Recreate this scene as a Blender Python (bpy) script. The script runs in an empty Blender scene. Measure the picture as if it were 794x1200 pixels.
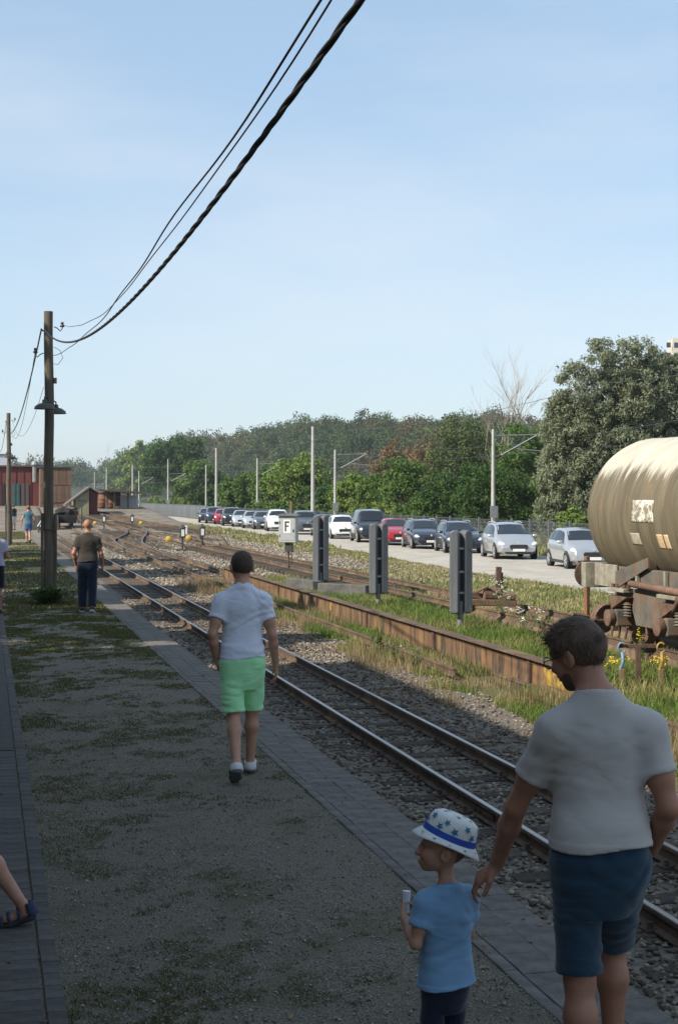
import bpy, bmesh, math, random
import numpy as np
from mathutils import Vector, Matrix, Euler

random.seed(7); RNG = np.random.default_rng(7)
SC = bpy.context.scene
COL = SC.collection
R = math.radians

# ------------------------------------------------------------------ camera
F_PX = 1750.0; HOR = 582.0; VPX = -18.0; CAM_H = 2.25
TH = math.atan((397.0 - VPX) / F_PX); CS, SN = math.cos(TH), math.sin(TH)
cam_d = bpy.data.cameras.new('camera'); cam = bpy.data.objects.new('camera', cam_d); COL.objects.link(cam)
cam.location = (0, 0, CAM_H); cam.rotation_euler = (R(90), 0, -TH)
cam_d.sensor_fit = 'VERTICAL'; cam_d.sensor_height = 36.0; cam_d.lens = F_PX / 1200.0 * 36.0
cam_d.shift_y = -(600.0 - HOR) / 1200.0
cam_d.clip_start = 0.05; cam_d.clip_end = 6000
SC.camera = cam

# ------------------------------------------------------------------ light
SUN_EL = R(37.0)
SUN_DIR = Vector((0.945, 0.327, 0)).normalized()          # horizontal travel of the sunlight
ld = Vector((SUN_DIR.x * math.cos(SUN_EL), SUN_DIR.y * math.cos(SUN_EL), -math.sin(SUN_EL)))
w = bpy.data.worlds.new('World'); SC.world = w; w.use_nodes = True
nt = w.node_tree; nt.nodes.clear()
sky = nt.nodes.new('ShaderNodeTexSky'); sky.sky_type = 'NISHITA'; sky.sun_disc = False
sky.sun_elevation = SUN_EL
sky.sun_rotation = math.atan2(-SUN_DIR.x, -SUN_DIR.y)
sky.air_density = 1.0; sky.dust_density = 0.35; sky.ozone_density = 1.0; sky.altitude = 0
bg = nt.nodes.new('ShaderNodeBackground'); bg.inputs['Strength'].default_value = 0.13
out = nt.nodes.new('ShaderNodeOutputWorld')
tc = nt.nodes.new('ShaderNodeTexCoord')
mp = nt.nodes.new('ShaderNodeMapping'); mp.inputs['Scale'].default_value = (1.0, 1.0, 4.2); mp.inputs['Rotation'].default_value = (0.12, 0.1, 0.5)
nz = nt.nodes.new('ShaderNodeTexNoise'); nz.inputs['Scale'].default_value = 1.7; nz.inputs['Detail'].default_value = 6; nz.inputs['Roughness'].default_value = 0.55
rp = nt.nodes.new('ShaderNodeMapRange'); rp.inputs[1].default_value = 0.45; rp.inputs[2].default_value = 0.72; rp.inputs[3].default_value = 0.0; rp.inputs[4].default_value = 0.38
mxs = nt.nodes.new('ShaderNodeMix'); mxs.data_type = 'RGBA'
mxs.inputs[7].default_value = (2.55, 3.55, 4.65, 1)          # even veil of thin high haze
mxs.inputs[0].default_value = 0.58
mxc = nt.nodes.new('ShaderNodeMix'); mxc.data_type = 'RGBA'; mxc.inputs[7].default_value = (5.0, 5.2, 5.4, 1)   # faint cirrus wisps
nt.links.new(tc.outputs['Generated'], mp.inputs['Vector']); nt.links.new(mp.outputs[0], nz.inputs['Vector'])
nt.links.new(nz.outputs[0], rp.inputs[0]); nt.links.new(rp.outputs[0], mxc.inputs[0])
nt.links.new(sky.outputs[0], mxs.inputs[6]); nt.links.new(mxs.outputs[2], mxc.inputs[6]); nt.links.new(mxc.outputs[2], bg.inputs[0]); nt.links.new(bg.outputs[0], out.inputs[0])
sd = bpy.data.lights.new('sun', 'SUN'); sun = bpy.data.objects.new('sun', sd); COL.objects.link(sun)
sd.energy = 5.0; sd.angle = R(0.55); sd.color = (1.0, 0.92, 0.79)
sun.rotation_euler = ld.to_track_quat('-Z', 'Y').to_euler()
SC.view_settings.view_transform = 'Standard'; SC.view_settings.look = 'None'
SC.view_settings.exposure = 0.5; SC.view_settings.gamma = 1.0; SC.view_settings.use_curve_mapping = False

# ------------------------------------------------------------------ helpers
def P(px, py, zg=-0.41):
    """ground point at height zg seen at photo pixel"""
    zc = F_PX * (CAM_H - zg) / (py - HOR); xc = (px - 397.0) * zc / F_PX
    return Vector((xc * CS + zc * SN, -xc * SN + zc * CS, zg))
def PX(px, X):
    """(X, Y, depth) of the line of sight px at lateral offset X"""
    t = (px - 397.0) / F_PX; zc = X / (t * CS + SN)
    return Vector((X, -t * zc * SN + zc * CS, 0)), zc
def ZH(py, zc): return CAM_H - (py - HOR) / F_PX * zc

def tag(o, label=None, cat=None, group=None, kind=None):
    if label: o['label'] = label
    if cat: o['category'] = cat
    if group: o['group'] = group
    if kind: o['kind'] = kind
    return o
def thing(name, label, cat, loc=(0, 0, 0), rz=0.0, group=None):
    o = bpy.data.objects.new(name, None); COL.objects.link(o); o.empty_display_size = 0.1
    o.location = loc; o.rotation_euler = (0, 0, rz)
    return tag(o, label, cat, group)
def link(name, me, mat=None, parent=None, loc=None, rot=None, smooth=False):
    o = bpy.data.objects.new(name, me); COL.objects.link(o)
    if mat is not None and len(me.materials) == 0:
        for m_ in (mat if isinstance(mat, (list, tuple)) else [mat]): me.materials.append(m_)
    if parent: o.parent = parent
    if loc is not None: o.location = loc
    if rot is not None: o.rotation_euler = rot
    if smooth: me.shade_smooth()
    return o
def fastmesh(name, V, Fq):
    V = np.asarray(V, dtype=np.float32); Fq = np.asarray(Fq, dtype=np.int32)
    me = bpy.data.meshes.new(name); n, k = Fq.shape
    me.vertices.add(len(V)); me.vertices.foreach_set('co', V.ravel())
    me.loops.add(n * k); me.loops.foreach_set('vertex_index', Fq.ravel())
    me.polygons.add(n); me.polygons.foreach_set('loop_start', np.arange(0, n * k, k, dtype=np.int32))
    try: me.polygons.foreach_set('loop_total', np.full(n, k, dtype=np.int32))
    except Exception: pass
    me.update(calc_edges=True); me.validate()
    return me
def copy_tree(o, parent=None):
    c = o.copy(); COL.objects.link(c); c.parent = parent
    for ch in o.children: copy_tree(ch, c)
    return c

class MB:
    """collects shapes into one mesh"""
    def __init__(s): s.v = []; s.f = []
    def add(s, vs, fs):
        b = len(s.v); s.v += [tuple(v) for v in vs]; s.f += [tuple(i + b for i in f) for f in fs]; return s
    def box(s, c, d, rot=None, taper=1.0):
        hx, hy, hz = d[0] / 2, d[1] / 2, d[2] / 2
        vs = []
        for z in (-1, 1):
            t = taper if z > 0 else 1.0
            for x, y in ((-1, -1), (1, -1), (1, 1), (-1, 1)): vs.append(Vector((x * hx * t, y * hy * t, z * hz)))
        if rot is not None:
            m = rot if isinstance(rot, Matrix) else Euler(rot).to_matrix()
            vs = [m @ v for v in vs]
        c = Vector(c); vs = [v + c for v in vs]
        return s.add(vs, [(3, 2, 1, 0), (4, 5, 6, 7), (0, 1, 5, 4), (1, 2, 6, 5), (2, 3, 7, 6), (3, 0, 4, 7)])
    def box2(s, a, b):
        return s.box([(a[i] + b[i]) / 2 for i in range(3)], [abs(b[i] - a[i]) for i in range(3)])
    def cyl(s, a, b, r0, r1=None, n=10, cap=True):
        a, b = Vector(a), Vector(b); r1 = r0 if r1 is None else r1
        d = (b - a).normalized(); u = d.orthogonal().normalized(); w_ = d.cross(u)
        vs = []
        for c, r in ((a, r0), (b, r1)):
            for i in range(n):
                t = 2 * math.pi * i / n; vs.append(c + u * (r * math.cos(t)) + w_ * (r * math.sin(t)))
        fs = [(i, (i + 1) % n, n + (i + 1) % n, n + i) for i in range(n)]
        if cap: fs += [tuple(range(n - 1, -1, -1)), tuple(range(n, 2 * n))]
        return s.add(vs, fs)
    def tube(s, pts, r, n=8, cap=True):
        pts = [Vector(p) for p in pts]; m = len(pts)
        rr = r if isinstance(r, (list, tuple)) else [r] * m
        vs = []; u = None
        for i, p in enumerate(pts):
            d = (pts[min(i + 1, m - 1)] - pts[max(i - 1, 0)]).normalized()
            if u is None: u = d.orthogonal().normalized()
            else:
                u = u - d * u.dot(d)
                u = u.normalized() if u.length > 1e-6 else d.orthogonal().normalized()
            w_ = d.cross(u)
            for k in range(n):
                t = 2 * math.pi * k / n; vs.append(p + u * (rr[i] * math.cos(t)) + w_ * (rr[i] * math.sin(t)))
        fs = []
        for i in range(m - 1):
            for k in range(n):
                fs.append((i * n + k, i * n + (k + 1) % n, (i + 1) * n + (k + 1) % n, (i + 1) * n + k))
        if cap: fs += [tuple(range(n - 1, -1, -1)), tuple(range((m - 1) * n, m * n))]
        return s.add(vs, fs)
    def sweep(s, path, prof, cap=True):
        """profile (side, up) swept along a horizontal-ish path"""
        path = [Vector(p) for p in path]; m = len(path); n = len(prof); vs = []
        for i, p in enumerate(path):
            d = (path[min(i + 1, m - 1)] - path[max(i - 1, 0)]); d.z = 0; d.normalize(); sd_ = Vector((d.y, -d.x, 0))
            for a, b in prof: vs.append(p + sd_ * a + Vector((0, 0, b)))
        fs = []
        for i in range(m - 1):
            for k in range(n): fs.append((i * n + k, i * n + (k + 1) % n, (i + 1) * n + (k + 1) % n, (i + 1) * n + k))
        if cap: fs += [tuple(range(n - 1, -1, -1)), tuple(range((m - 1) * n, m * n))]
        return s.add(vs, fs)
    def lathe(s, prof, c=(0, 0, 0), axis=(0, 0, 1), n=24):
        """prof list of (r, h) along axis"""
        ax = Vector(axis).normalized(); u = ax.orthogonal().normalized(); w_ = ax.cross(u); c = Vector(c); vs = []; m = len(prof)
        for r, h in prof:
            for k in range(n):
                t = 2 * math.pi * k / n; vs.append(c + ax * h + u * (r * math.cos(t)) + w_ * (r * math.sin(t)))
        fs = []
        for i in range(m - 1):
            for k in range(n): fs.append((i * n + k, i * n + (k + 1) % n, (i + 1) * n + (k + 1) % n, (i + 1) * n + k))
        if prof[0][0] > 1e-5: fs.append(tuple(range(n - 1, -1, -1)))
        if prof[-1][0] > 1e-5: fs.append(tuple(range((m - 1) * n, m * n)))
        return s.add(vs, fs)
    def prism(s, poly, a, b, frame=None):
        """2-D polygon (u, v) extruded along third axis from a to b; frame columns = u, v, w axes"""
        m = frame or Matrix(((1, 0, 0), (0, 0, 1), (0, 1, 0)))      # u->x, v->z, w->y
        n = len(poly)
        vs = [m @ Vector((p[0], p[1], a)) for p in poly] + [m @ Vector((p[0], p[1], b)) for p in poly]
        fs = [tuple(range(n)), tuple(range(2 * n - 1, n - 1, -1))] + [(i, n + i, n + (i + 1) % n, (i + 1) % n) for i in range(n)]
        return s.add(vs, fs)
    def mesh(s, name='m', fix=True):
        me = bpy.data.meshes.new(name); me.from_pydata([tuple(v) for v in s.v], [], s.f)
        if fix:
            bm = bmesh.new(); bm.from_mesh(me); bmesh.ops.recalc_face_normals(bm, faces=bm.faces); bm.to_mesh(me); bm.free()
        me.update(); return me
    def build(s, name, mat, parent=None, smooth=False, loc=None, rot=None, bevel=0, angle=None):
        me = s.mesh(name)
        o = link(name, me, mat, parent, loc, rot)
        if smooth:
            me.shade_smooth()
            if angle is not None:
                try: me.set_sharp_from_angle(angle=R(angle))
                except Exception: pass
        if bevel:
            b = o.modifiers.new('b', 'BEVEL'); b.width = bevel; b.segments = 2; b.limit_method = 'ANGLE'; b.angle_limit = R(40)
        return o

# ------------------------------------------------------------------ materials
MATS = {}
def M(name, c1, c2=None, scale=4.0, rough=0.7, metal=0.0, bump=0.0, bscale=60.0, rnd=0.0, island=0.0, detail=6.0,
      coord='Object', stretch=None, c3=None, s3=30.0, t3=(0.55, 0.7), spec=None, transl=0.0, lo=0.35, hi=0.65, coat=0.0):
    m = bpy.data.materials.new(name); m.use_nodes = True; n = m.node_tree; MATS[name] = m
    b = n.nodes['Principled BSDF']; L = n.links.new
    b.inputs['Roughness'].default_value = rough; b.inputs['Metallic'].default_value = metal
    if spec is not None: b.inputs['Specular IOR Level'].default_value = spec
    if coat: b.inputs['Coat Weight'].default_value = coat; b.inputs['Coat Roughness'].default_value = 0.08
    c1 = tuple(c1) + (1,)
    tcn = n.nodes.new('ShaderNodeTexCoord'); vec = tcn.outputs[coord]
    if stretch:
        mpn = n.nodes.new('ShaderNodeMapping'); mpn.inputs['Scale'].default_value = stretch; L(vec, mpn.inputs['Vector']); vec = mpn.outputs[0]
    def ns(sc, det=detail):
        t = n.nodes.new('ShaderNodeTexNoise'); t.inputs['Scale'].default_value = sc; t.inputs['Detail'].default_value = det; t.inputs['Roughness'].default_value = 0.6
        L(vec, t.inputs['Vector']); return t.outputs[0]
    def mr(x, a, b_, c=0.0, d=1.0):
        q = n.nodes.new('ShaderNodeMapRange'); q.inputs[1].default_value = a; q.inputs[2].default_value = b_; q.inputs[3].default_value = c; q.inputs[4].default_value = d
        L(x, q.inputs[0]); return q.outputs[0]
    def mix(f, a, b_):
        q = n.nodes.new('ShaderNodeMix'); q.data_type = 'RGBA'
        L(f, q.inputs[0]) if not isinstance(f, float) else None
        if isinstance(f, float): q.inputs[0].default_value = f
        for i, z in ((6, a), (7, b_)):
            if isinstance(z, tuple): q.inputs[i].default_value = z
            else: L(z, q.inputs[i])
        return q.outputs[2]
    colr = c1
    if c2 is not None: colr = mix(mr(ns(scale), lo, hi), c1, tuple(c2) + (1,))
    if c3 is not None: colr = mix(mr(ns(s3), t3[0], t3[1]), colr, tuple(c3) + (1,))
    if rnd or island:
        src = (n.nodes.new('ShaderNodeObjectInfo').outputs['Random'] if rnd else n.nodes.new('ShaderNodeNewGeometry').outputs['Random Per Island'])
        a = rnd or island
        hs = n.nodes.new('ShaderNodeHueSaturation'); L(mr(src, 0, 1, 1 - a, 1 + a), hs.inputs['Value'])
        h2 = n.nodes.new('ShaderNodeMath'); h2.operation = 'MULTIPLY_ADD'; L(src, h2.inputs[0]); h2.inputs[1].default_value = 0.04 * a; h2.inputs[2].default_value = 0.5 - 0.02 * a
        L(h2.outputs[0], hs.inputs['Hue'])
        if isinstance(colr, tuple): hs.inputs['Color'].default_value = colr
        else: L(colr, hs.inputs['Color'])
        colr = hs.outputs[0]
    if isinstance(colr, tuple): b.inputs['Base Color'].default_value = colr
    else: L(colr, b.inputs['Base Color'])
    if bump:
        bn = n.nodes.new('ShaderNodeBump'); bn.inputs['Strength'].default_value = bump; bn.inputs['Distance'].default_value = 0.02
        L(ns(bscale, 4), bn.inputs['Height']); L(bn.outputs[0], b.inputs['Normal'])
    if transl:
        o_ = n.nodes['Material Output']; tr = n.nodes.new('ShaderNodeBsdfTranslucent'); mx = n.nodes.new('ShaderNodeMixShader'); mx.inputs[0].default_value = transl
        if isinstance(colr, tuple): tr.inputs[0].default_value = colr
        else: L(colr, tr.inputs[0])
        L(b.outputs[0], mx.inputs[1]); L(tr.outputs[0], mx.inputs[2]); L(mx.outputs[0], o_.inputs[0])
    return m
# ------------------------------------------------------------------ ground & platform
GZ = -0.41; EDGE = 2.888; KIN = 2.395; KMID = 2.468; PATH0 = 0.262; PATH1 = 0.352
RT = CAM_H - 2.447 / CS               # rail top of the platform track
RA = (3.98, 4.79)                     # rails of the narrow-gauge platform track
def sstep(a, b, x): t = min(1, max(0, (x - a) / (b - a))); return t * t * (3 - 2 * t)
def gz(X, Y):
    z = GZ + 1.75 * sstep(112, 150, Y) * (1 - sstep(15, 18.6, X))
    return z

def ground_mat():
    m = bpy.data.materials.new('ground'); m.use_nodes = True; n = m.node_tree; L = n.links.new; b = n.nodes['Principled BSDF']
    b.inputs['Roughness'].default_value = 0.95; b.inputs['Specular IOR Level'].default_value = 0.15
    geo = n.nodes.new('ShaderNodeNewGeometry'); sp = n.nodes.new('ShaderNodeSeparateXYZ'); L(geo.outputs['Position'], sp.inputs[0])
    def noise(sc, det=5, ro=0.6):
        t = n.nodes.new('ShaderNodeTexNoise'); t.inputs['Scale'].default_value = sc; t.inputs['Detail'].default_value = det; t.inputs['Roughness'].default_value = ro; L(geo.outputs['Position'], t.inputs['Vector']); return t.outputs[0]
    def mr(x, a, b_): q = n.nodes.new('ShaderNodeMapRange'); q.inputs[1].default_value = a; q.inputs[2].default_value = b_; L(x, q.inputs[0]); return q.outputs[0]
    def mix(f, a, b_):
        q = n.nodes.new('ShaderNodeMix'); q.data_type = 'RGBA'; L(f, q.inputs[0])
        for i, z in ((6, a), (7, b_)):
            if isinstance(z, tuple): q.inputs[i].default_value = z + (1,)
            else: L(z, q.inputs[i])
        return q.outputs[2]
    def madd(x, k, y):
        q = n.nodes.new('ShaderNodeMath'); q.operation = 'MULTIPLY_ADD'; L(x, q.inputs[0]); q.inputs[1].default_value = k; L(y, q.inputs[2]); return q.outputs[0]
    def mul(a, b_): q = n.nodes.new('ShaderNodeMath'); q.operation = 'MULTIPLY'; L(a, q.inputs[0]); L(b_, q.inputs[1]); return q.outputs[0]
    xw = madd(noise(0.7), 1.6, sp.outputs[0])
    grass = mix(mr(noise(0.35), 0.38, 0.62), (0.075, 0.10, 0.028), (0.17, 0.145, 0.07))
    grass = mix(mr(noise(6), 0.45, 0.7), grass, (0.15, 0.12, 0.075)); grass = mix(mr(noise(38), 0.48, 0.68), grass, (0.055, 0.05, 0.028)); grass = mix(mr(noise(70), 0.56, 0.7), grass, (0.26, 0.225, 0.13))
    bal = mix(mr(noise(14), 0.35, 0.7), (0.13, 0.115, 0.095), (0.34, 0.305, 0.255))
    bal = mix(mr(noise(0.6), 0.45, 0.7), bal, (0.14, 0.10, 0.07))
    col = mix(mr(xw, 6.6, 7.2), bal, grass)                                  # ballast up to the pit track, grass beyond
    yw = madd(noise(0.5), 8.0, sp.outputs[1])
    far = mr(yw, 47, 55)
    col2 = mix(mr(xw, 17.0, 18.5), bal, grass)
    col = mix(far, col, col2)
    L(col, b.inputs['Base Color'])
    bn = n.nodes.new('ShaderNodeBump'); bn.inputs['Strength'].default_value = 0.8; bn.inputs['Distance'].default_value = 0.05; L(noise(22, 4), bn.inputs['Height']); L(bn.outputs[0], b.inputs['Normal'])
    return m
xs = [-900, -300, -100, -40, -20, -10, -4, 0, 2.8, 4, 6, 8, 10, 12, 14, 15, 16, 17, 18, 18.6, 20, 22, 24, 26, 30, 40, 60, 100, 200, 500, 1200]
ys = [-300, -80, -30, -10, 0, 5, 10, 15, 20, 25, 30, 35, 40, 50, 60, 70, 80, 90, 95, 100, 105, 110, 115, 120, 125, 130, 135, 140, 150, 160, 170, 180, 190, 200, 230, 300, 500, 900, 1800, 3500]
gv = [(x, y, gz(x, y)) for y in ys for x in xs]; nx_ = len(xs)
gf = [(j * nx_ + i, j * nx_ + i + 1, (j + 1) * nx_ + i + 1, (j + 1) * nx_ + i) for j in range(len(ys) - 1) for i in range(nx_ - 1)]
tag(link('ground', fastmesh('ground', gv, gf), ground_mat()), 'rough ground of ballast and dry grass around the tracks', kind='structure')

# platform surface: fine gravel between paved strips
PLAT_END = 100.0
m_grav = M('platform_gravel', (0.10, 0.086, 0.067), (0.375, 0.33, 0.262), scale=95, lo=.38, hi=.64, rough=0.95, bump=0.9, bscale=220, c3=(0.12, 0.12, 0.06), s3=1.7, t3=(0.5, 0.8), spec=0.1)
pb = MB(); pb.box2((-2.98, -12, GZ - 0.15), (EDGE - 0.03, PLAT_END, -0.012))
plat = pb.build('platform', m_grav); tag(plat, 'gravel station platform with patches of moss and grass', kind='structure')
# relief: a gently uneven gravel sheet on top
gx = np.linspace(PATH1 - 0.01, KIN + 0.01, 24); gy = np.concatenate([np.linspace(2, 14, 90), np.linspace(14.3, 40, 60), np.linspace(41, PLAT_END, 30)])
GX, GY = np.meshgrid(gx, gy); rz = RNG.normal(0, 1, GX.shape)
for _ in range(2): rz = (rz + np.roll(rz, 1, 0) + np.roll(rz, -1, 0) + np.roll(rz, 1, 1) + np.roll(rz, -1, 1)) / 5
GZs = -0.004 + rz * 0.007 - 0.006
idx = np.arange(GX.size).reshape(GX.shape)
q = np.stack([idx[:-1, :-1], idx[:-1, 1:], idx[1:, 1:], idx[1:, :-1]], -1).reshape(-1, 4)
gs = link('gravel_surface', fastmesh('gravel_surface', np.stack([GX, GY, GZs], -1).reshape(-1, 3), q), m_grav, plat, smooth=True)
# loose grit on the platform, real little stones
def stones(n, xf, yf, zf, smin, smax, seed, flat=0.65):
    rg = np.random.default_rng(seed)
    base = np.array([(0.6, 0, 0.5), (-0.5, 0.55, 0.45), (-0.45, -0.6, 0.4), (0.1, -0.2, -0.7), (0.9, 0.5, -0.1), (-0.9, 0.1, -0.15), (0.3, -0.95, -0.1), (0.0, 0.9, -0.1), (0.05, 0.02, 0.72)])
    fc = np.array([(0, 1, 8), (1, 2, 8), (2, 0, 8), (0, 4, 7), (0, 7, 1), (1, 7, 5), (1, 5, 2), (2, 5, 6), (2, 6, 0), (0, 6, 4), (3, 4, 6), (3, 6, 5), (3, 5, 7), (3, 7, 4)])
    x = xf(rg, n); y = yf(rg, n); z = zf(x, y, rg); s = rg.uniform(smin, smax, n) * rg.uniform(0.6, 1.2, n)
    a = rg.uniform(0, 6.28, n); ca, sa = np.cos(a), np.sin(a)
    V = base[None] * (1 + rg.uniform(-0.28, 0.28, (n, 9, 1))) * np.stack([rg.uniform(0.7, 1.25, n), rg.uniform(0.7, 1.25, n), rg.uniform(0.5, 1.0, n) * flat * 1.4], -1)[:, None, :]
    tl = rg.uniform(-0.5, 0.5, (n, 1)); Vx = V[..., 0] * np.cos(tl) - V[..., 2] * np.sin(tl); Vz = V[..., 0] * np.sin(tl) + V[..., 2] * np.cos(tl)
    X = (Vx * ca[:, None] - V[..., 1] * sa[:, None]) * s[:, None] * 0.5 + x[:, None]
    Y = (Vx * sa[:, None] + V[..., 1] * ca[:, None]) * s[:, None] * 0.5 + y[:, None]
    Z = Vz * s[:, None] * 0.5 + z[:, None]
    Fc = fc[None] + (np.arange(n) * 9)[:, None, None]
    return fastmesh('stones', np.stack([X, Y, Z], -1).reshape(-1, 3), Fc.reshape(-1, 3))
m_grit = M('grit', (0.24, 0.225, 0.2), rough=0.95, island=0.55, spec=0.1)
gr = link('grit', stones(16000, lambda r, n: r.uniform(PATH1, KIN, n), lambda r, n: 5.5 + 16 * r.random(n) ** 1.6, lambda x, y, r: np.full_like(x, -0.004), 0.006, 0.02, 3), m_grit, plat)
gr['kind'] = 'stuff'

# pavers: left path and the strip along the platform edge
m_pav = M('paver', (0.072, 0.066, 0.062), (0.115, 0.105, 0.097), scale=9, rough=0.85, bump=0.35, bscale=90, rnd=0.16, spec=0.2, c3=(0.20, 0.19, 0.17), s3=28, t3=(0.66, 0.78))
m_slab = M('slab', (0.115, 0.103, 0.094), (0.205, 0.186, 0.165), scale=7, rough=0.9, bump=0.7, bscale=90, rnd=0.09, spec=0.15, c3=(0.28, 0.265, 0.24), s3=22, t3=(0.66, 0.78))
m_sand = M('joint_sand', (0.16, 0.155, 0.14), (0.09, 0.09, 0.085), scale=60, rough=1.0, spec=0.05)
pp = MB().box2((-3.0, -12, -0.2), (PATH1, PLAT_END, -0.014)).build('paved_path', m_sand); tag(pp, 'dark paved path along the left of the platform', kind='structure')
def block_mesh(dx, dy, dz=0.06, ch=0.005):
    b = MB(); h = 0.5
    vs = []
    for (z, i_) in ((-dz, 0), (-ch, 0), (0, ch)):
        for sx, sy in ((-1, -1), (1, -1), (1, 1), (-1, 1)): vs.append((sx * (dx * h - i_), sy * (dy * h - i_), z))
    b.add(vs, [(0, 1, 5, 4), (1, 2, 6, 5), (2, 3, 7, 6), (3, 0, 4, 7), (4, 5, 9, 8), (5, 6, 10, 9), (6, 7, 11, 10), (7, 4, 8, 11), (8, 9, 10, 11)])
    return b.mesh('paver')
def lay(mesh, mat, parent, x, y, name, j=0.002):
    return link(name, mesh, mat, parent, (x + random.uniform(-j, j), y + random.uniform(-j, j), random.uniform(-0.003, 0.002)), (random.uniform(-.006, .006), random.uniform(-.006, .006), random.uniform(-.006, .006)))
me_e = block_mesh(PATH1 - PATH0 - 0.004, 0.176); me_p = block_mesh(0.196, 0.096 * 1.5)
y = 6.0
for k in range(130): lay(me_e, m_pav, pp, (PATH0 + PATH1) / 2, y, 'edge_paver'); y += 0.181
long_e = MB()
for r_ in range(2): pass
y = 6.0; row = 0
while y < 13.5:
    off = (row % 2) * 0.1
    for c in range(4): lay(me_p, m_pav, pp, PATH0 - 0.108 - c * 0.2 + off * 0 - (off if c else 0) * 0, y + (c % 2) * 0.075, 'paver')
    y += 0.149; row += 1
rest = MB()
for c in range(4):
    rest.box2((PATH0 - 0.206 - c * 0.2, 13.6, -0.05), (PATH0 - 0.01 - c * 0.2, PLAT_END, -0.003))
rest.box2((PATH0 + 0.003, 6.0 + 130 * 0.181, -0.05), (PATH1 - 0.003, PLAT_END, -0.002))
rest.build('paving_far', m_pav, pp)['kind'] = 'stuff'
# edge strip
ps = MB().box2((KIN, -12, -0.42), (EDGE, PLAT_END, -0.014)).build('platform_edge', M('edge_concrete', (0.13, 0.12, 0.11), (0.2, 0.185, 0.17), scale=5, rough=0.95, bump=0.5)); tag(ps, 'slab paving along the edge of the platform', kind='structure')
me_k = block_mesh(KMID - KIN - 0.004, 0.489, 0.05, 0.004); me_s = block_mesh(0.203, 0.299, 0.05, 0.003); me_s2 = block_mesh(EDGE - KMID - 0.205, 0.299, 0.05, 0.004)
y = 5.0
for k in range(90): lay(me_k, m_slab, ps, (KIN + KMID) / 2, y, 'kerb_stone'); y += 0.492
y = 5.0
for k in range(130):
    lay(me_s, m_slab, ps, KMID + 0.102, y, 'slab'); lay(me_s2, m_slab, ps, (KMID + 0.204 + EDGE) / 2, y + 0.15, 'slab'); y += 0.301
MB().box2((KIN + 0.004, 5 + 90 * 0.492, -0.05), (KMID - 0.004, PLAT_END, -0.003)).build('kerb_far', m_slab, ps)
MB().box2((KMID + 0.004, 5 + 130 * 0.301 + .1, -0.05), (EDGE - 0.004, PLAT_END, -0.002)).build('slab_far', m_slab, ps)

# gravel lot where the cars stand
m_lot = M('lot_gravel', (0.33, 0.305, 0.265), (0.45, 0.415, 0.36), scale=1.3, rough=0.95, bump=0.7, bscale=30, c3=(0.22, 0.205, 0.18), s3=9, t3=(0.55, 0.75), spec=0.1)
def lot_edge(Y): return 16.6 + 2.6 * sstep(45, 110, Y) - 1.6 * (1 - sstep(12, 34, Y))
V = []; Fq = []; ysl = np.concatenate([np.arange(-20, 60, 0.5), np.arange(60, 330, 2.5)])
for i, Y in enumerate(ysl):
    a = lot_edge(Y) + random.uniform(-.16, .16); b_ = 24.4 + random.uniform(-.2, .2)
    V += [(a, Y, GZ + 0.012), (a + 0.5, Y, GZ + 0.022), ((a + b_) / 2, Y, GZ + 0.03), (b_, Y, GZ + 0.012)]
    if i:
        o_ = (i - 1) * 4
        for k in range(3): Fq.append((o_ + k, o_ + k + 1, o_ + k + 5, o_ + k + 4))
tag(link('gravel_lot', fastmesh('gravel_lot', V, Fq), m_lot), 'pale gravel strip where the cars are parked', kind='structure')
# ------------------------------------------------------------------ tracks
m_railtop = M('rail_steel', (0.36, 0.35, 0.35), (0.20, 0.17, 0.15), scale=3, rough=0.33, metal=0.9, stretch=(1, .1, 1))
m_rust = M('rail_rust', (0.07, 0.045, 0.032), (0.13, 0.085, 0.055), scale=9, rough=0.9, bump=0.4, bscale=90, c3=(0.20, 0.13, 0.065), s3=1.2, t3=(0.5, 0.68))
m_rustd = M('dark_rust', (0.06, 0.038, 0.028), (0.12, 0.07, 0.045), scale=8, rough=0.92, bump=0.5, bscale=70)
m_sleeper = M('sleeper', (0.075, 0.062, 0.05), (0.14, 0.118, 0.095), scale=5, rough=0.95, bump=0.8, bscale=40, stretch=(0.6, 8, 8), rnd=0.3, spec=0.15)
m_stone = M('ballast', (0.205, 0.175, 0.14), rough=0.95, island=0.65, spec=0.15, c2=(0.13, 0.095, 0.068), scale=0.8, lo=0.4, hi=0.7)
m_stone2 = M('ballast_pale', (0.30, 0.265, 0.215), (0.17, 0.135, 0.10), scale=.5, rough=.95, island=.45, spec=.1)
RP = [(-0.05, -0.125), (0.05, -0.125), (0.05, -0.113), (0.008, -0.098), (0.008, -0.038), (0.029, -0.028), (0.029, -0.0015), (-0.029, -0.0015), (-0.029, -0.028), (-0.008, -0.038), (-0.008, -0.098), (-0.05, -0.113)]
RH = [(-0.019, -0.006), (0.024, -0.006), (0.0245, -0.001), (0.018, 0.0012), (-0.013, 0.0012), (-0.0192, -0.001)]
def rail(parent, path, polished=True):
    o = MB().sweep(path, RP).build('rail', m_rust, parent)
    if polished: MB().sweep(path, RH).build('running_surface', m_railtop, o)
    return o
def lin(a, b, n): return [Vector(a).lerp(Vector(b), i / (n - 1)) for i in range(n)]
def ease(p0, p1, n=14):
    """S-curve turnout rail in plan from p0 to p1"""
    r = []
    for i in range(n):
        t = i / (n - 1); s_ = t * t * (3 - 2 * t); r.append(Vector((p0[0] + (p1[0] - p0[0]) * s_, p0[1] + (p1[1] - p0[1]) * t, p0[2] + (p1[2] - p0[2]) * t)))
    return r
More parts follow.
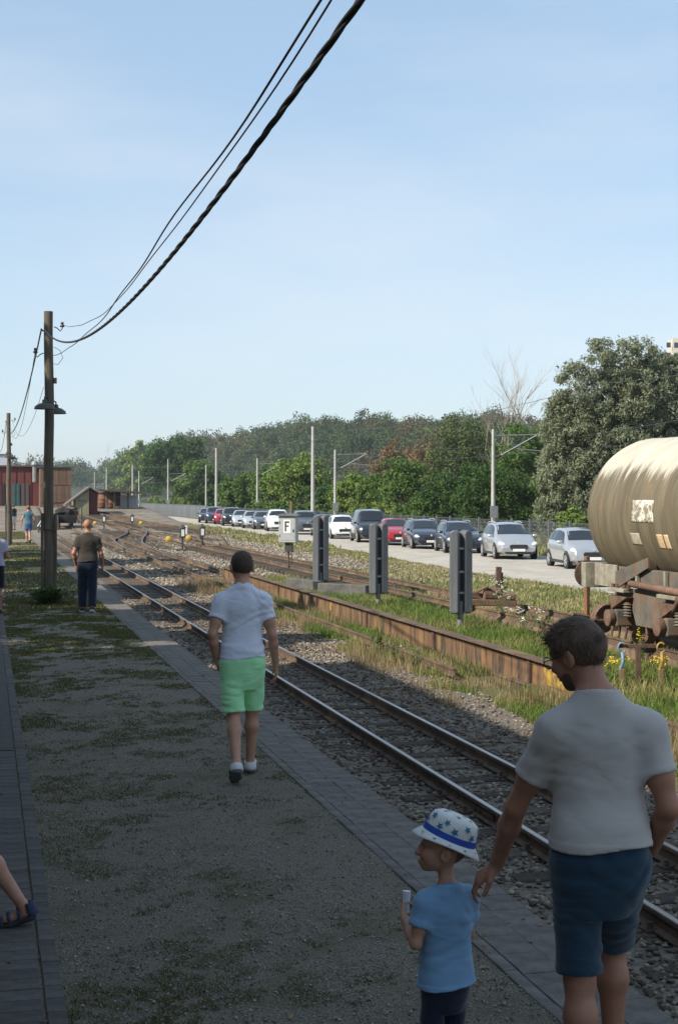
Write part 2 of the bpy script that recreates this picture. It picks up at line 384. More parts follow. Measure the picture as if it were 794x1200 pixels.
# ballast bed of the platform track
BZ = RT - 0.135
bed = MB()
for (x0, x1, z0, z1) in ((EDGE, 3.35, BZ - 0.05, BZ - 0.008), (3.35, 5.45, BZ - 0.008, BZ - 0.008), (5.45, 6.3, BZ - 0.008, GZ + 0.01)):
    n_ = 50; ys_ = np.linspace(-8, 98, n_)
    for i in range(n_ - 1): bed.add([(x0, ys_[i], z0), (x1, ys_[i], z1), (x1, ys_[i + 1], z1), (x0, ys_[i + 1], z0)], [(0, 1, 2, 3)])
m_bed = M('bed', (0.095, 0.076, 0.058), (0.19, 0.158, 0.125), scale=16, rough=0.95, bump=1.0, bscale=25, c3=(0.06, 0.05, 0.043), s3=24, t3=(0.5, 0.65))
tb = bed.build('track_bed', m_bed, smooth=True); tag(tb, 'grey stone ballast bed of the platform track', kind='structure')
def bz(x, y, r): return np.where(x < 5.45, BZ - 0.008 - .05 * np.clip((3.35 - x) / .45, 0, 1), BZ - 0.008 + (GZ - BZ + 0.012) * np.clip((x - 5.45) / 0.85, 0, 1)) + r.uniform(-0.006, 0.016, len(x))
def yden(r, n): return 5.0 + 34 * r.random(n) ** 1.7
sb = link('ballast', stones(30000, lambda r, n: np.where(r.random(n) < 0.85, r.uniform(EDGE + 0.03, 5.9, n), r.uniform(5.6, 6.5, n)), yden, bz, 0.032, 0.075, 5), m_stone)
tag(sb, 'loose grey ballast stones around the platform track', 'ballast', kind='stuff')
sb2 = link('ballast_gravel', stones(9000, lambda r, n: r.uniform(5.3, 7.6, n) + 0 * r.random(n), lambda r, n: r.uniform(24, 62, n), lambda x, y, r: np.full(len(x), GZ + 0.01), 0.05, 0.10, 6), m_stone)
sb3 = link('yard_ballast', stones(12000, lambda r, n: r.uniform(5.2, 16.5, n), lambda r, n: 44 + 62 * r.random(n) ** 1.2, lambda x, y, r: np.full(len(x), GZ + 0.012), 0.08, 0.19, 16), m_stone2)
tag(sb3, 'coarse pale ballast around the far turnouts', 'ballast', kind='stuff')
tag(sb2, 'pale ballast spread between platform track and pit track', 'ballast', kind='stuff')

tA = thing('railway_track', 'narrow gauge track with polished rails right beside the platform', 'track', (0, 0, 0))
for x in RA: rail(tA, [(x, Y, max(RT, gz(x, Y) + .15)) for Y in list(range(-6, 112, 13)) + list(range(112, 147, 3))])
me_sl = MB().box((0, 0, 0), (1.62, 0.2, 0.16)).mesh('sleeper')
bmx = bmesh.new(); bmx.from_mesh(me_sl); bmesh.ops.bevel(bmx, geom=list(bmx.edges), offset=0.012, segments=1, affect='EDGES'); bmx.to_mesh(me_sl); bmx.free()
me_fa = MB().add([(-.1, -.07, 0), (.1, -.07, 0), (.1, .07, 0), (-.1, .07, 0), (-.1, -.07, .014), (-.045, -.07, .03), (.045, -.07, .03), (.1, -.07, .014), (-.1, .07, .014), (-.045, .07, .03), (.045, .07, .03), (.1, .07, .014)], [(0, 3, 2, 1), (4, 5, 9, 8), (5, 6, 10, 9), (6, 7, 11, 10), (0, 1, 7, 6, 5, 4), (3, 8, 9, 10, 11, 2), (0, 4, 8, 3), (1, 2, 11, 7)]).mesh('tie_plate')
me_bo = MB().cyl((0, 0, 0), (0, 0, .055), .017, n=6).mesh('bolt')
y = 4.2; xm = (RA[0] + RA[1]) / 2
while y < 95:
    s_ = link('sleeper', me_sl, m_sleeper, tA, (xm + random.uniform(-.03, .03), y + random.uniform(-.02, .02), RT - 0.125 - 0.08), (0, random.uniform(-.008, .008), random.uniform(-.012, .012)))
    if y < 30:
        for sx in (-.405, .405):
            link('tie_plate', me_fa, m_rustd, s_, (sx, 0, 0.079))
            if y < 16:
                for dx in (-.07, .07): link('bolt', me_bo, m_rustd, s_, (sx + dx, dx * .5, 0.09))
    y += 0.70
# fish plates at a joint
for x in RA:
    for yj in (11.6, 27.3):
        fp = MB(); fp.box((x - 0.017, yj, RT - 0.068), (0.014, 0.5, 0.05)); fp.box((x + 0.017, yj, RT - 0.068), (0.014, 0.5, 0.05))
        for k in range(4): fp.cyl((x - 0.04, yj - 0.18 + k * 0.12, RT - 0.068), (x + 0.04, yj - 0.18 + k * 0.12, RT - 0.068), 0.013, n=6)
        fp.build('fish_plate', m_rustd, tA)

# pit track (rail ends in a stub, steel girder beside it)
RTD = -0.24
tD = thing('pit_track', 'rusty siding rails ending in a stub beside the long girder', 'track')
yD_end = P(547, 783, RTD + 0.0)[1]
DX = P(220, 669, RTD)[0]; DX2 = P(220, 655.6, RTD)[0]
yE = P(284, 672, RTD)[1]
rail(tD, [(DX, Y, max(RTD, gz(DX, Y) + .15)) for Y in [yD_end + (111 - yD_end) * i / 9 for i in range(10)] + list(range(113, 147, 3))], False)
rail(tD, [(DX2, Y, max(RTD, gz(DX2, Y) + .15)) for Y in [yE + (111 - yE) * i / 9 for i in range(10)] + list(range(113, 147, 3))], False)
# second rail lying under the stub, yellow painted end
MB().sweep([(DX + 0.02, yD_end - 0.05, RTD - 0.125), (DX + 0.02, yE, RTD - 0.125)], [(a * 1.1, b) for a, b in RP]).build('lower_rail', m_rustd, tD)
MB().box((DX + 0.0, yD_end + 0.42, RTD - 0.30), (0.24, 0.95, 0.1), (0.05, 0, 0)).build('end_block', M('yellow_worn', (0.42, 0.27, 0.04), (0.15, 0.09, 0.045), scale=7, rough=0.8, lo=.42, hi=.6), tD)
y = yE + 1.0; me_sl2 = MB().box((0, 0, 0), (2.4, 0.24, 0.16)).mesh('sleeper')
while y < 110:
    link('sleeper', me_sl2, m_sleeper, tD, ((DX + DX2) / 2, y, RTD - 0.205), (0, 0, random.uniform(-.02, .02))); y += 0.72
# long riveted girder
GXg = P(441, 716.5, 0.0)[0]; yg0 = PX(694, GXg)[0].y; yg1 = P(262, 664.3, 0.0)[1]
m_gir = M('girder_rust', (0.125, 0.068, 0.038), (0.24, 0.135, 0.06), scale=1.1, rough=0.85, bump=0.3, bscale=50, c3=(0.05, 0.036, 0.028), s3=2.6, t3=(0.46, 0.6), stretch=(1, 1.6, 0.25))
gd = thing('steel_girder', 'long low rusty riveted girder running parallel to the platform track', 'girder', (GXg, 0, 0))
GB = -0.37
y = yg1; k = 0
while y > yg0:
    L_ = 4.6; y2 = max(yg0, y - L_)
    MB().box2((0.0 - 0.006, y2 + 0.012, GB), (0.012, y - 0.012, -0.02)).build('web_plate', m_gir, gd)
    st = MB(); st.box2((-0.05, y2 - 0.05, GB + 0.02), (-0.007, y2 + 0.05, -0.022)); st.build('stiffener', m_rustd, gd)
    y = y2; k += 1
MB().box2((-0.10, yg0, -0.02), (0.10, yg1, 0.0)).build('top_flange', m_rust, gd)
MB().box2((-0.14, yg0, GB - 0.02), (0.14, yg1, GB)).build('bottom_flange', m_rust, gd)
ang = MB(); ang.box2((-0.02, yg0, -0.09), (-0.0065, yg1, -0.021)); ang.build('angle_iron', m_gir, gd)
rv = MB(); y = yg0 + 0.1
while y < 30:
    rv.cyl((-0.028, y, -0.055), (-0.02, y, -0.055), 0.014, 0.008, n=6); y += 0.14
rv_o = rv.build('rivets', m_rustd, gd); rv_o['kind'] = 'stuff'
lr = thing('loose_rail', 'rusty rail lying low in the grass behind the grey-shirted man', 'rail', (GXg, 3.0, GZ + .13)); MB().sweep([(0, 0, 0), (0.02, PX(772, GXg)[0].y - 3.0, 0)], RP).build('rail', m_rust, lr)
ypn = P(650, 779, 0.0)[1]
MB().box2((-0.02, ypn - 0.25, GB + 0.05), (-0.0062, ypn + 0.5, -0.092)).build('yellow_plate', MATS['yellow_worn'], gd)
ypn = P(392, 701, 0.0)[1]
MB().box2((-0.02, ypn - 0.12, GB + 0.1), (-0.0062, ypn + 0.12, -0.095)).build('yellow_plate', MATS['yellow_worn'], gd)

# standard-gauge track with the tank wagon, rails on steel bearers
RTB = -0.14
BX = (P(452, 687, RTB)[0], P(400, 665.6, RTB)[0])
m_bear = M('bearer', (0.14, 0.09, 0.06), (0.23, 0.16, 0.11), scale=1.6, rough=0.9, bump=0.3, c3=(0.07, 0.045, 0.032), s3=3.5, t3=(0.52, 0.66), stretch=(1, 1, .4))
tB = thing('wagon_track', 'rusty rails on steel bearers under the tank wagon', 'track')
yb1 = P(262, 637, RTB)[1]
for i, x in enumerate(BX):
    rail(tB, lin((x, 4, RTB), (x, yb1, RTB), 10), False)
    MB().box2((x - 0.09, 4, GZ - 0.02), (x + 0.09, P(300, 655 - 8 * i, RTB)[1] - 25, RTB - 0.127)).build('bearer', m_bear, tB)
gus = MB().add([(0, -0.03, 0), (-0.22, -0.03, -0.2), (0, -0.03, -0.2), (0, 0.03, 0), (-0.22, 0.03, -0.2), (0, 0.03, -0.2)], [(0, 1, 2), (5, 4, 3), (0, 3, 4, 1), (1, 4, 5, 2), (2, 5, 3, 0)]).mesh('gusset')
for pxg in (461, 499, 521, 560, 600, 640, 715, 770):
    v, zc = PX(pxg, BX[0]); link('gusset', gus, m_rustd, tB, (BX[0] - 0.09, v[1], RTB - 0.13))
y = P(430, 682, RTB)[1]
while y < yb1:
    link('sleeper', me_sl2, m_sleeper, tB, ((BX[0] + BX[1]) / 2, y, RTB - 0.205), (0, 0, random.uniform(-.02, .02))); y += 0.72

# far turnouts
tT = thing('turnout', 'curving rails of the turnouts at the far end of the yard', 'turnout')
RTT = -0.24
def g(px, py):
    zc = 40.0; t_ = (px - 397) / F_PX
    while zc < 210:
        X, Y = zc * (t_ * CS + SN), zc * (CS - t_ * SN); zr = max(RTT, gz(X, Y) + .17)
        if ZH(py, zc) <= zr: break
        zc += .25
    return Vector((X, Y, zr))
def rl(pts, pol=False):
    # Catmull through plan points
    pts = [Vector(p) for p in pts]; o = []
    for i in range(len(pts) - 1):
        p0 = pts[max(i - 1, 0)]; p1 = pts[i]; p2 = pts[i + 1]; p3 = pts[min(i + 2, len(pts) - 1)]
        for k in range(8):
            t = k / 8; o.append(0.5 * ((2 * p1) + (p2 - p0) * t + (2 * p0 - 5 * p1 + 4 * p2 - p3) * t * t + (3 * p1 - p0 - 3 * p2 + p3) * t ** 3))
    o.append(pts[-1]); return rail(tT, o, pol)
rl([g(170, 646.5), g(146, 641), g(134, 633), g(139, 629.5), g(149, 624), g(147, 618.5), g(138, 615), g(112, 607)], True)
rl([g(206, 651), g(182, 644), g(168, 636), g(167, 631.5), g(172, 624), g(171, 619.5), g(160, 614), g(128, 606.5)], True)
rl([g(268, 641), g(263, 634), g(258, 627), g(250, 622.5), g(225, 618), g(190, 613.5), g(150, 607), g(120, 602.5)], False)
rl([g(238, 641), g(235, 633), g(231, 626.5), g(222, 621.5), g(200, 617.5), g(165, 611.5), g(130, 605.5)], False)
rl([g(262, 640), g(220, 632), g(185, 625), g(150, 616), g(118, 608.5)], False)
rl([g(165, 613), g(140, 606), g(118, 601.5), g(104, 599)], False)
rl([g(180, 613), g(150, 605), g(125, 600.5), g(110, 598.5)], False)
rl([g(125, 612), g(108, 606), g(92, 602)], False)
rl([g(262, 648), g(215, 637), g(180, 630), g(140, 619), g(112, 611)], False)
for (a, b) in (((175, 622), (245, 631)), ((120, 609), (170, 617)), ((135, 620), (180, 634)), ((185, 614.5), (250, 624)), ((150, 628), (176, 640)), ((104, 600), (135, 607)), ((110, 611), (92, 604))):
    A_, B_ = g(*a), g(*b)
    for i in range(26):
        p = A_.lerp(B_, i / 25); link('sleeper', me_sl2, m_sleeper, tT, (p.x, p.y, p.z - 0.205), (0, 0, random.uniform(-.1, .1)))
# ------------------------------------------------------------------ poles and cables on the platform
m_pole = M('pole_wood', (0.085, 0.07, 0.052), (0.16, 0.135, 0.10), scale=3, rough=0.95, bump=0.7, bscale=40, stretch=(6, 6, 0.35), c3=(0.04, 0.033, 0.026), s3=9, t3=(0.55, 0.7))
m_black = M('black_metal', (0.025, 0.026, 0.028), (0.05, 0.048, 0.045), scale=12, rough=0.55, bump=0.1)
m_cable = M('cable', (0.012, 0.012, 0.013), rough=0.75, bump=0.2, bscale=200)
m_lampd = M('lamp_enamel', (0.045, 0.045, 0.042), (0.085, 0.08, 0.07), scale=8, rough=0.6)
m_lampin = M('lamp_inside', (0.45, 0.44, 0.40), rough=0.5)
m_porc = M('porcelain', (0.06, 0.035, 0.025), rough=0.25)
def wood_pole(label, base, H, r):
    t = thing('wooden_pole', label, 'pole', base, group='wooden lamp poles along the platform')
    n = 14; pts = [(0.012 * math.sin(i * 0.9), 0, H * i / (n - 1)) for i in range(n)]
    MB().tube(pts, [r * (1.0 - 0.14 * i / (n - 1)) for i in range(n)], 16).build('post', m_pole, t, smooth=True, angle=50)
    for s in (-1, 1): MB().box((s * (r + 0.028), 0, 0.95), (0.06, 0.13, 1.9)).build('base_timber', m_pole, t, bevel=0.008)
    MB().tube([(-r * 1.0, -r, 1.55), (0, -r * 1.06 - 0.02, 1.55), (r, -r, 1.55)], 0.012, 6).build('bolt_strap', m_black, t)
    # two dish lamps on short brackets
    for (dx, dy, dz) in ((-0.10, -0.34, 0), (0.16, 0.30, -0.06)):
        hz = H - 2.05 + dz
        lm = MB().lathe([(0.03, 0.17), (0.05, 0.165), (0.055, 0.1), (0.12, 0.085), (0.2, 0.03), (0.222, -0.03), (0.215, -0.03), (0.19, 0.02), (0.1, 0.075), (0.0, 0.085)], (dx, dy, hz), (0, 0, 1), 24).build('lamp_shade', m_lampd, t, smooth=True, angle=40)
        MB().lathe([(0.0, -0.03), (0.03, -0.02), (0.035, 0.03), (0.0, 0.07)], (dx, dy, hz), (0, 0, 1), 10).build('bulb', m_lampin, lm, smooth=True)
        MB().tube([(0, 0, hz + 0.2), (dx * 0.6, dy * 0.6, hz + 0.24), (dx, dy, hz + 0.22), (dx, dy, hz + 0.15)], 0.016, 7).build('lamp_bracket', m_black, t)
    # insulators on bent pins
    for (sx, z) in ((1, H - 0.32), (-1, H - 0.88)):
        p0 = Vector((sx * r, 0, z)); 
        MB().tube([p0, p0 + Vector((sx * 0.07, 0, -0.03)), p0 + Vector((sx * 0.13, 0, -0.09)), p0 + Vector((sx * 0.17, 0, -0.03)), p0 + Vector((sx * 0.17, 0, 0.02))], 0.011, 6).build('insulator_pin', m_black, t)
        MB().lathe([(0.0, 0.11), (0.03, 0.10), (0.035, 0.07), (0.025, 0.05), (0.045, 0.03), (0.05, 0.0), (0.0, 0.0)], p0 + Vector((sx * 0.17, 0, 0.0)), (0, 0, 1), 14).build('insulator', m_porc, t, smooth=True)
    MB().tube([(r * 0.9, -0.02, H - 0.75), (r + 0.12, -0.05, H - 0.82), (r + 0.18, -0.05, H - 0.98), (r + 0.08, -0.03, H - 1.12), (r * 0.9, 0, H - 1.1)], 0.006, 5).build('loose_wire', m_cable, t)
    MB().box((r + 0.02, -0.03, H - 1.46), (0.07, 0.07, 0.12)).build('junction_box', m_black, t)
    MB().cyl((-r, 0, H - 0.42), (-r - 0.06, 0, H - 0.37), 0.018, n=7).build('cable_hook', m_black, t)
    return t
pb_ = P(57.5, 707, 0.0); POLE_H = CAM_H + (HOR - 365) / F_PX * ((pb_.x) * SN + pb_.y * CS); PR = 0.108
wood_pole('tall dark wooden pole with dish lamps, rising from a weed tuft', pb_, POLE_H, PR)
pole2 = Vector((1.3, 0, 0)); pole2.y = PX(10.5, 1.1)[0].y; pole2.x = 1.1
zc2 = pole2.x * SN + pole2.y * CS
H2 = CAM_H + (HOR - 484) / F_PX * zc2
wood_pole('farther wooden pole with dish lamps near the left edge', pole2, H2, 0.108)
pole0 = Vector((pb_.x, -14.0, 0))
wood_pole('wooden pole with dish lamps standing behind the viewer', pole0, POLE_H, PR)

def para(a, b, sag, n):
    a, b = Vector(a), Vector(b)
    return [a.lerp(b, t) - Vector((0, 0, 4 * sag * t * (1 - t))) for t in [i / (n - 1) for i in range(n)]]
def cat_pts(a, b, ylow, zlow, n):
    """sagging span through a low point"""
    a, b = Vector(a), Vector(b); o = []
    for i in range(n):
        t = i / (n - 1); p = a.lerp(b, t)
        k = (a.z - zlow) / (a.y - ylow) ** 2 if p.y > ylow else (b.z - zlow) / (b.y - ylow) ** 2
        p.z = zlow + k * (p.y - ylow) ** 2; o.append(p)
    return o
att = Vector((pb_.x - PR - 0.05, pb_.y, POLE_H - 0.4))
span = cat_pts((att.x + 0.06, att.y - 0.12, att.z), (pole0.x, pole0.y, POLE_H - 0.4), 9.4, 3.93, 150)
tw = thing('twisted_cable', 'thick black twisted cable sagging from the tall pole towards the viewer', 'cable', span[0])
for ph in range(3):
    pts = []
    for i, p in enumerate(cat_pts(span[0], span[-1], 9.4, 3.93, 640)):
        a = i * 0.42 + ph * 2.094; pts.append(p + Vector((0.0084 * math.cos(a), 0, 0.0084 * math.sin(a))) - span[0])
    MB().tube(pts, 0.0088, 6).build('strand', m_cable, tw, smooth=True)
def cable(label, pts, r): 
    p0 = Vector(pts[0]); o = MB().tube([Vector(p) - p0 for p in pts], r, 6).build('cable', m_cable, None, smooth=True, loc=p0); return tag(o, label, 'cable', 'thin overhead wires between the poles')
def wob(pts, amp, seed):
    rg = random.Random(seed); ph = [rg.uniform(0, 6) for _ in range(4)]
    return [p + Vector((amp * math.sin(i * 0.21 + ph[0]) + 0.5 * amp * math.sin(i * 0.53 + ph[2]), 0, 0.7 * amp * math.sin(i * 0.17 + ph[1]) + 0.4 * amp * math.sin(i * 0.47 + ph[3]))) for i, p in enumerate(pts)]
c1 = cat_pts((pb_.x + PR + 0.17, pb_.y, POLE_H - 0.26), (pole0.x - 0.1, pole0.y, POLE_H - 0.1), 8.6, 4.29, 120)
cable('thin upper wire sagging from the insulator of the tall pole', wob(c1, 0.012, 1), 0.0052)
c2 = cat_pts((pb_.x + 0.02, pb_.y - PR, POLE_H - 0.95), (pole0.x - 0.05, pole0.y, POLE_H - 0.2), 9.6, 4.20, 120)
cable('thin lower wire running close above the thick cable', wob(c2, 0.016, 2), 0.0062)
a2 = Vector((pole2.x - 0.17, pole2.y, H2 - 0.4))
cable('black cable sagging between the two poles', para((att.x, att.y + 0.1, att.z), (pole2.x, pole2.y - 0.15, H2 - 0.95), 0.62, 40), 0.016)
cable('thin wire between the two poles, left of the cable', para((pb_.x - PR - 0.17, pb_.y, POLE_H - 0.8), (a2.x + 0.3, a2.y, H2 - 0.85), 0.95, 40), 0.006)
cable('faint wire between the two poles, right of the cable', para((pb_.x - PR, pb_.y, POLE_H - 1.6), (pole2.x + 0.15, a2.y, H2 - 0.3), 0.9, 40), 0.005)
pole3 = Vector((1.4, pole2.y + 30, 0))
cable('wire leaving the farther pole at the left edge', para((pole2.x - 0.1, pole2.y, H2 - 0.35), (pole3.x - 0.6, pole3.y, H2 - 0.5), 0.9, 30), 0.012)

# ------------------------------------------------------------------ yard furniture
m_grey = M('grey_paint', (0.14, 0.145, 0.15), (0.27, 0.27, 0.27), scale=2.2, rough=0.5, metal=0.0, bump=0.05, c3=(0.15, 0.12, 0.10), s3=5, t3=(0.62, 0.75))
m_galv = M('galvanised', (0.30, 0.31, 0.32), (0.40, 0.41, 0.42), scale=4, rough=0.5, metal=0.5)
m_sig = M('signal_board', (0.085, 0.092, 0.10), (0.12, 0.127, 0.135), scale=1.5, rough=0.5, stretch=(3, 3, .4), c3=(0.16, 0.15, 0.13), s3=5, t3=(.58, .75), bump=.05)
def chan(w_, d_, h_, z0):
    """tall board with rounded ends, slightly dished"""
    poly = []; 
    for k in range(9):
        a = math.pi * k / 8; poly.append((w_ / 2 * math.cos(a), h_ - w_ / 2 * 0.9 + w_ / 2 * 0.9 * math.sin(a)))
    for k in range(9):
        a = math.pi + math.pi * k / 8; poly.append((w_ / 2 * math.cos(a), w_ / 2 * 0.45 + w_ / 2 * 0.45 * math.sin(a)))
    b = MB(); b.prism([(u, v + z0) for u, v in poly], -d_ / 2, d_ / 2); return b
bases = [(375.5, 687, 604, 681), (443, 709, 613, 696), (539, 736, 621, 719)]
labs = ['narrow double grey board on a stub post, farthest of the three', 'narrow double grey board on a stub post, middle of the three', 'narrow double grey board on a stub post, nearest of the three']
for (bx_, by_, ty, by2), lab in zip(bases, labs):
    p = P(bx_, by_ ); zc = p.x * SN + p.y * CS
    h = (by2 - ty) / F_PX * zc; z0 = ZH(by2, zc) - GZ
    t = thing('signal_board', lab, 'signal', p, -TH + R(6), 'double boards on stub posts')
    for sx in (-1, 1):
        o = chan(0.19, 0.24, h, z0).build('board', m_sig, t, smooth=True, angle=35, bevel=0.03)
        o.location = (sx * 0.118, 0.04 * sx, 0); o.rotation_euler = (0, 0, R(20) * sx)
    MB().box((0, 0.02, z0 + h * 0.5), (0.05, 0.06, h * 0.9)).build('spine', m_black, t)
    MB().cyl((0, 0, -0.05), (0, 0, z0 + 0.25), 0.06, n=12).build('stub_post', m_grey, t, smooth=True, angle=40)
    MB().box((0, 0, z0 + 0.03), (0.2, 0.1, 0.04)).build('bottom_bracket', m_black, t)
    for zz in (.25, .5, .78):
        MB().box((0, -.06, z0 + h * zz), (.3, .03, .045)).build('clamp', m_galv, t)
        for sx in (-.12, .12): MB().cyl((sx, -.075, z0 + h * zz), (sx, -.095, z0 + h * zz), .014, n=6).build('bolt', m_rustd, t)
    MB().cyl((0, 0, -.03), (0, 0, .03), .13, .12, n=12).build('foot_plate', m_rustd, t)

# telephone box marked F
p = P(338, 671); zc = p.x * SN + p.y * CS
t = thing('telephone_box', 'grey railway telephone box marked F on a thin post', 'telephone box', p, -TH + R(-12))
zb0 = ZH(635.5, zc) - GZ; zt0 = ZH(604.5, zc) - GZ; W_ = 20.5 / F_PX * zc
m_box = M('box_grey', (0.30, 0.315, 0.32), (0.38, 0.39, 0.385), scale=3, rough=0.6, c3=(0.2, 0.17, 0.14), s3=7, t3=(0.64, 0.75))
MB().box((0, 0, (zb0 + zt0) / 2), (W_, 0.42, zt0 - zb0)).build('cabinet', m_box, t, bevel=0.015)
MB().box((0, -0.214, (zb0 + zt0) / 2 + 0.02), (W_ * 0.86, 0.012, (zt0 - zb0) * 0.86)).build('door', m_box, t, bevel=0.006)
MB().box((0, -0.222, (zb0 + zt0) / 2 + 0.1), (W_ * 0.42, 0.006, (zt0 - zb0) * 0.5)).build('sign_plate', M('sign_white', (0.72, 0.72, 0.70), rough=0.5), t)
fl = MB(); fz = (zb0 + zt0) / 2 + 0.1; fh = (zt0 - zb0) * 0.38
fl.box((-0.055, -0.2285, fz), (0.055, 0.005, fh)); fl.box((0.0, -0.2285, fz + fh / 2 - 0.027), (0.165, 0.0049, 0.055)); fl.box((-0.01, -0.2285, fz + 0.01), (0.135, 0.0049, 0.05))
tag(fl.build('letter_f', m_black, t), 'black letter F')
rf = MB().prism([(-W_ * .62, 0), (W_ * .62, 0), (W_ * .62, .03), (W_ * 0.3, .085), (0, .1), (-W_ * 0.3, .085), (-W_ * .62, .03)], -0.29, 0.29).build('roof', M('box_roof', (0.10, 0.105, 0.105), (0.16, 0.16, 0.155), scale=4, rough=0.6), t); rf.location = (0, 0, zt0 - 0.004)
MB().box((0.02, 0, zb0 - 0.16), (0.26, 0.2, 0.34)).build('terminal_case', m_black, t, bevel=0.01)
for sx in (-0.07, 0.09): MB().box((sx, -0.104, zb0 - 0.05), (0.06, 0.01, 0.035)).build('yellow_mark', MATS['yellow_worn'], t)
MB().cyl((0, 0, -0.05), (0, 0, zb0), 0.035, n=8).build('post', m_rustd, t)
for zz in (.25, .75): MB().cyl((-W_ * .43, -.225, zb0 + (zt0 - zb0) * zz - .05), (-W_ * .43, -.225, zb0 + (zt0 - zb0) * zz + .05), .012, n=6).build('hinge', m_black, t)
MB().box((W_ * .36, -.228, (zb0 + zt0) / 2 - .05), (.03, .02, .09)).build('lock', m_black, t)
MB().tube([(.09, .05, zb0 - .3), (.1, .05, .4), (.06, .03, 0)], .016, 6).build('cable_conduit', m_black, t)
MB().cyl((0.07, 0.16, zt0), (0.07, 0.16, zt0 + 0.52), 0.05, n=10).build('wooden_stub', M('old_wood', (0.20, 0.13, 0.07), (0.12, 0.08, 0.05), scale=6, rough=.9, stretch=(4, 4, .5)), t)

# low concrete blocks in the grass
m_conc = M('concrete_old', (0.06, 0.06, 0.057), (0.13, 0.125, 0.115), scale=3, rough=0.95, bump=0.5, bscale=40)
for i, (a, b, lab) in enumerate((((340, 690), (372, 694.5), 'low concrete block in the grass, left of the farthest double board'), ((376, 697), (432, 700), 'long low concrete block in the grass between the double boards'))):
    A_, B_ = P(*a), P(*b); d = B_ - A_
    o = MB().box((0, 0, 0.15), (d.length, 0.3, 0.34)).build('concrete_block', m_conc, None, loc=(A_ + B_) / 2, rot=(0, 0, math.atan2(d.y, d.x)), bevel=0.02)
    tag(o, lab, 'concrete block', 'concrete blocks in the grass')

# switch stands with yellow weights
m_yel = M('weight_yellow', (0.50, 0.34, 0.03), (0.38, 0.25, 0.04), scale=4, rough=0.6)
def switch(px, py, s, flip, label):
    pq = P(px, py, GZ + 0.02)
    if pq.y > 116: t_ = (px - 397) / F_PX; zc_ = 116 / (CS - t_ * SN); pq = Vector((zc_ * (t_ * CS + SN), 116, gz(zc_ * (t_ * CS + SN), 116) + .02))
    t = thing('switch_stand', label, 'switch stand', pq, -TH, 'point levers with yellow weights')
    MB().box((0, 0, 0.03), (0.9, 0.22, 0.06)).build('base', m_black, t)
    MB().cyl((0, 0, 0.05), (0, 0, 0.62), 0.045, n=8).build('post', m_black, t)
    MB().tube([(0.25, -.05, 0.08), (0, -0.05, 0.34), (flip * 0.62, -0.08, 0.52)], 0.024, 6).build('lever', m_black, t)
    MB().lathe([(0.0, -0.06), (0.13, -0.05), (0.155, -0.03), (0.155, 0.03), (0.13, 0.05), (0, 0.06)], (flip * 0.68, -0.10, 0.55), (0.1, 1, 0.15), 18).build('weight', m_yel, t, smooth=True, angle=40)
    l = MB().box((0, 0, 0.86), (0.27, 0.27, 0.46)).build('lantern', m_black, t, bevel=0.03)
    MB().box((0.03, -0.139, 0.87), (0.15, 0.01, 0.34)).build('pane', M('lantern_glass', (0.55, 0.56, 0.55), rough=0.2) if 'lantern_glass' not in MATS else MATS['lantern_glass'], l)
    MB().lathe([(0.2, 0), (0.15, 0.06), (0.05, 0.12), (0.05, 0.17), (0, 0.18)], (0, 0, 1.09), (0, 0, 1), 12).build('lantern_cap', m_black, l)
    return t
switch(214, 645, 1, -1, 'point lever with lantern and yellow weight, left of the near pair')
switch(237, 643.5, 1, -1, 'point lever with lantern and yellow weight, right of the near pair')
switch(122, 618, 1, -1, 'far point lever with yellow weight beside the curving rails')
switch(155, 612.5, 1, 1, 'far point lever with yellow weight in front of the open shed')
# plain signal post by the yellow hut
t_ = (96 - 397) / F_PX; zc = 117 / (CS - t_ * SN); p = Vector((zc * (t_ * CS + SN), 117, gz(5, 117)))
t = thing('signal_post', 'slim dark signal post with a round head before the yellow hut', 'signal', p, -TH)
hh = ZH(592, zc) - GZ
MB().cyl((0, 0, 0), (0, 0, hh), 0.05, n=8).build('post', m_black, t); MB().lathe([(0, -0.05), (0.2, -0.05), (0.2, 0.05), (0, 0.05)], (0, 0, hh), (0, 1, 0), 16).build('disc', m_black, t)
MB().box((0, 0, hh + 0.28), (0.14, 0.14, 0.2)).build('lamp', m_black, t)
MB().box((0.0, 0, 0.03), (0.06, 0.06, 0.7)).build('x', m_black, t).name = 'foot'
o = MB().box((0, 0, 0.3), (0.14, 0.1, 0.65)).build('marker_stone', M('white_marker', (0.7, 0.7, 0.68), rough=.7), None, loc=P(218.5, 626.5), bevel=0.02); tag(o, 'small white marker post among the turnout rails', 'marker')

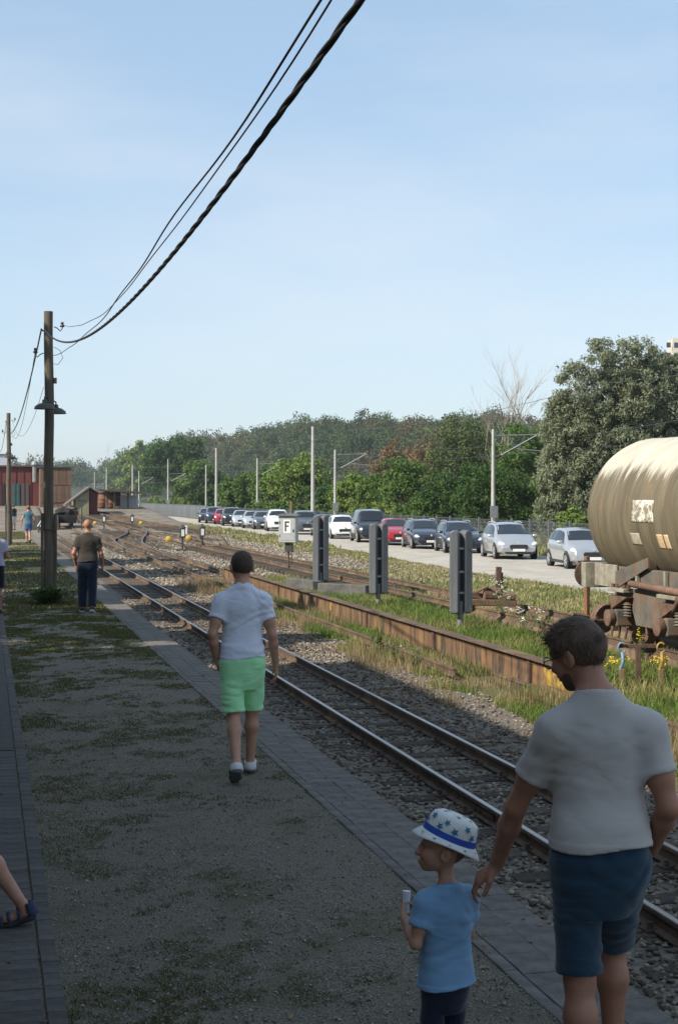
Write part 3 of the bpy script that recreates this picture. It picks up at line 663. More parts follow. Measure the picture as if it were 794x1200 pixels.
# tool stand with hanging couplings
p = P(747, 803); zc = p.x * SN + p.y * CS; k = zc / F_PX
t = thing('tool_stand', 'dark T-shaped stand in the grass before the tank wagon', 'stand', p, -TH)
hs = ZH(757, zc) - GZ
MB().box((0, 0, hs / 2 - 0.1), (0.075, 0.06, hs + 0.2)).build('post', m_rustd, t, bevel=0.006)
MB().box((0.02, 0, hs), (0.62, 0.05, 0.055)).build('crossbar', m_rustd, t, bevel=0.006)
m_lb = M('light_blue_paint', (0.15, 0.27, 0.34), (0.10, 0.19, 0.25), scale=12, rough=0.5)
for (dx, mt, lab) in ((-0.235, m_lb, 'light blue lifting hook hanging from the left of the T-stand'), (0.315, MATS['yellow_worn'], 'yellow lifting hook hanging from the right of the T-stand')):
    c = t.matrix_basis @ Vector((dx, -0.04, hs)) if False else Vector(p) + Euler((0, 0, -TH)).to_matrix() @ Vector((dx, -0.045, hs))
    h = thing('hanging_hook', lab, 'hook', c, -TH, 'hooks on the T-stand')
    ring = []
    for i in range(15):
        a = R(-60) + R(300) * i / 14; ring.append((0.055 * math.cos(a + math.pi / 2), 0, 0.07 * math.sin(a + math.pi / 2) - 0.02))
    MB().tube(ring, 0.014, 7).build('ring', mt, h, smooth=True)
    MB().tube([(0, 0, -0.08), (0.02, 0, -0.2), (-0.02, 0, -0.32), (0.0, 0, -0.4)], [0.022, 0.027, 0.022, 0.016], 8).build('shank', mt, h, smooth=True)
    MB().box((0, 0, -0.5), (0.075, 0.05, 0.36)).build('grip', M('old_wood2', (0.16, 0.11, 0.06), rough=.9) if 'old_wood2' not in MATS else MATS['old_wood2'], h, bevel=0.01)

# rusty upright post near the wagon
p = P(687, 724); zc = p.x * SN + p.y * CS
o = MB().box((0, 0, (ZH(652, zc) - GZ) / 2), (0.10, 0.10, ZH(652, zc) - GZ)).add([], []).build('rusty_post', M('post_rust', (0.24, 0.10, 0.045), (0.13, 0.06, 0.035), scale=5, rough=.9, stretch=(2, 2, .6)), None, loc=p, rot=(0, 0, R(20)), bevel=0.012); tag(o, 'upright rusty post standing by the end of the tank wagon', 'post')

# rusty machinery on the bearers
p = P(572, 722, RTB); p = PX(572, BX[0] + 0.35)[0]; p.z = RTB
t = thing('rusty_machine', 'heap of rusty coupling machinery lying on the wagon track', 'machinery', p, -TH)
m_rs = M('scrap_rust', (0.095, 0.058, 0.04), (0.18, 0.11, 0.072), scale=9, rough=.95, bump=.6)
rg = random.Random(5)
MB().box((0, 0, 0.08), (1.15, 0.55, 0.14), (0.02, 0.03, 0.1)).build('base_plate', m_rs, t, bevel=0.02)
MB().box((-0.3, 0.05, 0.22), (0.5, 0.42, 0.16), (0, 0.06, 0.2)).build('housing', m_rs, t, bevel=0.03)
MB().lathe([(0.09, -0.2), (0.16, -0.18), (0.16, 0.18), (0.09, 0.2)], (0.05, -0.08, 0.24), (1, 0.2, 0), 14).build('drum', m_rs, t)
MB().box((0.38, -0.1, 0.2), (0.4, 0.3, 0.12), (0.1, -0.12, 0)).build('bracket', m_rs, t, bevel=0.02)
for k in range(9):
    a = Vector((rg.uniform(-.5, .5), rg.uniform(-.3, .2), rg.uniform(.12, .3))); b = a + Vector((rg.uniform(-.35, .35), rg.uniform(-.2, .2), rg.uniform(-.02, .16)))
    MB().cyl(a, b, rg.uniform(.018, .035), n=7).build('rod', m_rs, t)
MB().box((0.2, 0.05, 0.5), (0.13, 0.07, 0.7), (0, 0.1, 0.3)).build('upright', m_rs, t, bevel=0.015)
MB().box((0.3, 0.1, 0.45), (0.07, 0.07, 0.55), (0, -0.05, 0.3)).build('upright', m_rs, t, bevel=0.015)
# ------------------------------------------------------------------ tank wagon
def tank_mat():
    m = bpy.data.materials.new('tank_paint'); m.use_nodes = True; n = m.node_tree; L = n.links.new; b = n.nodes['Principled BSDF']; MATS['tank_paint'] = m
    b.inputs['Roughness'].default_value = 0.72
    tcn = n.nodes.new('ShaderNodeTexCoord'); sp = n.nodes.new('ShaderNodeSeparateXYZ'); L(tcn.outputs['Object'], sp.inputs[0])
    at = n.nodes.new('ShaderNodeMath'); at.operation = 'ARCTAN2'; ng = n.nodes.new('ShaderNodeMath'); ng.operation = 'MULTIPLY'; ng.inputs[1].default_value = -1.0; L(sp.outputs[0], ng.inputs[0]); L(sp.outputs[2], at.inputs[0]); L(ng.outputs[0], at.inputs[1])
    ab = n.nodes.new('ShaderNodeMath'); ab.operation = 'ABSOLUTE'; L(at.outputs[0], ab.inputs[0])
    cmb = n.nodes.new('ShaderNodeCombineXYZ'); L(sp.outputs[1], cmb.inputs[0]); 
    mu = n.nodes.new('ShaderNodeMath'); mu.operation = 'MULTIPLY'; L(at.outputs[0], mu.inputs[0]); mu.inputs[1].default_value = 0.5; L(mu.outputs[0], cmb.inputs[1])
    def noise(sc, det, vec, ro=.6):
        t = n.nodes.new('ShaderNodeTexNoise'); t.inputs['Scale'].default_value = sc; t.inputs['Detail'].default_value = det; t.inputs['Roughness'].default_value = ro; L(vec, t.inputs['Vector']); return t.outputs[0]
    def mp_(s): q = n.nodes.new('ShaderNodeMapping'); q.inputs['Scale'].default_value = s; L(cmb.outputs[0], q.inputs['Vector']); return q.outputs[0]
    def mr(x, a, b_, c=0., d=1.): q = n.nodes.new('ShaderNodeMapRange'); q.inputs[1].default_value = a; q.inputs[2].default_value = b_; q.inputs[3].default_value = c; q.inputs[4].default_value = d; L(x, q.inputs[0]); return q.outputs[0]
    def mix(f, a, b_):
        q = n.nodes.new('ShaderNodeMix'); q.data_type = 'RGBA'; L(f, q.inputs[0])
        for i, z in ((6, a), (7, b_)):
            if isinstance(z, tuple): q.inputs[i].default_value = z + (1,)
            else: L(z, q.inputs[i])
        return q.outputs[2]
    streak = noise(2.6, 6, mp_((1.5, 0.5, 1)), .62)
    fine = noise(15, 5, mp_((1.5, 0.2, 1)), .7)
    blot = noise(2.2, 7, mp_((1, 1.6, 1)))
    # grime climbs from below: angle from the top plus streak noise
    sz = n.nodes.new('ShaderNodeMath'); sz.operation = 'MULTIPLY_ADD'; L(streak, sz.inputs[0]); sz.inputs[1].default_value = -1.0; L(sp.outputs[2], sz.inputs[2])
    f2 = n.nodes.new('ShaderNodeMath'); f2.operation = 'MULTIPLY_ADD'; L(fine, f2.inputs[0]); f2.inputs[1].default_value = 0.75; L(sz.outputs[0], f2.inputs[2])
    clean = mr(f2.outputs[0], 0.46, 0.62)
    dirt = mix(mr(streak, .36, .66), (0.165, 0.135, 0.085), (0.085, 0.068, 0.042))
    dirt = mix(mr(fine, .5, .85), dirt, (0.235, 0.205, 0.14))
    dirt = mix(mr(blot, .60, .72), dirt, (0.26, 0.15, 0.075))
    dirt = mix(mr(noise(40, 3, mp_((1, .6, 1))), .66, .74), dirt, (0.09, 0.075, 0.05))
    paint = mix(mr(blot, .3, .7), (0.50, 0.475, 0.40), (0.41, 0.38, 0.30))
    L(mix(clean, dirt, paint), b.inputs['Base Color'])
    bn = n.nodes.new('ShaderNodeBump'); bn.inputs['Strength'].default_value = .06; bn.inputs['Distance'].default_value = .01; L(blot, bn.inputs['Height']); L(bn.outputs[0], b.inputs['Normal'])
    return m
m_tank = tank_mat()
m_under = M('underframe', (0.085, 0.075, 0.065), (0.15, 0.13, 0.105), scale=3, rough=0.9, bump=0.4, bscale=40, c3=(0.17, 0.09, 0.05), s3=4.5, t3=(0.52, 0.68))
m_sillp = M('sill_paint', (0.30, 0.28, 0.22), (0.16, 0.14, 0.11), scale=6, rough=0.85, bump=.3)
XW = (BX[0] + BX[1]) / 2
yEnd = PX(682, BX[0] + 0.1)[0].y - 1.72              # buffer beam end, far end of the wagon
zE = XW * SN + yEnd * CS
tw_ = thing('tank_wagon', 'weathered cream tank wagon with rusty bogies, cut by the right edge', 'tank wagon', (XW, yEnd, RTB))
TR = 1.24
ztop = ZH(520, 27.5); zc_t = ztop - TR - RTB
Ltank = 12.6; y0 = 0.28                        # dished end starts just inside the buffer beam
prof = []
for i in range(13):
    a = math.pi / 2 * i / 12; prof.append((TR * math.sin(a) ** 0.8 if i else 0.0, -0.62 * math.cos(a) + 0.62))
prof += [(TR, 0.62 + d) for d in np.linspace(0.2, Ltank - 1.4, 30)]
prof += [(TR * math.sin(math.pi / 2 * (12 - i) / 12) ** 0.8 if i < 12 else 0.0, Ltank - 0.62 + 0.62 * math.sin(math.pi / 2 * i / 12)) for i in range(1, 13)]
tk = MB().lathe(prof, (0, 0, 0), (0, -1, 0), 72).build('tank', m_tank, tw_, smooth=True, angle=60); tk.location = (0, y0, zc_t)
for yy in (0.66, 3.3, 6.0, 8.7, 11.6):
    sm = MB().lathe([(TR - 0.01, -0.03), (TR + 0.009, -0.018), (TR + 0.009, 0.018), (TR - 0.01, 0.03)], (0, 0, 0), (0, -1, 0), 72).build('weld_seam', m_tank, tk, smooth=True); sm.location = (0, -yy, 0)
def patch(ya, yb, za, zb, off, name, mat, parent):
    """curved plate on the near flank of the tank (local tank coords)"""
    V = []; Fq = []; ny, nz_ = 6, 10
    for j in range(nz_ + 1):
        z = za + (zb - za) * j / nz_
        for i in range(ny + 1): V.append((-math.sqrt(max(0, (TR + off) ** 2 - z * z)), ya + (yb - ya) * i / ny, z))
    for j in range(nz_):
        for i in range(ny): a = j * (ny + 1) + i; Fq.append((a, a + 1, a + ny + 2, a + ny + 1))
    o = link(name, fastmesh(name, V, Fq), mat, parent, smooth=True); so = o.modifiers.new('s', 'SOLIDIFY'); so.thickness = 0.006; so.offset = 1; return o
m_label = M('flaked_label', (0.62, 0.60, 0.52), (0.22, 0.19, 0.13), scale=7, rough=0.85, lo=.46, hi=.56, detail=9, c3=(0.06, .055, .05), s3=26, t3=(.58, .62))
m_oplate = M('orange_plate', (0.62, 0.42, 0.22), (0.55, 0.45, 0.30), scale=5, rough=.7, c3=(0.25, 0.15, 0.08), s3=14, t3=(.6, .68), stretch=(1, 1, 4))
def tank_pt(px, py):
    """tank local (y, z) on the near flank seen at a pixel"""
    best = None
    for it in range(400):
        Y = yEnd - 9 + it * 0.02
        zc = (XW - TR * 0.97) * SN + Y * CS; xc = (XW - TR * 0.97) * CS - Y * SN
        e = abs(397 + F_PX * xc / zc - px)
        if best is None or e < best[0]: best = (e, Y, ZH(py, zc))
    return best[1] - yEnd - y0, best[2] - RTB - zc_t
ya, za = tank_pt(742, 612); yb, zb = tank_pt(767, 586)
patch(yb, ya, za, zb, 0.004, 'label_panel', m_label, tk)
ya, za = tank_pt(768, 643); yb, zb = tank_pt(782, 627)
patch(yb, ya, za, zb, 0.004, 'warning_plate', m_oplate, tk)
ya, za = tank_pt(737, 638); yb, zb = tank_pt(748, 625)
patch(yb, ya, za, zb, 0.003, 'faded_label', M('faded', (0.42, 0.39, 0.31), (0.3, 0.26, 0.18), scale=9, rough=.85), tk)
# underframe in wagon coords: rail top z=0
BH = 1.06
yb_ = lambda d: -d
fr = MB(); 
for sx in (-1, 1):
    MB().box((sx * 1.0, -6.6, 1.12), (0.12, 13.0, 0.28)).build('solebar', m_under, tw_, bevel=.01)
MB().box((0, -0.09, 1.08), (2.5, 0.18, 0.42)).build('headstock', m_sillp, tw_, bevel=.01)
MB().box((-1.085, -0.66, 1.1), (0.03, 0.9, 0.37)).build('side_sill', m_sillp, tw_, bevel=.01)
for sx in (-1, 1):
    c = (sx * 0.88, 0, BH)
    bf = MB().lathe([(0.13, -0.02), (0.13, 0.30), (0.085, 0.31), (0.085, 0.56), (0.235, 0.585), (0.24, 0.62), (0.0, 0.645)], c, (0, 1, 0), 22).build('buffer', m_rustd, tw_, smooth=True, angle=35)
    MB().box((sx * 0.88, 0.02, BH), (0.36, 0.05, 0.4)).build('buffer_base', m_under, tw_, bevel=.01)
MB().tube([(0, 0, 1.0), (0, .2, 1.0), (0, .34, .9), (0, .36, .6)], 0.035, 7).build('draw_hook', m_rustd, tw_)
# saddle plates sloping up to the tank
for yy in (-0.95, -11.9):
    for sx in (-1, 1): MB().prism([(-0.6, 1.25), (0.75, 1.25), (0.75, 1.75), (0.1, 1.7)], sx * 0.55 - 0.02, sx * 0.55 + 0.02, Matrix(((0, 0, 1), (1, 0, 0), (0, 1, 0)))).build('saddle', m_under, tw_).location = (0, yy, 0)
sw = MB().add([(-1.13, -1.12, 1.18), (-1.13, -2.35, 1.46), (-1.13, -2.35, 1.30), (-1.13, -1.12, 0.90), (-1.105, -1.12, 1.18), (-1.105, -2.35, 1.46), (-1.105, -2.35, 1.30), (-1.105, -1.12, 0.90)], [(0, 1, 2, 3), (7, 6, 5, 4), (0, 4, 5, 1), (1, 5, 6, 2), (2, 6, 7, 3), (3, 7, 4, 0)])
sw.build('brace_plate', m_under, tw_)
MB().box((-0.86, -0.34, 1.50), (0.05, 0.26, 0.44)).build('white_plate', M('white_flaked', (0.66, 0.65, 0.6), (0.3, 0.27, 0.2), scale=10, rough=.8, lo=.5, hi=.65), tw_)
MB().tube([(-1.15, -1.75, 1.02), (-1.17, -3.4, 0.99), (-1.17, -8, 0.97)], 0.055, 10).build('brake_pipe', M('pipe_rust', (0.22, 0.12, 0.08), (0.14, 0.08, 0.055), scale=4, rough=.85), tw_, smooth=True)
for yy in (-1.9, -2.9, -4.4): MB().box((-1.1, yy, 1.12), (0.05, 0.07, 0.3)).build('pipe_hanger', m_sillp, tw_)
def bogie(yc, label):
    b = bpy.data.objects.new('bogie', None); COL.objects.link(b); b.parent = tw_; b.location = (0, yc, 0)
    WB = 0.9
    for s in (-1, 1):
        x = s * 1.02
        # pressed side frame
        fp = [(-1.42, .60), (-1.32, .86), (-1.05, .93), (1.05, .93), (1.32, .86), (1.42, .60), (1.22, .5), (1.12, .62), (.66, .62), (.5, .36), (-.5, .36), (-.66, .62), (-1.12, .62), (-1.22, .5)]
        o = MB().prism(fp, x - 0.035, x + 0.035, Matrix(((0, 0, 1), (1, 0, 0), (0, 1, 0)))).build('side_frame', m_under, b, bevel=.01)
        for q in (-1, 1):
            yq = q * WB
            MB().box((x + s * 0.1, yq, 0.46), (0.3, 0.26, 0.28)).build('axle_box', m_under, b, bevel=.03)
            MB().lathe([(0.12, 0), (0.135, .02), (0.135, 0.1), (0.075, .12), (0.0, .125)], (x + s * 0.25, yq, 0.46), (s, 0, 0), 16).build('axle_cap', m_rs, b, smooth=True, angle=40)
            # triangular spring hanger
            tri = MB().add([(x + s * .17, yq - .33, .80), (x + s * .17, yq + .33, .80), (x + s * .28, yq, .60), (x + s * .05, yq - .33, .80), (x + s * .05, yq + .33, .80), (x + s * .05, yq, .60), (x + s * .30, yq, .80)], [(0, 2, 6), (1, 6, 2), (3, 5, 2, 0), (4, 1, 2, 5), (3, 0, 6, 1, 4)])
            tri.build('spring_hanger', m_rs, b)
            for dq in (-.22, .22):
                sp_ = MB()
                for kk in range(5): sp_.lathe([(.05, -.018), (.075, 0), (.05, .018)], (x + s * .1, yq + dq, .50 + kk * .045), (0, 0, 1), 10)
                sp_.cyl((x + s * .1, yq + dq, .48), (x + s * .1, yq + dq, .72), .05, n=8); sp_.build('spring', m_under, b)
            MB().box((x + s * .12, yq, .90), (.18, .62, .06)).build('cover_plate', m_sillp, b, bevel=.01)
            for dq in (-.3, -.15, .12, .28): MB().cyl((x + s * .12, yq + dq, .92), (x + s * .12, yq + dq, .985), .035, n=8).build('bolt', m_rustd, b)
            MB().box((x - s * .02, yq + .52 * q, .45), (.1, .09, .5), (0.12 * q, 0, 0)).build('brake_hanger', m_rustd, b)
            MB().box((s * .76, yq + .47 * q, .42), (.1, .1, .34), (0.15 * q, 0, 0)).build('brake_block', m_rs, b)
    for q in (-1, 1):
        ws = MB().cyl((-.95, q * WB, .46), (.95, q * WB, .46), .07, n=12).build('axle', m_rustd, b)
        for s in (-1, 1):
            MB().lathe([(.10, -.08), (.10, .08), (.16, .075), (.18, .03), (.38, .035), (.40, .06), (.455, .062), (.462, -.03), (.487, -.045), (.487, -.07), (.40, -.072), (.38, -.03), (.18, -.03), (.16, -.075)], (s * .76, q * WB, .46), (s, 0, 0), 32).build('wheel', m_rs, ws, smooth=True, angle=35)
    MB().box((0, 0, .72), (2.0, .4, .3)).build('bolster', m_under, b)
    for q in (-1, 1): MB().box((0, q * 1.3, .68), (2.0, .1, .2)).build('end_beam', m_under, b)
    MB().tube([(-1.16, -.95, .62), (-1.22, -1.35, .9), (-1.1, -1.55, 1.0)], .045, 8).build('air_hose', m_rs, b, smooth=True)
    MB().box((-1.0, -2.1, .78), (.5, 1.0, .36)).build('brake_box', m_under, b, bevel=.01)
    return b
bogie(-2.25, 'near'); bogie(-10.6, 'rear')
for k in range(3): MB().tube([(-0.55 + k * 0.18, 0.35 + k * .15, -0.2), (-0.5 + k * .2, 0.42 + k * .1, 0.22), (-0.42 + k * .22, 0.55, 0.5)], .022, 6).build('coupling_lever', m_rustd, tw_)
# wheel scrap lying under the wagon end
p = PX(706, BX[0] + 0.2)[0]; t = thing('scrap_wheel', 'rusty wheel and iron scrap lying under the tank wagon', 'scrap', (p.x, p.y, RTB + 0.12), R(30))
MB().lathe([(.1, -.05), (.22, -.05), (.24, -.07), (.26, -.07), (.26, .05), (.22, .06), (.2, .03), (.1, .03)], (0, 0, .13), (.2, 1, .2), 20).build('rim', m_rs, t)
for k in range(5): MB().cyl((random.uniform(-.5, .5), random.uniform(-.3, .3), .05), (random.uniform(-.6, .6), random.uniform(-.3, .3), random.uniform(.1, .35)), .04, n=6).build('bar', m_rs, t)
# ------------------------------------------------------------------ station house and trees left of the platform (they shade it)
m_plas = M('plaster', (0.42, 0.36, 0.24), (0.36, 0.30, 0.2), scale=2, rough=0.9, bump=.2)
m_roof = M('roof_tile', (0.17, 0.075, 0.05), (0.11, 0.055, 0.04), scale=4, rough=.9, bump=.5)
m_win = M('window_glass', (0.03, 0.035, 0.04), rough=0.06, spec=.6)
m_wframe = M('window_frame', (0.5, 0.48, 0.42), rough=.6)
HX0, HX1, HY0, HY1, EV = -11.0, -3.2, -17.0, 18.2, 6.5
hs_ = thing('station_house', 'two-storey station house with pitched roof left of the platform', 'house', (HX0 / 2 + HX1 / 2, (HY0 + HY1) / 2, 0))
W2 = (HX1 - HX0) / 2; D2 = (HY1 - HY0) / 2
MB().prism([(-W2, -.4), (W2, -.4), (W2, EV), (0, EV + 3.1), (-W2, EV)], -D2, D2).build('wall', m_plas, hs_)
for s in (-1, 1):
    MB().add([(s * (W2 + .7), -D2 - .6, EV - .42), (s * (W2 + .7), D2 + .6, EV - .42), (0, D2 + .6, EV + 3.25), (0, -D2 - .6, EV + 3.25), (s * (W2 + .7), -D2 - .6, EV - .27), (s * (W2 + .7), D2 + .6, EV - .27), (0, D2 + .6, EV + 3.42), (0, -D2 - .6, EV + 3.42)], [(0, 1, 2, 3), (4, 5, 6, 7), (0, 1, 5, 4), (1, 2, 6, 5), (2, 3, 7, 6), (3, 0, 4, 7)]).build('roof', m_roof, hs_)
for yy in (-8, 3.5): MB().box((0.2, yy, EV + 3.4), (.7, .7, 1.7)).build('chimney', m_roof, hs_, bevel=.02)
for zz in (1.6, 4.9):
    for k in range(8):
        yy = -D2 + 2 + k * 3.5
        wd = MB().box((W2 + .01, yy, zz), (.06, 1.1, 1.7)).build('window', m_wframe, hs_)
        for q in (-1, 1): MB().box((W2 + .035, yy + q * .26, zz), (.03, .44, 1.5)).build('pane', m_win, wd)
# unseen roof in front of the house, added to darken the platform
ca = thing('shade_canopy', 'unseen wooden canopy along the station house, added to darken the platform', 'canopy', (-1.9, (HY0 + HY1) / 2, 0))
MB().add([(-1.3, -D2, 3.9), (1.15, -D2, 3.45), (1.15, D2, 3.45), (-1.3, D2, 3.9), (-1.3, -D2, 4.0), (1.15, -D2, 3.55), (1.15, D2, 3.55), (-1.3, D2, 4.0)], [(3, 2, 1, 0), (4, 5, 6, 7), (0, 1, 5, 4), (1, 2, 6, 5), (2, 3, 7, 6), (3, 0, 4, 7)]).build('roof', m_roof, ca)
for k in range(6): MB().box((0.9, -D2 + 1 + k * 5.4, 1.73), (.16, .16, 3.46)).build('column', m_pole, ca)

# ------------------------------------------------------------------ foliage
def leafm(name, col, isl=.3, tr=.3, dry=None):
    return M(name, col, dry, scale=.35, rough=.7, island=isl, transl=tr, spec=.2, lo=.45, hi=.7)
def leaves(cent, rad, n_per, size, seed, asp=1.6, droop=0.0, outw=None):
    """leaf quads scattered on/in clumps; cent (k,3), rad (k,)"""
    rg = np.random.default_rng(seed); k = len(cent); N = k * n_per
    c = np.repeat(cent, n_per, 0); r = np.repeat(rad, n_per)
    d = rg.normal(0, 1, (N, 3)); d /= np.linalg.norm(d, axis=1)[:, None]
    rr = rg.random(N) ** 0.45
    p = c + d * (r * rr)[:, None] * np.array([1, 1, .8])
    nrm = d * .8 + rg.normal(0, .6, (N, 3)) + np.array([0, 0, .35]); nrm /= np.linalg.norm(nrm, axis=1)[:, None]
    a = rg.normal(0, 1, (N, 3)); a[:, 2] -= droop; a -= nrm * (a * nrm).sum(1)[:, None]; a /= np.linalg.norm(a, axis=1)[:, None]
    b = np.cross(nrm, a); s = size * rg.uniform(.55, 1.3, N)[:, None]
    a = a * s * asp * .5; b = b * s * .5
    V = np.stack([p - a, p + b * .9 - a * .1, p + a, p - b * .9 - a * .1], 1).reshape(-1, 3)
    return V, np.arange(N * 4).reshape(-1, 4)
def crown(seed, rx, ry, rz, nc, npl, size, bottom=-.75, asp=1.6, droop=0., lob=.28, clump=.3, taper=0.0):
    rg = np.random.default_rng(seed)
    d = rg.normal(0, 1, (nc * 3, 3)); d /= np.linalg.norm(d, axis=1)[:, None]; d = d[d[:, 2] > bottom][:nc]
    # uneven outline: a few random lobes
    lb = rg.normal(0, 1, (7, 3)); lb /= np.linalg.norm(lb, axis=1)[:, None]
    f = 1 - lob * .6 + lob * np.max(np.clip(d @ lb.T, 0, 1) ** 3, axis=1) * 1.3 + rg.normal(0, .06, len(d))
    rr = rg.random(len(d)) ** .38 * f
    c = d * rr[:, None]; w_ = 1 - taper * np.clip((c[:, 2] + 1) / 2, 0, 1)
    c = c * np.array([rx, ry, rz]); c[:, 0] *= w_; c[:, 1] *= w_
    rad = clump * min(rx, rz) * rg.uniform(.6, 1.25, len(c))
    return leaves(c, rad, npl, size, seed + 1, asp, droop)
def limbs(seed, H, r, cz, rx, rz, n=7):
    rg = random.Random(seed); b = MB()
    top = cz + rz * .45; m_ = 7; ax = [(rg.uniform(-.03, .03) * H * i / m_, rg.uniform(-.03, .03) * H * i / m_, top * i / m_) for i in range(m_ + 1)]
    b.tube(ax, [r * (1 - .85 * i / m_) for i in range(m_ + 1)], 9)
    for k in range(n):
        i = rg.randint(2, m_ - 1); p = Vector(ax[i]); a = rg.uniform(0, 6.28); L_ = rx * rg.uniform(.5, .9)
        q = [p, p + Vector((math.cos(a) * L_ * .4, math.sin(a) * L_ * .4, L_ * .35)), p + Vector((math.cos(a) * L_ * .8, math.sin(a) * L_ * .8, L_ * .55)), p + Vector((math.cos(a + .2) * L_, math.sin(a + .2) * L_, L_ * .95))]
        r0 = r * (1 - .85 * i / m_) * .6; b.tube(q, [r0, r0 * .7, r0 * .4, r0 * .1], 6)
    return b
m_bark = M('bark', (0.09, 0.07, 0.05), (0.15, 0.12, 0.09), scale=5, rough=.95, bump=.8, bscale=25, stretch=(3, 3, .6))
m_birch = M('pale_bark', (0.27, 0.23, 0.19), (0.17, 0.14, 0.115), scale=5, rough=.9, stretch=(1, 1, 2))
CROWN_CACHE = {}
def tree(name, label, cat, loc, H, rx, rz, cz, lmat, seed, nc=90, npl=55, size=.35, group=None, trunk=True, r=.2, bark=None, **kw):
    t = thing(name, label, cat, loc, random.uniform(0, 6.28) * 0, group)
    key = (seed, rx, rz, nc, npl, size)
    if key not in CROWN_CACHE:
        V, Fq = crown(seed, rx, rx, rz, nc, npl, size, **kw); CROWN_CACHE[key] = fastmesh('crown', V, Fq)
    link('crown', CROWN_CACHE[key], lmat, t, (0, 0, cz))
    if trunk: limbs(seed, H, r, cz, rx, rz).build('trunk', bark or m_bark, t, smooth=True)
    return t
m_leafA = leafm('leaf_mid', (0.085, 0.15, 0.032), dry=(0.13, 0.18, 0.045))
m_leafB = leafm('leaf_dark', (0.05, 0.10, 0.024), dry=(0.075, 0.125, 0.03))
m_leafC = leafm('leaf_fresh', (0.145, 0.215, 0.042), dry=(0.20, 0.235, 0.06))
m_leafW = leafm('leaf_willow', (0.20, 0.225, 0.135), dry=(0.26, 0.28, 0.18), tr=.35, isl=.2)
m_leafR = leafm('leaf_copper', (0.19, 0.12, 0.06), dry=(0.22, 0.15, 0.07))
m_leafF = leafm('leaf_forest', (0.08, 0.11, 0.038), dry=(0.13, 0.145, 0.055), isl=.35)
# off-frame trees that dapple the far platform
for i, (x, y, H) in enumerate(((-7.2, 23.5, 9.0), (-7.0, 30.5, 9.5), (-7.5, 38.5, 10), (-7.5, 47.5, 10.5), (-8, 57, 11))):
    tree('lime_tree', ['nearest', 'second', 'third', 'fourth', 'fifth'][i] + ' tree of the row left of the platform beyond the station house', 'tree', (x, y, 0), H, 3.5, H * .38, H * .62, m_leafA, 30 + i % 2, nc=80, npl=45, size=.42, group='trees left of the platform')
# ------------------------------------------------------------------ cars
m_glass = M('car_glass', (0.012, 0.015, 0.018), rough=0.04, spec=.7)
m_tyre = M('tyre', (0.018, 0.018, 0.019), rough=.85)
m_alloy = M('alloy', (0.42, 0.43, 0.44), rough=.4, metal=.25)
m_trim = M('black_trim', (0.02, 0.02, 0.022), rough=.5)
m_lampg = M('lamp_glass', (0.72, 0.74, 0.76), rough=.08, spec=.8)
m_redl = M('tail_lamp', (0.35, 0.01, 0.01), rough=.2)
m_plate = M('number_plate', (0.72, 0.72, 0.70), rough=.4)
def paint(name, col, metal=.3): return M(name, col, rough=.28, metal=metal, coat=1.0)
PAINT = dict(silver=paint('paint_silver', (0.46, 0.47, 0.485), .55), navy=paint('paint_navy', (0.022, 0.026, 0.04)), black=paint('paint_black', (0.012, 0.012, 0.014)), red=paint('paint_red', (0.42, 0.012, 0.022)),
             white=paint('paint_white', (0.76, 0.77, 0.77), 0), grey=paint('paint_grey', (0.12, 0.13, 0.14), .5), palesilver=paint('paint_pale', (0.56, 0.59, 0.62), .5), blue=paint('paint_blue', (0.03, 0.045, 0.08)))
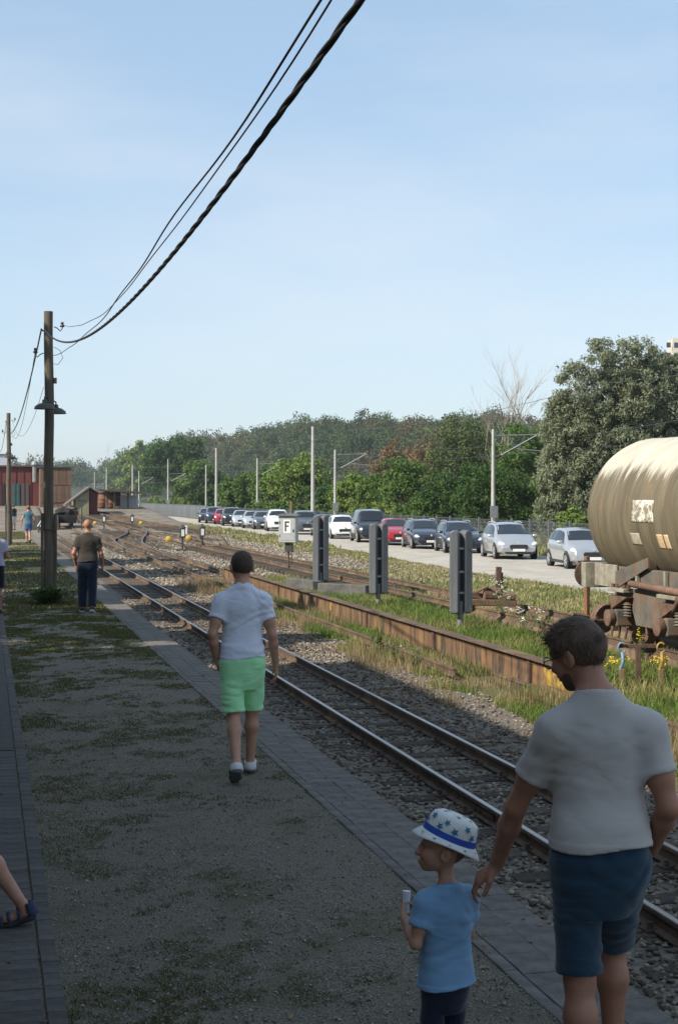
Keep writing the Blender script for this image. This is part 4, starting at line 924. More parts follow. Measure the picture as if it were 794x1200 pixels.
TYPES = {
 # top profile (x, z) rear -> front, belt profile, half width, roof half-width factor, windscreen x range, rear glass x range, wheel r, wheel x
 'hatch': dict(L=4.0, W=.86, top=[(-1.98, .62), (-1.95, .95), (-1.62, 1.36), (-1.2, 1.46), (-.3, 1.49), (.25, 1.42), (1.05, 1.0), (1.6, .88), (1.9, .74), (1.98, .55)], belt=[(-2, .92), (-1.2, .97), (.9, .90), (1.98, .66)], ws=(.3, 1.0), rg=(-1.9, -1.6), wx=(-1.22, 1.25), wr=.30),
 'estate': dict(L=4.6, W=.89, top=[(-2.28, .6), (-2.24, .95), (-1.95, 1.33), (-1.5, 1.45), (-.4, 1.48), (.25, 1.42), (1.15, 1.0), (1.8, .88), (2.15, .72), (2.28, .52)], belt=[(-2.3, .94), (-1.2, .97), (1.0, .90), (2.28, .62)], ws=(.3, 1.1), rg=(-2.2, -1.92), wx=(-1.33, 1.40), wr=.32),
 'mpv': dict(L=4.42, W=.90, top=[(-2.18, .6), (-2.14, .98), (-1.86, 1.36), (-1.4, 1.50), (-.4, 1.545), (.2, 1.48), (1.3, 1.0), (1.75, .87), (2.05, .72), (2.18, .5)], belt=[(-2.2, .96), (-1.2, .99), (1.1, .91), (2.18, .62)], ws=(.25, 1.22), rg=(-2.1, -1.85), wx=(-1.32, 1.36), wr=.32),
 'suv': dict(L=4.45, W=.92, top=[(-2.18, .7), (-2.14, 1.08), (-1.8, 1.52), (-1.3, 1.63), (-.3, 1.66), (.3, 1.6), (1.0, 1.14), (1.75, 1.02), (2.1, .86), (2.18, .6)], belt=[(-2.2, 1.06), (-1.2, 1.09), (.9, 1.04), (2.18, .78)], ws=(.36, .96), rg=(-2.08, -1.8), wx=(-1.32, 1.36), wr=.36),
 'sedan': dict(L=4.5, W=.89, top=[(-2.23, .6), (-2.2, .96), (-1.7, 1.06), (-1.1, 1.34), (-.5, 1.44), (.15, 1.42), (1.1, .99), (1.75, .88), (2.12, .72), (2.23, .5)], belt=[(-2.25, .94), (-1.2, .96), (1.0, .89), (2.23, .62)], ws=(.2, 1.05), rg=(-1.65, -1.15), wx=(-1.35, 1.36), wr=.32),
 'van': dict(L=5.0, W=.96, top=[(-2.48, .7), (-2.47, 1.2), (-2.36, 1.78), (-1.9, 1.88), (-.2, 1.91), (.75, 1.83), (1.55, 1.18), (2.1, 1.02), (2.42, .8), (2.48, .55)], belt=[(-2.5, 1.1), (-1.2, 1.12), (1.3, 1.06), (2.48, .72)], ws=(.82, 1.5), rg=(-2.46, -2.37), wx=(-1.6, 1.6), wr=.34),
}
def ip(pts, x): return float(np.interp(x, [p[0] for p in pts], [p[1] for p in pts]))
WHEEL = {}
def wheel_meshes(r):
    if r in WHEEL: return WHEEL[r]
    ty = MB().lathe([(r * .66, -.10), (r * .9, -.105), (r, -.08), (r, .08), (r * .9, .105), (r * .66, .10)], (0, 0, 0), (0, 1, 0), 22).mesh('tyre'); ty.shade_smooth()
    rm = MB().lathe([(r * .67, -.1), (r * .67, .098), (r * .62, .106), (r * .56, .098), (0.0, .098)], (0, 0, 0), (0, 1, 0), 20)
    for k in range(5):
        a = k * 2 * math.pi / 5; c = Vector((math.cos(a), 0, math.sin(a)))
        rm.box(c * r * .33 + Vector((0, .102, 0)), (r * .58, .016, r * .17), Matrix(((math.cos(a), 0, -math.sin(a)), (0, 1, 0), (math.sin(a), 0, math.cos(a)))))
    WHEEL[r] = (ty, rm.mesh('rim')); return WHEEL[r]
BODY = {}
def car_shapes(kind):
    if kind in BODY: return BODY[kind]
    T = TYPES[kind]; h = T['L'] / 2; top = T['top']
    xsn = sorted(set([round(p[0], 3) for p in top] + [round(v, 3) for v in np.linspace(-h + .02, h - .02, 26)] + [T['ws'][0], T['ws'][1], T['rg'][0], T['rg'][1]]))
    def section(x):
        e = abs(x) / h; W = T['W'] * (1 - .16 * max(0, e - .72) / .28 * (1 if x > 0 else .7) - .06 * e ** 3)
        zb = .2 + .1 * max(0, (e - .85) / .15); zt = ip(top, x); zbelt = min(ip(T['belt'], x), zt - .015)
        gzh = max(zt - zbelt, .015); fr = min(1, gzh / .42); wr_ = W * (.93 - .22 * fr)
        return [(0, zb), (W * .8, zb), (W * .965, zb + .10), (W, (zb + zbelt) * .5 + .05), (W * .985, zbelt - .10 * (1 if gzh > .1 else .5)), (W * .955, zbelt), (W * .955 + (wr_ - W * .955) * .5, zbelt + gzh * .5), (wr_, zt - .075 * fr - .012), (wr_ * .86, zt - .022 * fr - .004), (0, zt)]
    S = [section(x) for x in xsn]; nS = len(xsn); nP = 10
    V = []; 
    for x, s in zip(xsn, S):
        for (y_, z) in s: V.append((x, y_, z))
        for (y_, z) in s[1:-1][::-1]: V.append((x, -y_, z))
    ring = 2 * nP - 2; Fq = []
    for i in range(nS - 1):
        for k in range(ring): Fq.append((i * ring + k, i * ring + (k + 1) % ring, (i + 1) * ring + (k + 1) % ring, (i + 1) * ring + k))
    b = MB(); b.add(V, Fq + [tuple(range(ring - 1, -1, -1)), tuple(range((nS - 1) * ring, nS * ring))]); body = b.mesh('body'); body.shade_smooth()
    try: body.set_sharp_from_angle(angle=R(38))
    except Exception: pass
    def pt(x, j0, t, side, off=.006):
        s = section(x); (ya, za), (yb, zb_) = s[j0], s[min(j0 + 1, nP - 1)]
        return Vector((x, side * (ya + (yb - ya) * t + off * (.9 if j0 < 8 else 0)), za + (zb_ - za) * t + off * (.35 if j0 < 7 else 1)))
    def sideglass(xa, xb, side, slant_f=0, slant_r=0):
        V = []; Fq = []; n = 8; rows = [(5, .18), (5, .99), (6, .5), (6, .88)]
        for ri, (j, t) in enumerate(rows):
            for i in range(n + 1):
                u = i / n; v = ri / 3; x = xa + slant_r * v + (xb - slant_f * v - xa - slant_r * v) * u; V.append(pt(x, j, t, side, .008))
        for r_ in range(3):
            for i in range(n):
                a = r_ * (n + 1) + i; q = (a, a + 1, a + n + 2, a + n + 1); Fq.append(q if side < 0 else q[::-1])
        bb = MB(); bb.add(V, Fq); me = bb.mesh('side_window', False); me.shade_smooth(); return me
    def endglass(xa, xb, fwd):
        V = []; Fq = []; n = 8; m_ = 8
        for i in range(n + 1):
            x = xa + (xb - xa) * i / n; s = section(x)
            yw = s[7][0] * .93 if s[7][1] - s[5][1] > .12 else s[6][0] * .93
            for k in range(m_ + 1):
                u = -1 + 2 * k / m_; yy = yw * u; zt = s[9][1] + (s[8][1] - s[9][1]) * min(1, abs(yy) / s[8][0]) + (0 if abs(yy) < s[8][0] else (s[7][1] - s[8][1]) * min(1, (abs(yy) - s[8][0]) / max(1e-4, s[7][0] - s[8][0])))
                V.append((x + (.012 if fwd else -.012), yy, zt + .010))
        for i in range(n):
            for k in range(m_): a = i * (m_ + 1) + k; Fq.append((a, a + m_ + 1, a + m_ + 2, a + 1))
        bb = MB(); bb.add(V, Fq); me = bb.mesh('glass'); me.shade_smooth(); return me
    g = {}
    wsx, rgx = T['ws'], T['rg']; mid = (wsx[0] + rgx[1]) / 2 - .1
    for sd_ in (-1, 1):
        g['front_side', sd_] = sideglass(mid + .05, wsx[1] - .16, sd_, (wsx[1] - wsx[0]) * .86, 0)
        g['rear_side', sd_] = sideglass(rgx[1] + .08 + (.42 if kind in ('estate', 'mpv', 'suv') else .05), mid - .05, sd_, 0, .04)
        if kind in ('estate', 'mpv', 'suv', 'van'): g['quarter', sd_] = sideglass(rgx[0] + .18, rgx[1] + .40, sd_, -.02, .22)
    g['ws'] = endglass(wsx[0] + .03, wsx[1] - .05, True); g['rg'] = endglass(rgx[0] + .05, rgx[1] - .02, False)
    BODY[kind] = (body, g, section, T); return BODY[kind]
def car(kind, colr, label, loc, head, plate=True, rails=False, sc=1.0, full=True):
    body, g, section, T = car_shapes(kind); h = T['L'] / 2
    t = thing('parked_car', label, 'car' if kind != 'van' else 'van', loc, head, 'cars parked along the gravel strip'); t.scale = (sc,) * 3
    bo = body.copy(); bo.materials.clear(); b = link('body', bo, PAINT[colr], t)
    link('windscreen', g['ws'], m_glass, t); link('rear_window', g['rg'], m_glass, t)
    for sd_ in (-1, 1):
        link('side_window', g['front_side', sd_], m_glass, t); link('side_window', g['rear_side', sd_], m_glass, t)
        if ('quarter', sd_) in g: link('quarter_window', g['quarter', sd_], m_glass, t)
    ty, rm = wheel_meshes(T['wr'])
    for wx in T['wx']:
        for sd_ in (-1, 1):
            W = section(wx)[3][0]
            ar = MB().lathe([(T['wr'] * .8, -.02), (T['wr'] + .055, -.02), (T['wr'] + .055, .0), (T['wr'] * .8, .0)], (wx, sd_ * (W + .004), T['wr'] + .01), (0, sd_, 0), 22).build('wheel_arch', m_trim, t)
            wh = link('wheel', ty, m_tyre, t, (wx, sd_ * (W - .086), T['wr']), (0, 0, 0 if sd_ > 0 else math.pi)); link('rim', rm, m_alloy, wh)
    sf = section(h - .10); Wf = sf[3][0]; zf = ip(T['top'], h - .22)
    for sd_ in (-1, 1):
        s2 = section(h - .34); y_ = s2[3][0] * .80; zl = min(ip(T['top'], h - .26) - .06, s2[5][1])
        hl = MB().lathe([(0, .10), (.07, .09), (.13, .04), (.14, -.05), (0, -.1)], (0, 0, 0), (1, 0, 0), 14).build('headlight', m_lampg, t, smooth=True); hl.location = (h - .26, sd_ * y_, zl - .05); hl.scale = (1.7, 1.35, .62); hl.rotation_euler = (0, .25, sd_ * -.55)
        mr = MB().lathe([(0, .11), (.07, .09), (.085, 0), (.07, -.08), (0, -.1)], (0, 0, 0), (0, sd_, 0), 12).build('mirror', PAINT[colr], t, smooth=True); mr.location = (T['ws'][1] - .28, sd_ * (section(.5)[5][0] + .10), section(T['ws'][1] - .28)[5][1] + .06); mr.scale = (.7, 1, .85)
        tl = MB().box((-h + .1, sd_ * section(-h + .1)[5][0] * .86, section(-h + .2)[5][1] - .08), (.16, .2, .26)).build('tail_lamp', m_redl, t, bevel=.03)
    xg = h + .004
    gr_ = MB(); zg = .54 if kind != 'suv' else .66
    gr_.prism([(-.34, zg - .10), (.34, zg - .10), (.40, zg + .02), (.33, zg + .09), (-.33, zg + .09), (-.40, zg + .02)], h - .06, xg + .012, Matrix(((0, 0, 1), (1, 0, 0), (0, 1, 0)))).build('grille', m_trim, t, bevel=.012)
    MB().prism([(-.55, .25), (.55, .25), (.6, .33), (-.6, .33)], h - .2, xg - .04 + .045, Matrix(((0, 0, 1), (1, 0, 0), (0, 1, 0)))).build('lower_intake', m_trim, t)
    if plate: MB().box((xg + .016, 0, .40), (.012, .52, .11)).build('number_plate', m_plate, t)
    bd = MB().lathe([(0, .012), (.05, .01), (.055, 0)], (xg - .03, 0, zg + .16), (1, 0, .25), 12).build('badge', m_alloy, t)
    # sills and bumper strip
    MB().box((0, 0, .235), (T['L'] * .62, T['W'] * 2 * .985, .09)).build('sill', m_trim, t, bevel=.02)
    if rails:
        for sd_ in (-1, 1):
            yr = section(-.4)[8][0] + .02; pts = [(x, sd_ * yr, ip(T['top'], x) + .045 - .02) for x in np.linspace(T['rg'][1] + .15, T['ws'][0] - .1, 8)]
            MB().tube(pts, .018, 6).build('roof_rail', m_alloy, t)
    return t
ROWX = 22.0
CARS = [  # px centre, kind, colour, rails, label
 (678, 'hatch', 'silver', 0, 'small silver hatchback half hidden behind the tank wagon', -0.4),
 (595, 'mpv', 'silver', 1, 'silver estate car with roof rails, nearest fully visible in the row', 0.0),
 (536, 'estate', 'navy', 1, 'dark estate car with roof rails directly behind the silver estate', 0.0),
 (496, 'estate', 'navy', 1, 'dark estate car directly in front of the red car', 0.0),
 (462, 'sedan', 'red', 0, 'bright red car between the black van and a dark estate', 0.0),
 (433, 'van', 'black', 0, 'tall black passenger van behind the red car', 0.0),
 (400, 'hatch', 'white', 0, 'small white hatchback behind the black van', 0.0),
 (381, 'sedan', 'navy', 0, 'dark low car behind the small white hatchback', 0.2),
 (357, 'suv', 'grey', 0, 'dark grey off-roader seen just right of the F box', 0.0),
 (325, 'suv', 'white', 0, 'white off-roader left of the F box', 0.0),
 (308, 'hatch', 'grey', 0, 'grey hatchback behind the white off-roader', 0.0),
 (296, 'sedan', 'palesilver', 0, 'pale silver car, nearer of the two side by side in the far row', 0.0),
 (283, 'sedan', 'palesilver', 0, 'pale silver car, farther of the two side by side in the far row', 0.1),
 (273.5, 'suv', 'black', 0, 'black off-roader in front of the far red car', 0.0),
 (261, 'hatch', 'red', 0, 'red car mostly hidden between two dark off-roaders', 0.3),
 (255.5, 'suv', 'blue', 0, 'dark blue off-roader second from the far end of the row', 0.2),
 (243, 'hatch', 'navy', 0, 'dark hatchback at the far end of the parked row', 0.1)]
lastY = -99
for (pxc, kind, colr, rl_, lab, dx) in CARS:
    v, zc = PX(pxc, ROWX + dx); Y = v.y
    need = lastY + TYPES[kind]['L'] / 2 + .35
    if Y < need: Y = need
    lastY = Y + TYPES[kind]['L'] / 2
    az = math.atan2(ROWX + dx, Y)                    # bearing from the viewer
    # nose towards the viewer, turned a little so the flank on the left shows
    head = math.radians(-90 - 7.5) + random.uniform(-.02, .02)
    car(kind, colr, lab, (ROWX + dx, Y, GZ + .024), head, rails=bool(rl_))
# ------------------------------------------------------------------ background: main line, fences, sheds, trees, hill
m_mast = M('mast_concrete', (0.33, 0.32, 0.30), (0.42, 0.41, 0.385), scale=2, rough=.8)
m_wire = M('wire', (0.06, 0.06, 0.06), rough=.5)
TALL, SHORT = 29.2, 31.2
def mast(px, topy, X, label, arm):
    v, zc = PX(px, X); zt = ZH(topy, zc)
    t = thing('catenary_mast', label, 'mast', (X, v.y, GZ), group='catenary masts of the main line')
    H = zt - GZ; r = .22 if X == TALL else .16
    MB().cyl((0, 0, -.2), (0, 0, H), r, r * .62, 10).build('pole', m_mast, t, smooth=True, angle=40)
    if arm:
        s = arm; za = min(H - .5, 6.3)
        MB().tube([(0, 0, za - 1.3), (s * 2.9, 0, za + .25)], .055, 6).build('cantilever', m_galv, t)
        MB().tube([(0, 0, za + .2), (s * 3.0, 0, za + .3)], .035, 6).build('stay_tube', m_galv, t)
        MB().tube([(s * 1.3, 0, za - .6), (s * 3.3, 0, za - .75)], .035, 6).build('registration_arm', m_galv, t)
        MB().cyl((s * .15, 0, za - 1.22), (s * .5, 0, za - 1.03), .075, n=8).build('insulator', m_porc, t)
        MB().box((-.02, -.22, 1.7), (.5, .05, .75)).build('plate', m_galv, t)
    return t
MT = [(577.5, 503, SHORT, 'catenary mast rising behind the silver estate car', 1), (366.5, 500, TALL, 'tall catenary mast above the parked cars, right of the F box', 0), (392.5, 527, SHORT, 'shorter catenary mast just right of the tall one above the cars', 1),
      (301.5, 537, SHORT, 'short catenary mast above the pale silver cars', 1), (253.5, 525, TALL, 'thick catenary mast above the far dark cars', 0), (241.5, 545, SHORT, 'slim catenary mast at the end of the car row', 0),
      (197, 538, SHORT - 1, 'catenary mast with a sign plate above the grey fence', 1), (155.5, 545, TALL, 'distant mast right of the open shed roof', 0), (163, 552, SHORT, 'thin distant mast above the white container', 1), (125, 548, TALL, 'distant mast behind the open shed', 0), (111, 553, SHORT, 'thin distant mast left of the open shed', 1)]
for a in MT: mast(*a)
for i, (X, z, lab) in enumerate(((SHORT + 2.9, GZ + 6.6, 'upper overhead wire of the main line'), (SHORT + 3.1, GZ + 5.5, 'lower overhead wire of the main line'), (TALL - .2, GZ + 8.1, 'feeder wire along the tall masts'))):
    pts = []; 
    for k in range(60): Y = 15 + k * 5.2; pts.append((X, Y, z - .5 * math.sin(math.pi * ((k % 10) / 10)) * (1 if i != 1 else 0)))
    tag(MB().tube([Vector(p) - Vector(pts[0]) for p in pts], .013, 5).build('overhead_wire', m_wire, None, loc=pts[0]), lab, 'wire')

# grey board fence at the far left end of the lot
m_fence = M('fence_grey', (0.115, 0.125, 0.135), (0.16, 0.17, 0.18), scale=3, rough=.6, rnd=.15)
fX = 25.4
fa = PX(243, fX)[0].y; fb = PX(167, fX)[0].y
t = thing('board_fence', 'long grey board fence behind the far parked cars', 'fence', (fX, fa, GZ))
me_bd = MB().box((0, 0, .78), (.05, 1.16, 1.56)).mesh('fence_panel'); me_fp = MB().box((0, 0, .82), (.12, .1, 1.66)).mesh('fence_post')
n_ = int((fb - fa) / 1.22)
for k in range(n_):
    link('fence_panel', me_bd, m_fence, t, (0, k * 1.22 + .61, 0)); link('fence_post', me_fp, m_fence, t, (-.02, k * 1.22, 0))
# wire mesh fence behind the near cars
m_fw = M('fence_wire', (0.16, 0.17, 0.18), rough=.5, metal=.4)
t = thing('mesh_fence', 'grey steel mesh fence behind the silver cars', 'fence', (25.2, 0, GZ))
y0_, y1_ = 22.0, fa - 1
me_p2 = MB().box((0, 0, .8), (.09, .09, 1.6)).mesh('post'); 
k = y0_
while k < y1_:
    link('post', me_p2, m_fw, t, (0, k, 0))
    b = MB()
    for j in range(9): b.box((0.03, 1.25, .12 + j * .17), (.012, 2.42, .014))
    for j in range(24): b.box((0.036, .1 + j * .1, .8), (.008, .010, 1.42))
    if k == y0_: me_mesh = b.mesh('mesh_panel')
    o = link('mesh_panel', me_mesh, m_fw, t, (0, k, 0)); o['kind'] = 'stuff'
    k += 2.5

# red engine shed with wooden wagon body beside it
m_redw = M('red_wall', (0.15, 0.04, 0.037), (0.115, 0.034, 0.032), scale=1.2, rough=.85, bump=.2, stretch=(3, 3, .6))
m_teal = M('teal_door', (0.04, 0.14, 0.14), (0.05, 0.11, 0.11), scale=2, rough=.7)
m_gdoor = M('grey_door', (0.10, 0.085, 0.085), rough=.8)
yS = 150.0; zS = 1.28
def atx(px, Y):   # world X on line of sight at given Y
    t_ = (px - 397) / F_PX; zc = Y / (CS - t_ * SN); return zc * (t_ * CS + SN), zc
xa, z_ = atx(-40, yS); xb, zc = atx(50, yS)
H_ = ZH(547, zc) - zS
t = thing('engine_shed', 'flat-roofed dark red engine shed at the far left', 'building', ((xa + xb) / 2, yS, zS))
w_ = xb - xa
MB().box((0, 5, H_ / 2 - .5), (w_, 10, H_ + 1)).build('wall', m_redw, t)
MB().box((0, 5, H_ + .07), (w_ + .5, 10.5, .14)).build('roof', M('shed_roof', (0.10, .09, .09), rough=.8), t)
def lx(px): return atx(px, yS)[0] - (xa + xb) / 2
for (a, b, mt, nm) in ((-22, -10, m_gdoor, 'door'), (1, 7, m_gdoor, 'door'), (14.5, 24, m_teal, 'door'), (25, 35, m_gdoor, 'door')):
    for q in (0, 1):
        x0 = lx(a) + (lx(b) - lx(a)) * q / 2; x1 = lx(a) + (lx(b) - lx(a)) * (q + 1) / 2
        d_ = MB().box2((x0 + .03, -.08, -.3), (x1 - .03, .02, ZH(568, zc) - zS)).build(nm, mt, t)
        for k in range(4): xx = x0 + .1 + (x1 - x0 - .2) * (k + .5) / 4; MB().box((xx, -.095, 1.0), (.06, .03, 2.6)).build('plank', mt, d_)
for k in range(10): MB().box((-w_ / 2 + w_ * (k + .5) / 10, -.03, H_ / 2), (.05, .05, H_)).build('pilaster', m_redw, t)
xs_ = lx(41); m_flue = M('flue_steel', (.16, .16, .165), (.22, .22, .22), scale=3, rough=.5)
MB().cyl((xs_, -.5, ZH(565, zc) - zS), (xs_, -.5, ZH(547, zc) - zS), .26, n=12).build('flue', m_flue, t); MB().lathe([(.3, 0), (.42, .2), (.3, .5), (.0, .55)], (xs_, -.5, ZH(547, zc) - zS), (0, 0, 1), 12).build('flue_cowl', m_flue, t)
xa2, _ = atx(47.5, yS - 4); xb2, zc_ = atx(84, yS - 4)
t = thing('wooden_annex', 'brown plank-clad building beside the red engine shed', 'building', ((xa2 + xb2) / 2, yS - 4, zS))
H3 = ZH(547.5, zc_) - zS; w3 = xb2 - xa2
m_plank = M('brown_plank', (0.17, 0.105, 0.07), (0.13, 0.078, 0.052), scale=2, rough=.85, rnd=.25, stretch=(2, 2, .5))
MB().box((0, 3.2, H3 / 2 - .5), (w3, 6, H3 + .9)).build('wall', m_plank, t)
npk = 16; me_pk = MB().box((0, 0, 0), (w3 / npk - .03, .06, H3 * .42)).mesh('plank')
for k in range(npk):
    for zz in (H3 * .76, H3 * .32): link('plank', me_pk, m_plank, t, (-w3 / 2 + w3 * (k + .5) / npk, .17, zz))
MB().box((0, 3.2, H3 + .02), (w3 + .3, 6.4, .1)).build('roof', MATS['shed_roof'], t)
# concrete box and coal pile in front
o = MB().box((0, 0, .55), (2.4, 1.5, 1.1)).build('concrete_trough', m_conc, None, loc=(atx(50, 118)[0], 118, gz(5, 118)), bevel=.04); tag(o, 'pale concrete trough before the red engine shed', 'trough')
# dark flat wagon / buffer stop on the pit siding
t_ = (78 - 397) / F_PX; zc = 119 / (CS - t_ * SN); p = Vector((zc * (t_ * CS + SN), 119, gz(5, 119) + .05))
m_coal = M('coal_black', (.010, .010, .011), (.02, .019, .018), scale=5, rough=.9)
t = thing('flat_wagon', 'low dark flat wagon loaded with scrap beyond the bald man', 'wagon', p, 0)
ww = 25 / F_PX * zc; t.scale = (1, 1, 1.5)
MB().box((0, 1.5, .55), (ww, 3.0, .22)).build('deck', m_coal, t, bevel=.02)
MB().box((0, .02, .42), (ww * .9, .14, .34)).build('headstock', m_coal, t, bevel=.02)
for sx in (-1, 1):
    MB().lathe([(.1, 0), (.1, .3), (.2, .32), (.2, .36), (0, .37)], (sx * ww * .3, -.05, .5), (0, -1, 0), 14).build('buffer', m_coal, t)
    for yy in (.5, 2.4): MB().lathe([(.08, -.05), (.3, -.05), (.34, -.06), (.34, .05), (.08, .05)], (sx * .5, yy, .3), (1, 0, 0), 18).build('wheel', m_rustd, t)
rg = random.Random(3)
for k in range(12): MB().box((rg.uniform(-.45, .45) * ww, rg.uniform(.2, 2.8), .78 + rg.uniform(0, .12)), (rg.uniform(.2, .5), rg.uniform(.3, .8), rg.uniform(.14, .34)), (rg.uniform(-.3, .3), rg.uniform(-.3, .3), rg.uniform(0, 3))).build('scrap_piece', m_coal, t)
# black-and-white striped barrier
t_ = (50 - 397) / F_PX; zc = 112 / (CS - t_ * SN); p = Vector((zc * (t_ * CS + SN), 112, gz(3, 112)))
t = thing('striped_barrier', 'tilted black and white striped board beyond the platform end', 'barrier', p, -TH)
sw_ = 12 / F_PX * zc; m_w = M('barrier_white', (0.6, .6, .57), rough=.7)
for k in range(7):
    MB().box((-sw_ / 2 + sw_ * (k + .5) / 7, 0, .7), (sw_ / 7 - .004, .06, .55), (0, .6, 0)).build('stripe', m_w if k % 2 else m_black, t)
for sx in (-.4, .4): MB().box((sx * sw_, .08, .35), (.08, .08, .7)).build('leg', m_black, t)

# yellow hut with lean-to roof
m_yh = M('yellow_boards', (0.30, 0.275, 0.16), (0.25, 0.225, 0.13), scale=3, rough=.85, stretch=(3, 3, .5), rnd=.12)
yH = 133.0; xa, _ = atx(89, yH); xb, zc = atx(104.5, yH); zb_ = gz((xa + xb) / 2, yH)
t = thing('yellow_hut', 'small yellow wooden hut with steep pitched roof', 'hut', ((xa + xb) / 2, yH, zb_))
w_ = (xb - xa); h1 = ZH(583, zc) - zb_; h2 = ZH(572.5, zc) - zb_
MB().prism([(-w_ / 2, -.6), (w_ / 2, -.6), (w_ / 2, h2 - .1), (-w_ / 2, h1 - .1)], 0, 3.6).build('wall', m_yh, t)
for k in range(7):
    x0 = -w_ / 2 + w_ * k / 7; x1 = x0 + w_ / 7 - .02; f = lambda x: h1 - .12 + (h2 - h1) * (x + w_ / 2) / w_
    MB().prism([(x0, -.3), (x1, -.3), (x1, f(x1)), (x0, f(x0))], -.04, .0 - .002).build('plank', m_yh, t)
MB().box((0, -.06, h1 * .82), (w_ * .5, .03, .08)).build('hinge_bar', m_black, t)
MB().prism([(-w_ / 2 - .9, h1 - .75), (w_ / 2 + .05, h2 + .05), (w_ / 2 + .05, h2 + .2), (-w_ / 2 - .9, h1 - .6)], -.3, 3.9).build('roof', M('hut_roof', (0.12, .10, .09), rough=.8), t)
xa3, _ = atx(105, yH + .5); xb3, zc3 = atx(114.5, yH + .5)
t = thing('red_hut', 'dark red wooden hut joined to the right of the yellow hut', 'hut', ((xa3 + xb3) / 2, yH + .5, zb_)); w3 = xb3 - xa3; h3 = ZH(579, zc3) - zb_
MB().prism([(-w3 / 2, -.6), (w3 / 2, -.6), (w3 / 2, h3), (-w3 / 2, h2 - .1)], 0, 3).build('wall', m_redw, t)
for k in range(5): MB().box((-w3 / 2 + w3 * (k + .5) / 5, -.03, h3 * .45), (w3 / 5 - .03, .05, h3 * .95)).build('plank', m_redw, t)
MB().prism([(-w3 / 2 + .02, h2 + .0), (w3 / 2 + .25, h3 - .02), (w3 / 2 + .25, h3 + .1), (-w3 / 2 + .02, h2 + .12)], -.25, 3.3).build('roof', MATS['hut_roof'], t)
# open shed with a white container and rusty tanks
yO = 142.0; xa, _ = atx(118, yO); xb, zc = atx(166, yO); zb_ = gz((xa + xb) / 2, yO) - .1; xm = (xa + xb) / 2; kpx = zc / F_PX
t = thing('open_shed', 'open-sided shed with a flat dark roof by the tracks', 'shed', (xm, yO, zb_))
MB().prism([((116 - 142) * kpx, ZH(573.5, zc) - zb_), ((167 - 142) * kpx, ZH(576.5, zc) - zb_), ((167 - 142) * kpx, ZH(578.5, zc) - zb_), ((116 - 142) * kpx, ZH(575.0, zc) - zb_)], -1.2, 5).build('roof', M('open_roof', (0.085, 0.055, 0.045), rough=.8), t)
for px in (125, 134, 150): MB().box(((px - 142) * kpx, 0, (ZH(576, zc) - zb_) / 2), (.2, .2, ZH(576, zc) - zb_)).build('post', m_pole, t)
MB().box(((128 - 142) * kpx, 4.8, (ZH(577, zc) - zb_) / 2), (24 * kpx, .1, ZH(577, zc) - zb_)).build('back_wall', m_plank, t)
t = thing('shipping_container', 'pale grey metal container standing under the open shed', 'container', (xm + (152.5 - 142) * kpx, yO + 1, zb_)); wC = 21 * kpx; hC = ZH(580.5, zc) - zb_
m_cont = M('container', (0.46, 0.50, 0.54), (0.40, 0.43, 0.47), scale=2, rough=.5)
MB().box((0, 1.2, hC / 2), (wC, 2.4, hC)).build('shell', m_cont, t)
for k in range(5): MB().box((-wC / 2 + wC * (k + .5) / 5, -.03, hC / 2), (wC / 5 - .12, .06, hC * .92)).build('panel', m_cont, t)
for k in range(4):
    o = MB().lathe([(.0, -.62), (.42, -.62), (.44, -.6), (.44, -.2), (.46, -.18), (.44, -.16), (.44, .16), (.46, .18), (.44, .2), (.44, .6), (.42, .62), (0, .62)], (0, 0, 0), (.1, .1, 1), 16).build('rusty_drum', M('drum_rust', (0.12, .05, .03), (.2, .1, .06), scale=4, rough=.9) if 'drum_rust' not in MATS else MATS['drum_rust'], None, smooth=True, angle=50, loc=(xm + (121.5 + 5.2 * k - 142) * kpx, yO + .9 + .5 * (k % 2), zb_ + .75 + .25 * (k % 2)))
    tag(o, ['leftmost', 'second from left', 'third from left', 'rightmost'][k] + ' of the rusty drums under the open shed', 'drum', 'rusty drums under the shed')

# pale tower block peeking above the willow
v, zc = PX(797, 200)
t = thing('tower_block', 'pale building top just peeking above the willow at the right edge', 'building', (v.x, v.y, GZ), -TH); hT = ZH(398, zc) - GZ
MB().box((0, 0, hT / 2), (16 / F_PX * zc * 1.6, 8, hT)).build('wall', M('tower_wall', (0.55, 0.5, 0.42), rough=.8), t)
for k in range(5):
    for j in range(6): MB().box((-4.5 + k * 2.2, -4.05, hT - 2 - j * 3), (1.2, .1, 1.5)).build('window', m_win, t)
# tall pale block far at left edge
xl, zc = atx(2, 320); t = thing('far_house', 'distant pale blue-grey building behind the engine shed', 'building', (xl, 320, 0)); hL = ZH(534, zc)
MB().box((0, 0, hL / 2), (3.6, 6, hL)).build('wall', M('far_wall', (0.45, .5, .55), rough=.8), t)
MB().box((0, 0, hL + .15), (4, 6.4, .3)).build('roof', MATS['shed_roof'], t)

# ---- trees
def tr(px, X, topy, wpx, kind, label, mat, seed, nc=110, npl=60, size=None, cat='tree', base=0.12, **kw):
    v, zc = PX(px, X); zt = ZH(topy, zc); H = zt - GZ; rx = wpx / 2 / F_PX * zc / .92; sz = size or max(.12, zc / 1450 * 1.9)
    rz = H * (1 - base) / 2 / .98; cz = H * base + rz
    return tree(kind, label, cat, (X, v.y, GZ - .05), H, rx, rz, cz, mat, seed, nc, npl, sz, r=.02 * H + .06, **kw)
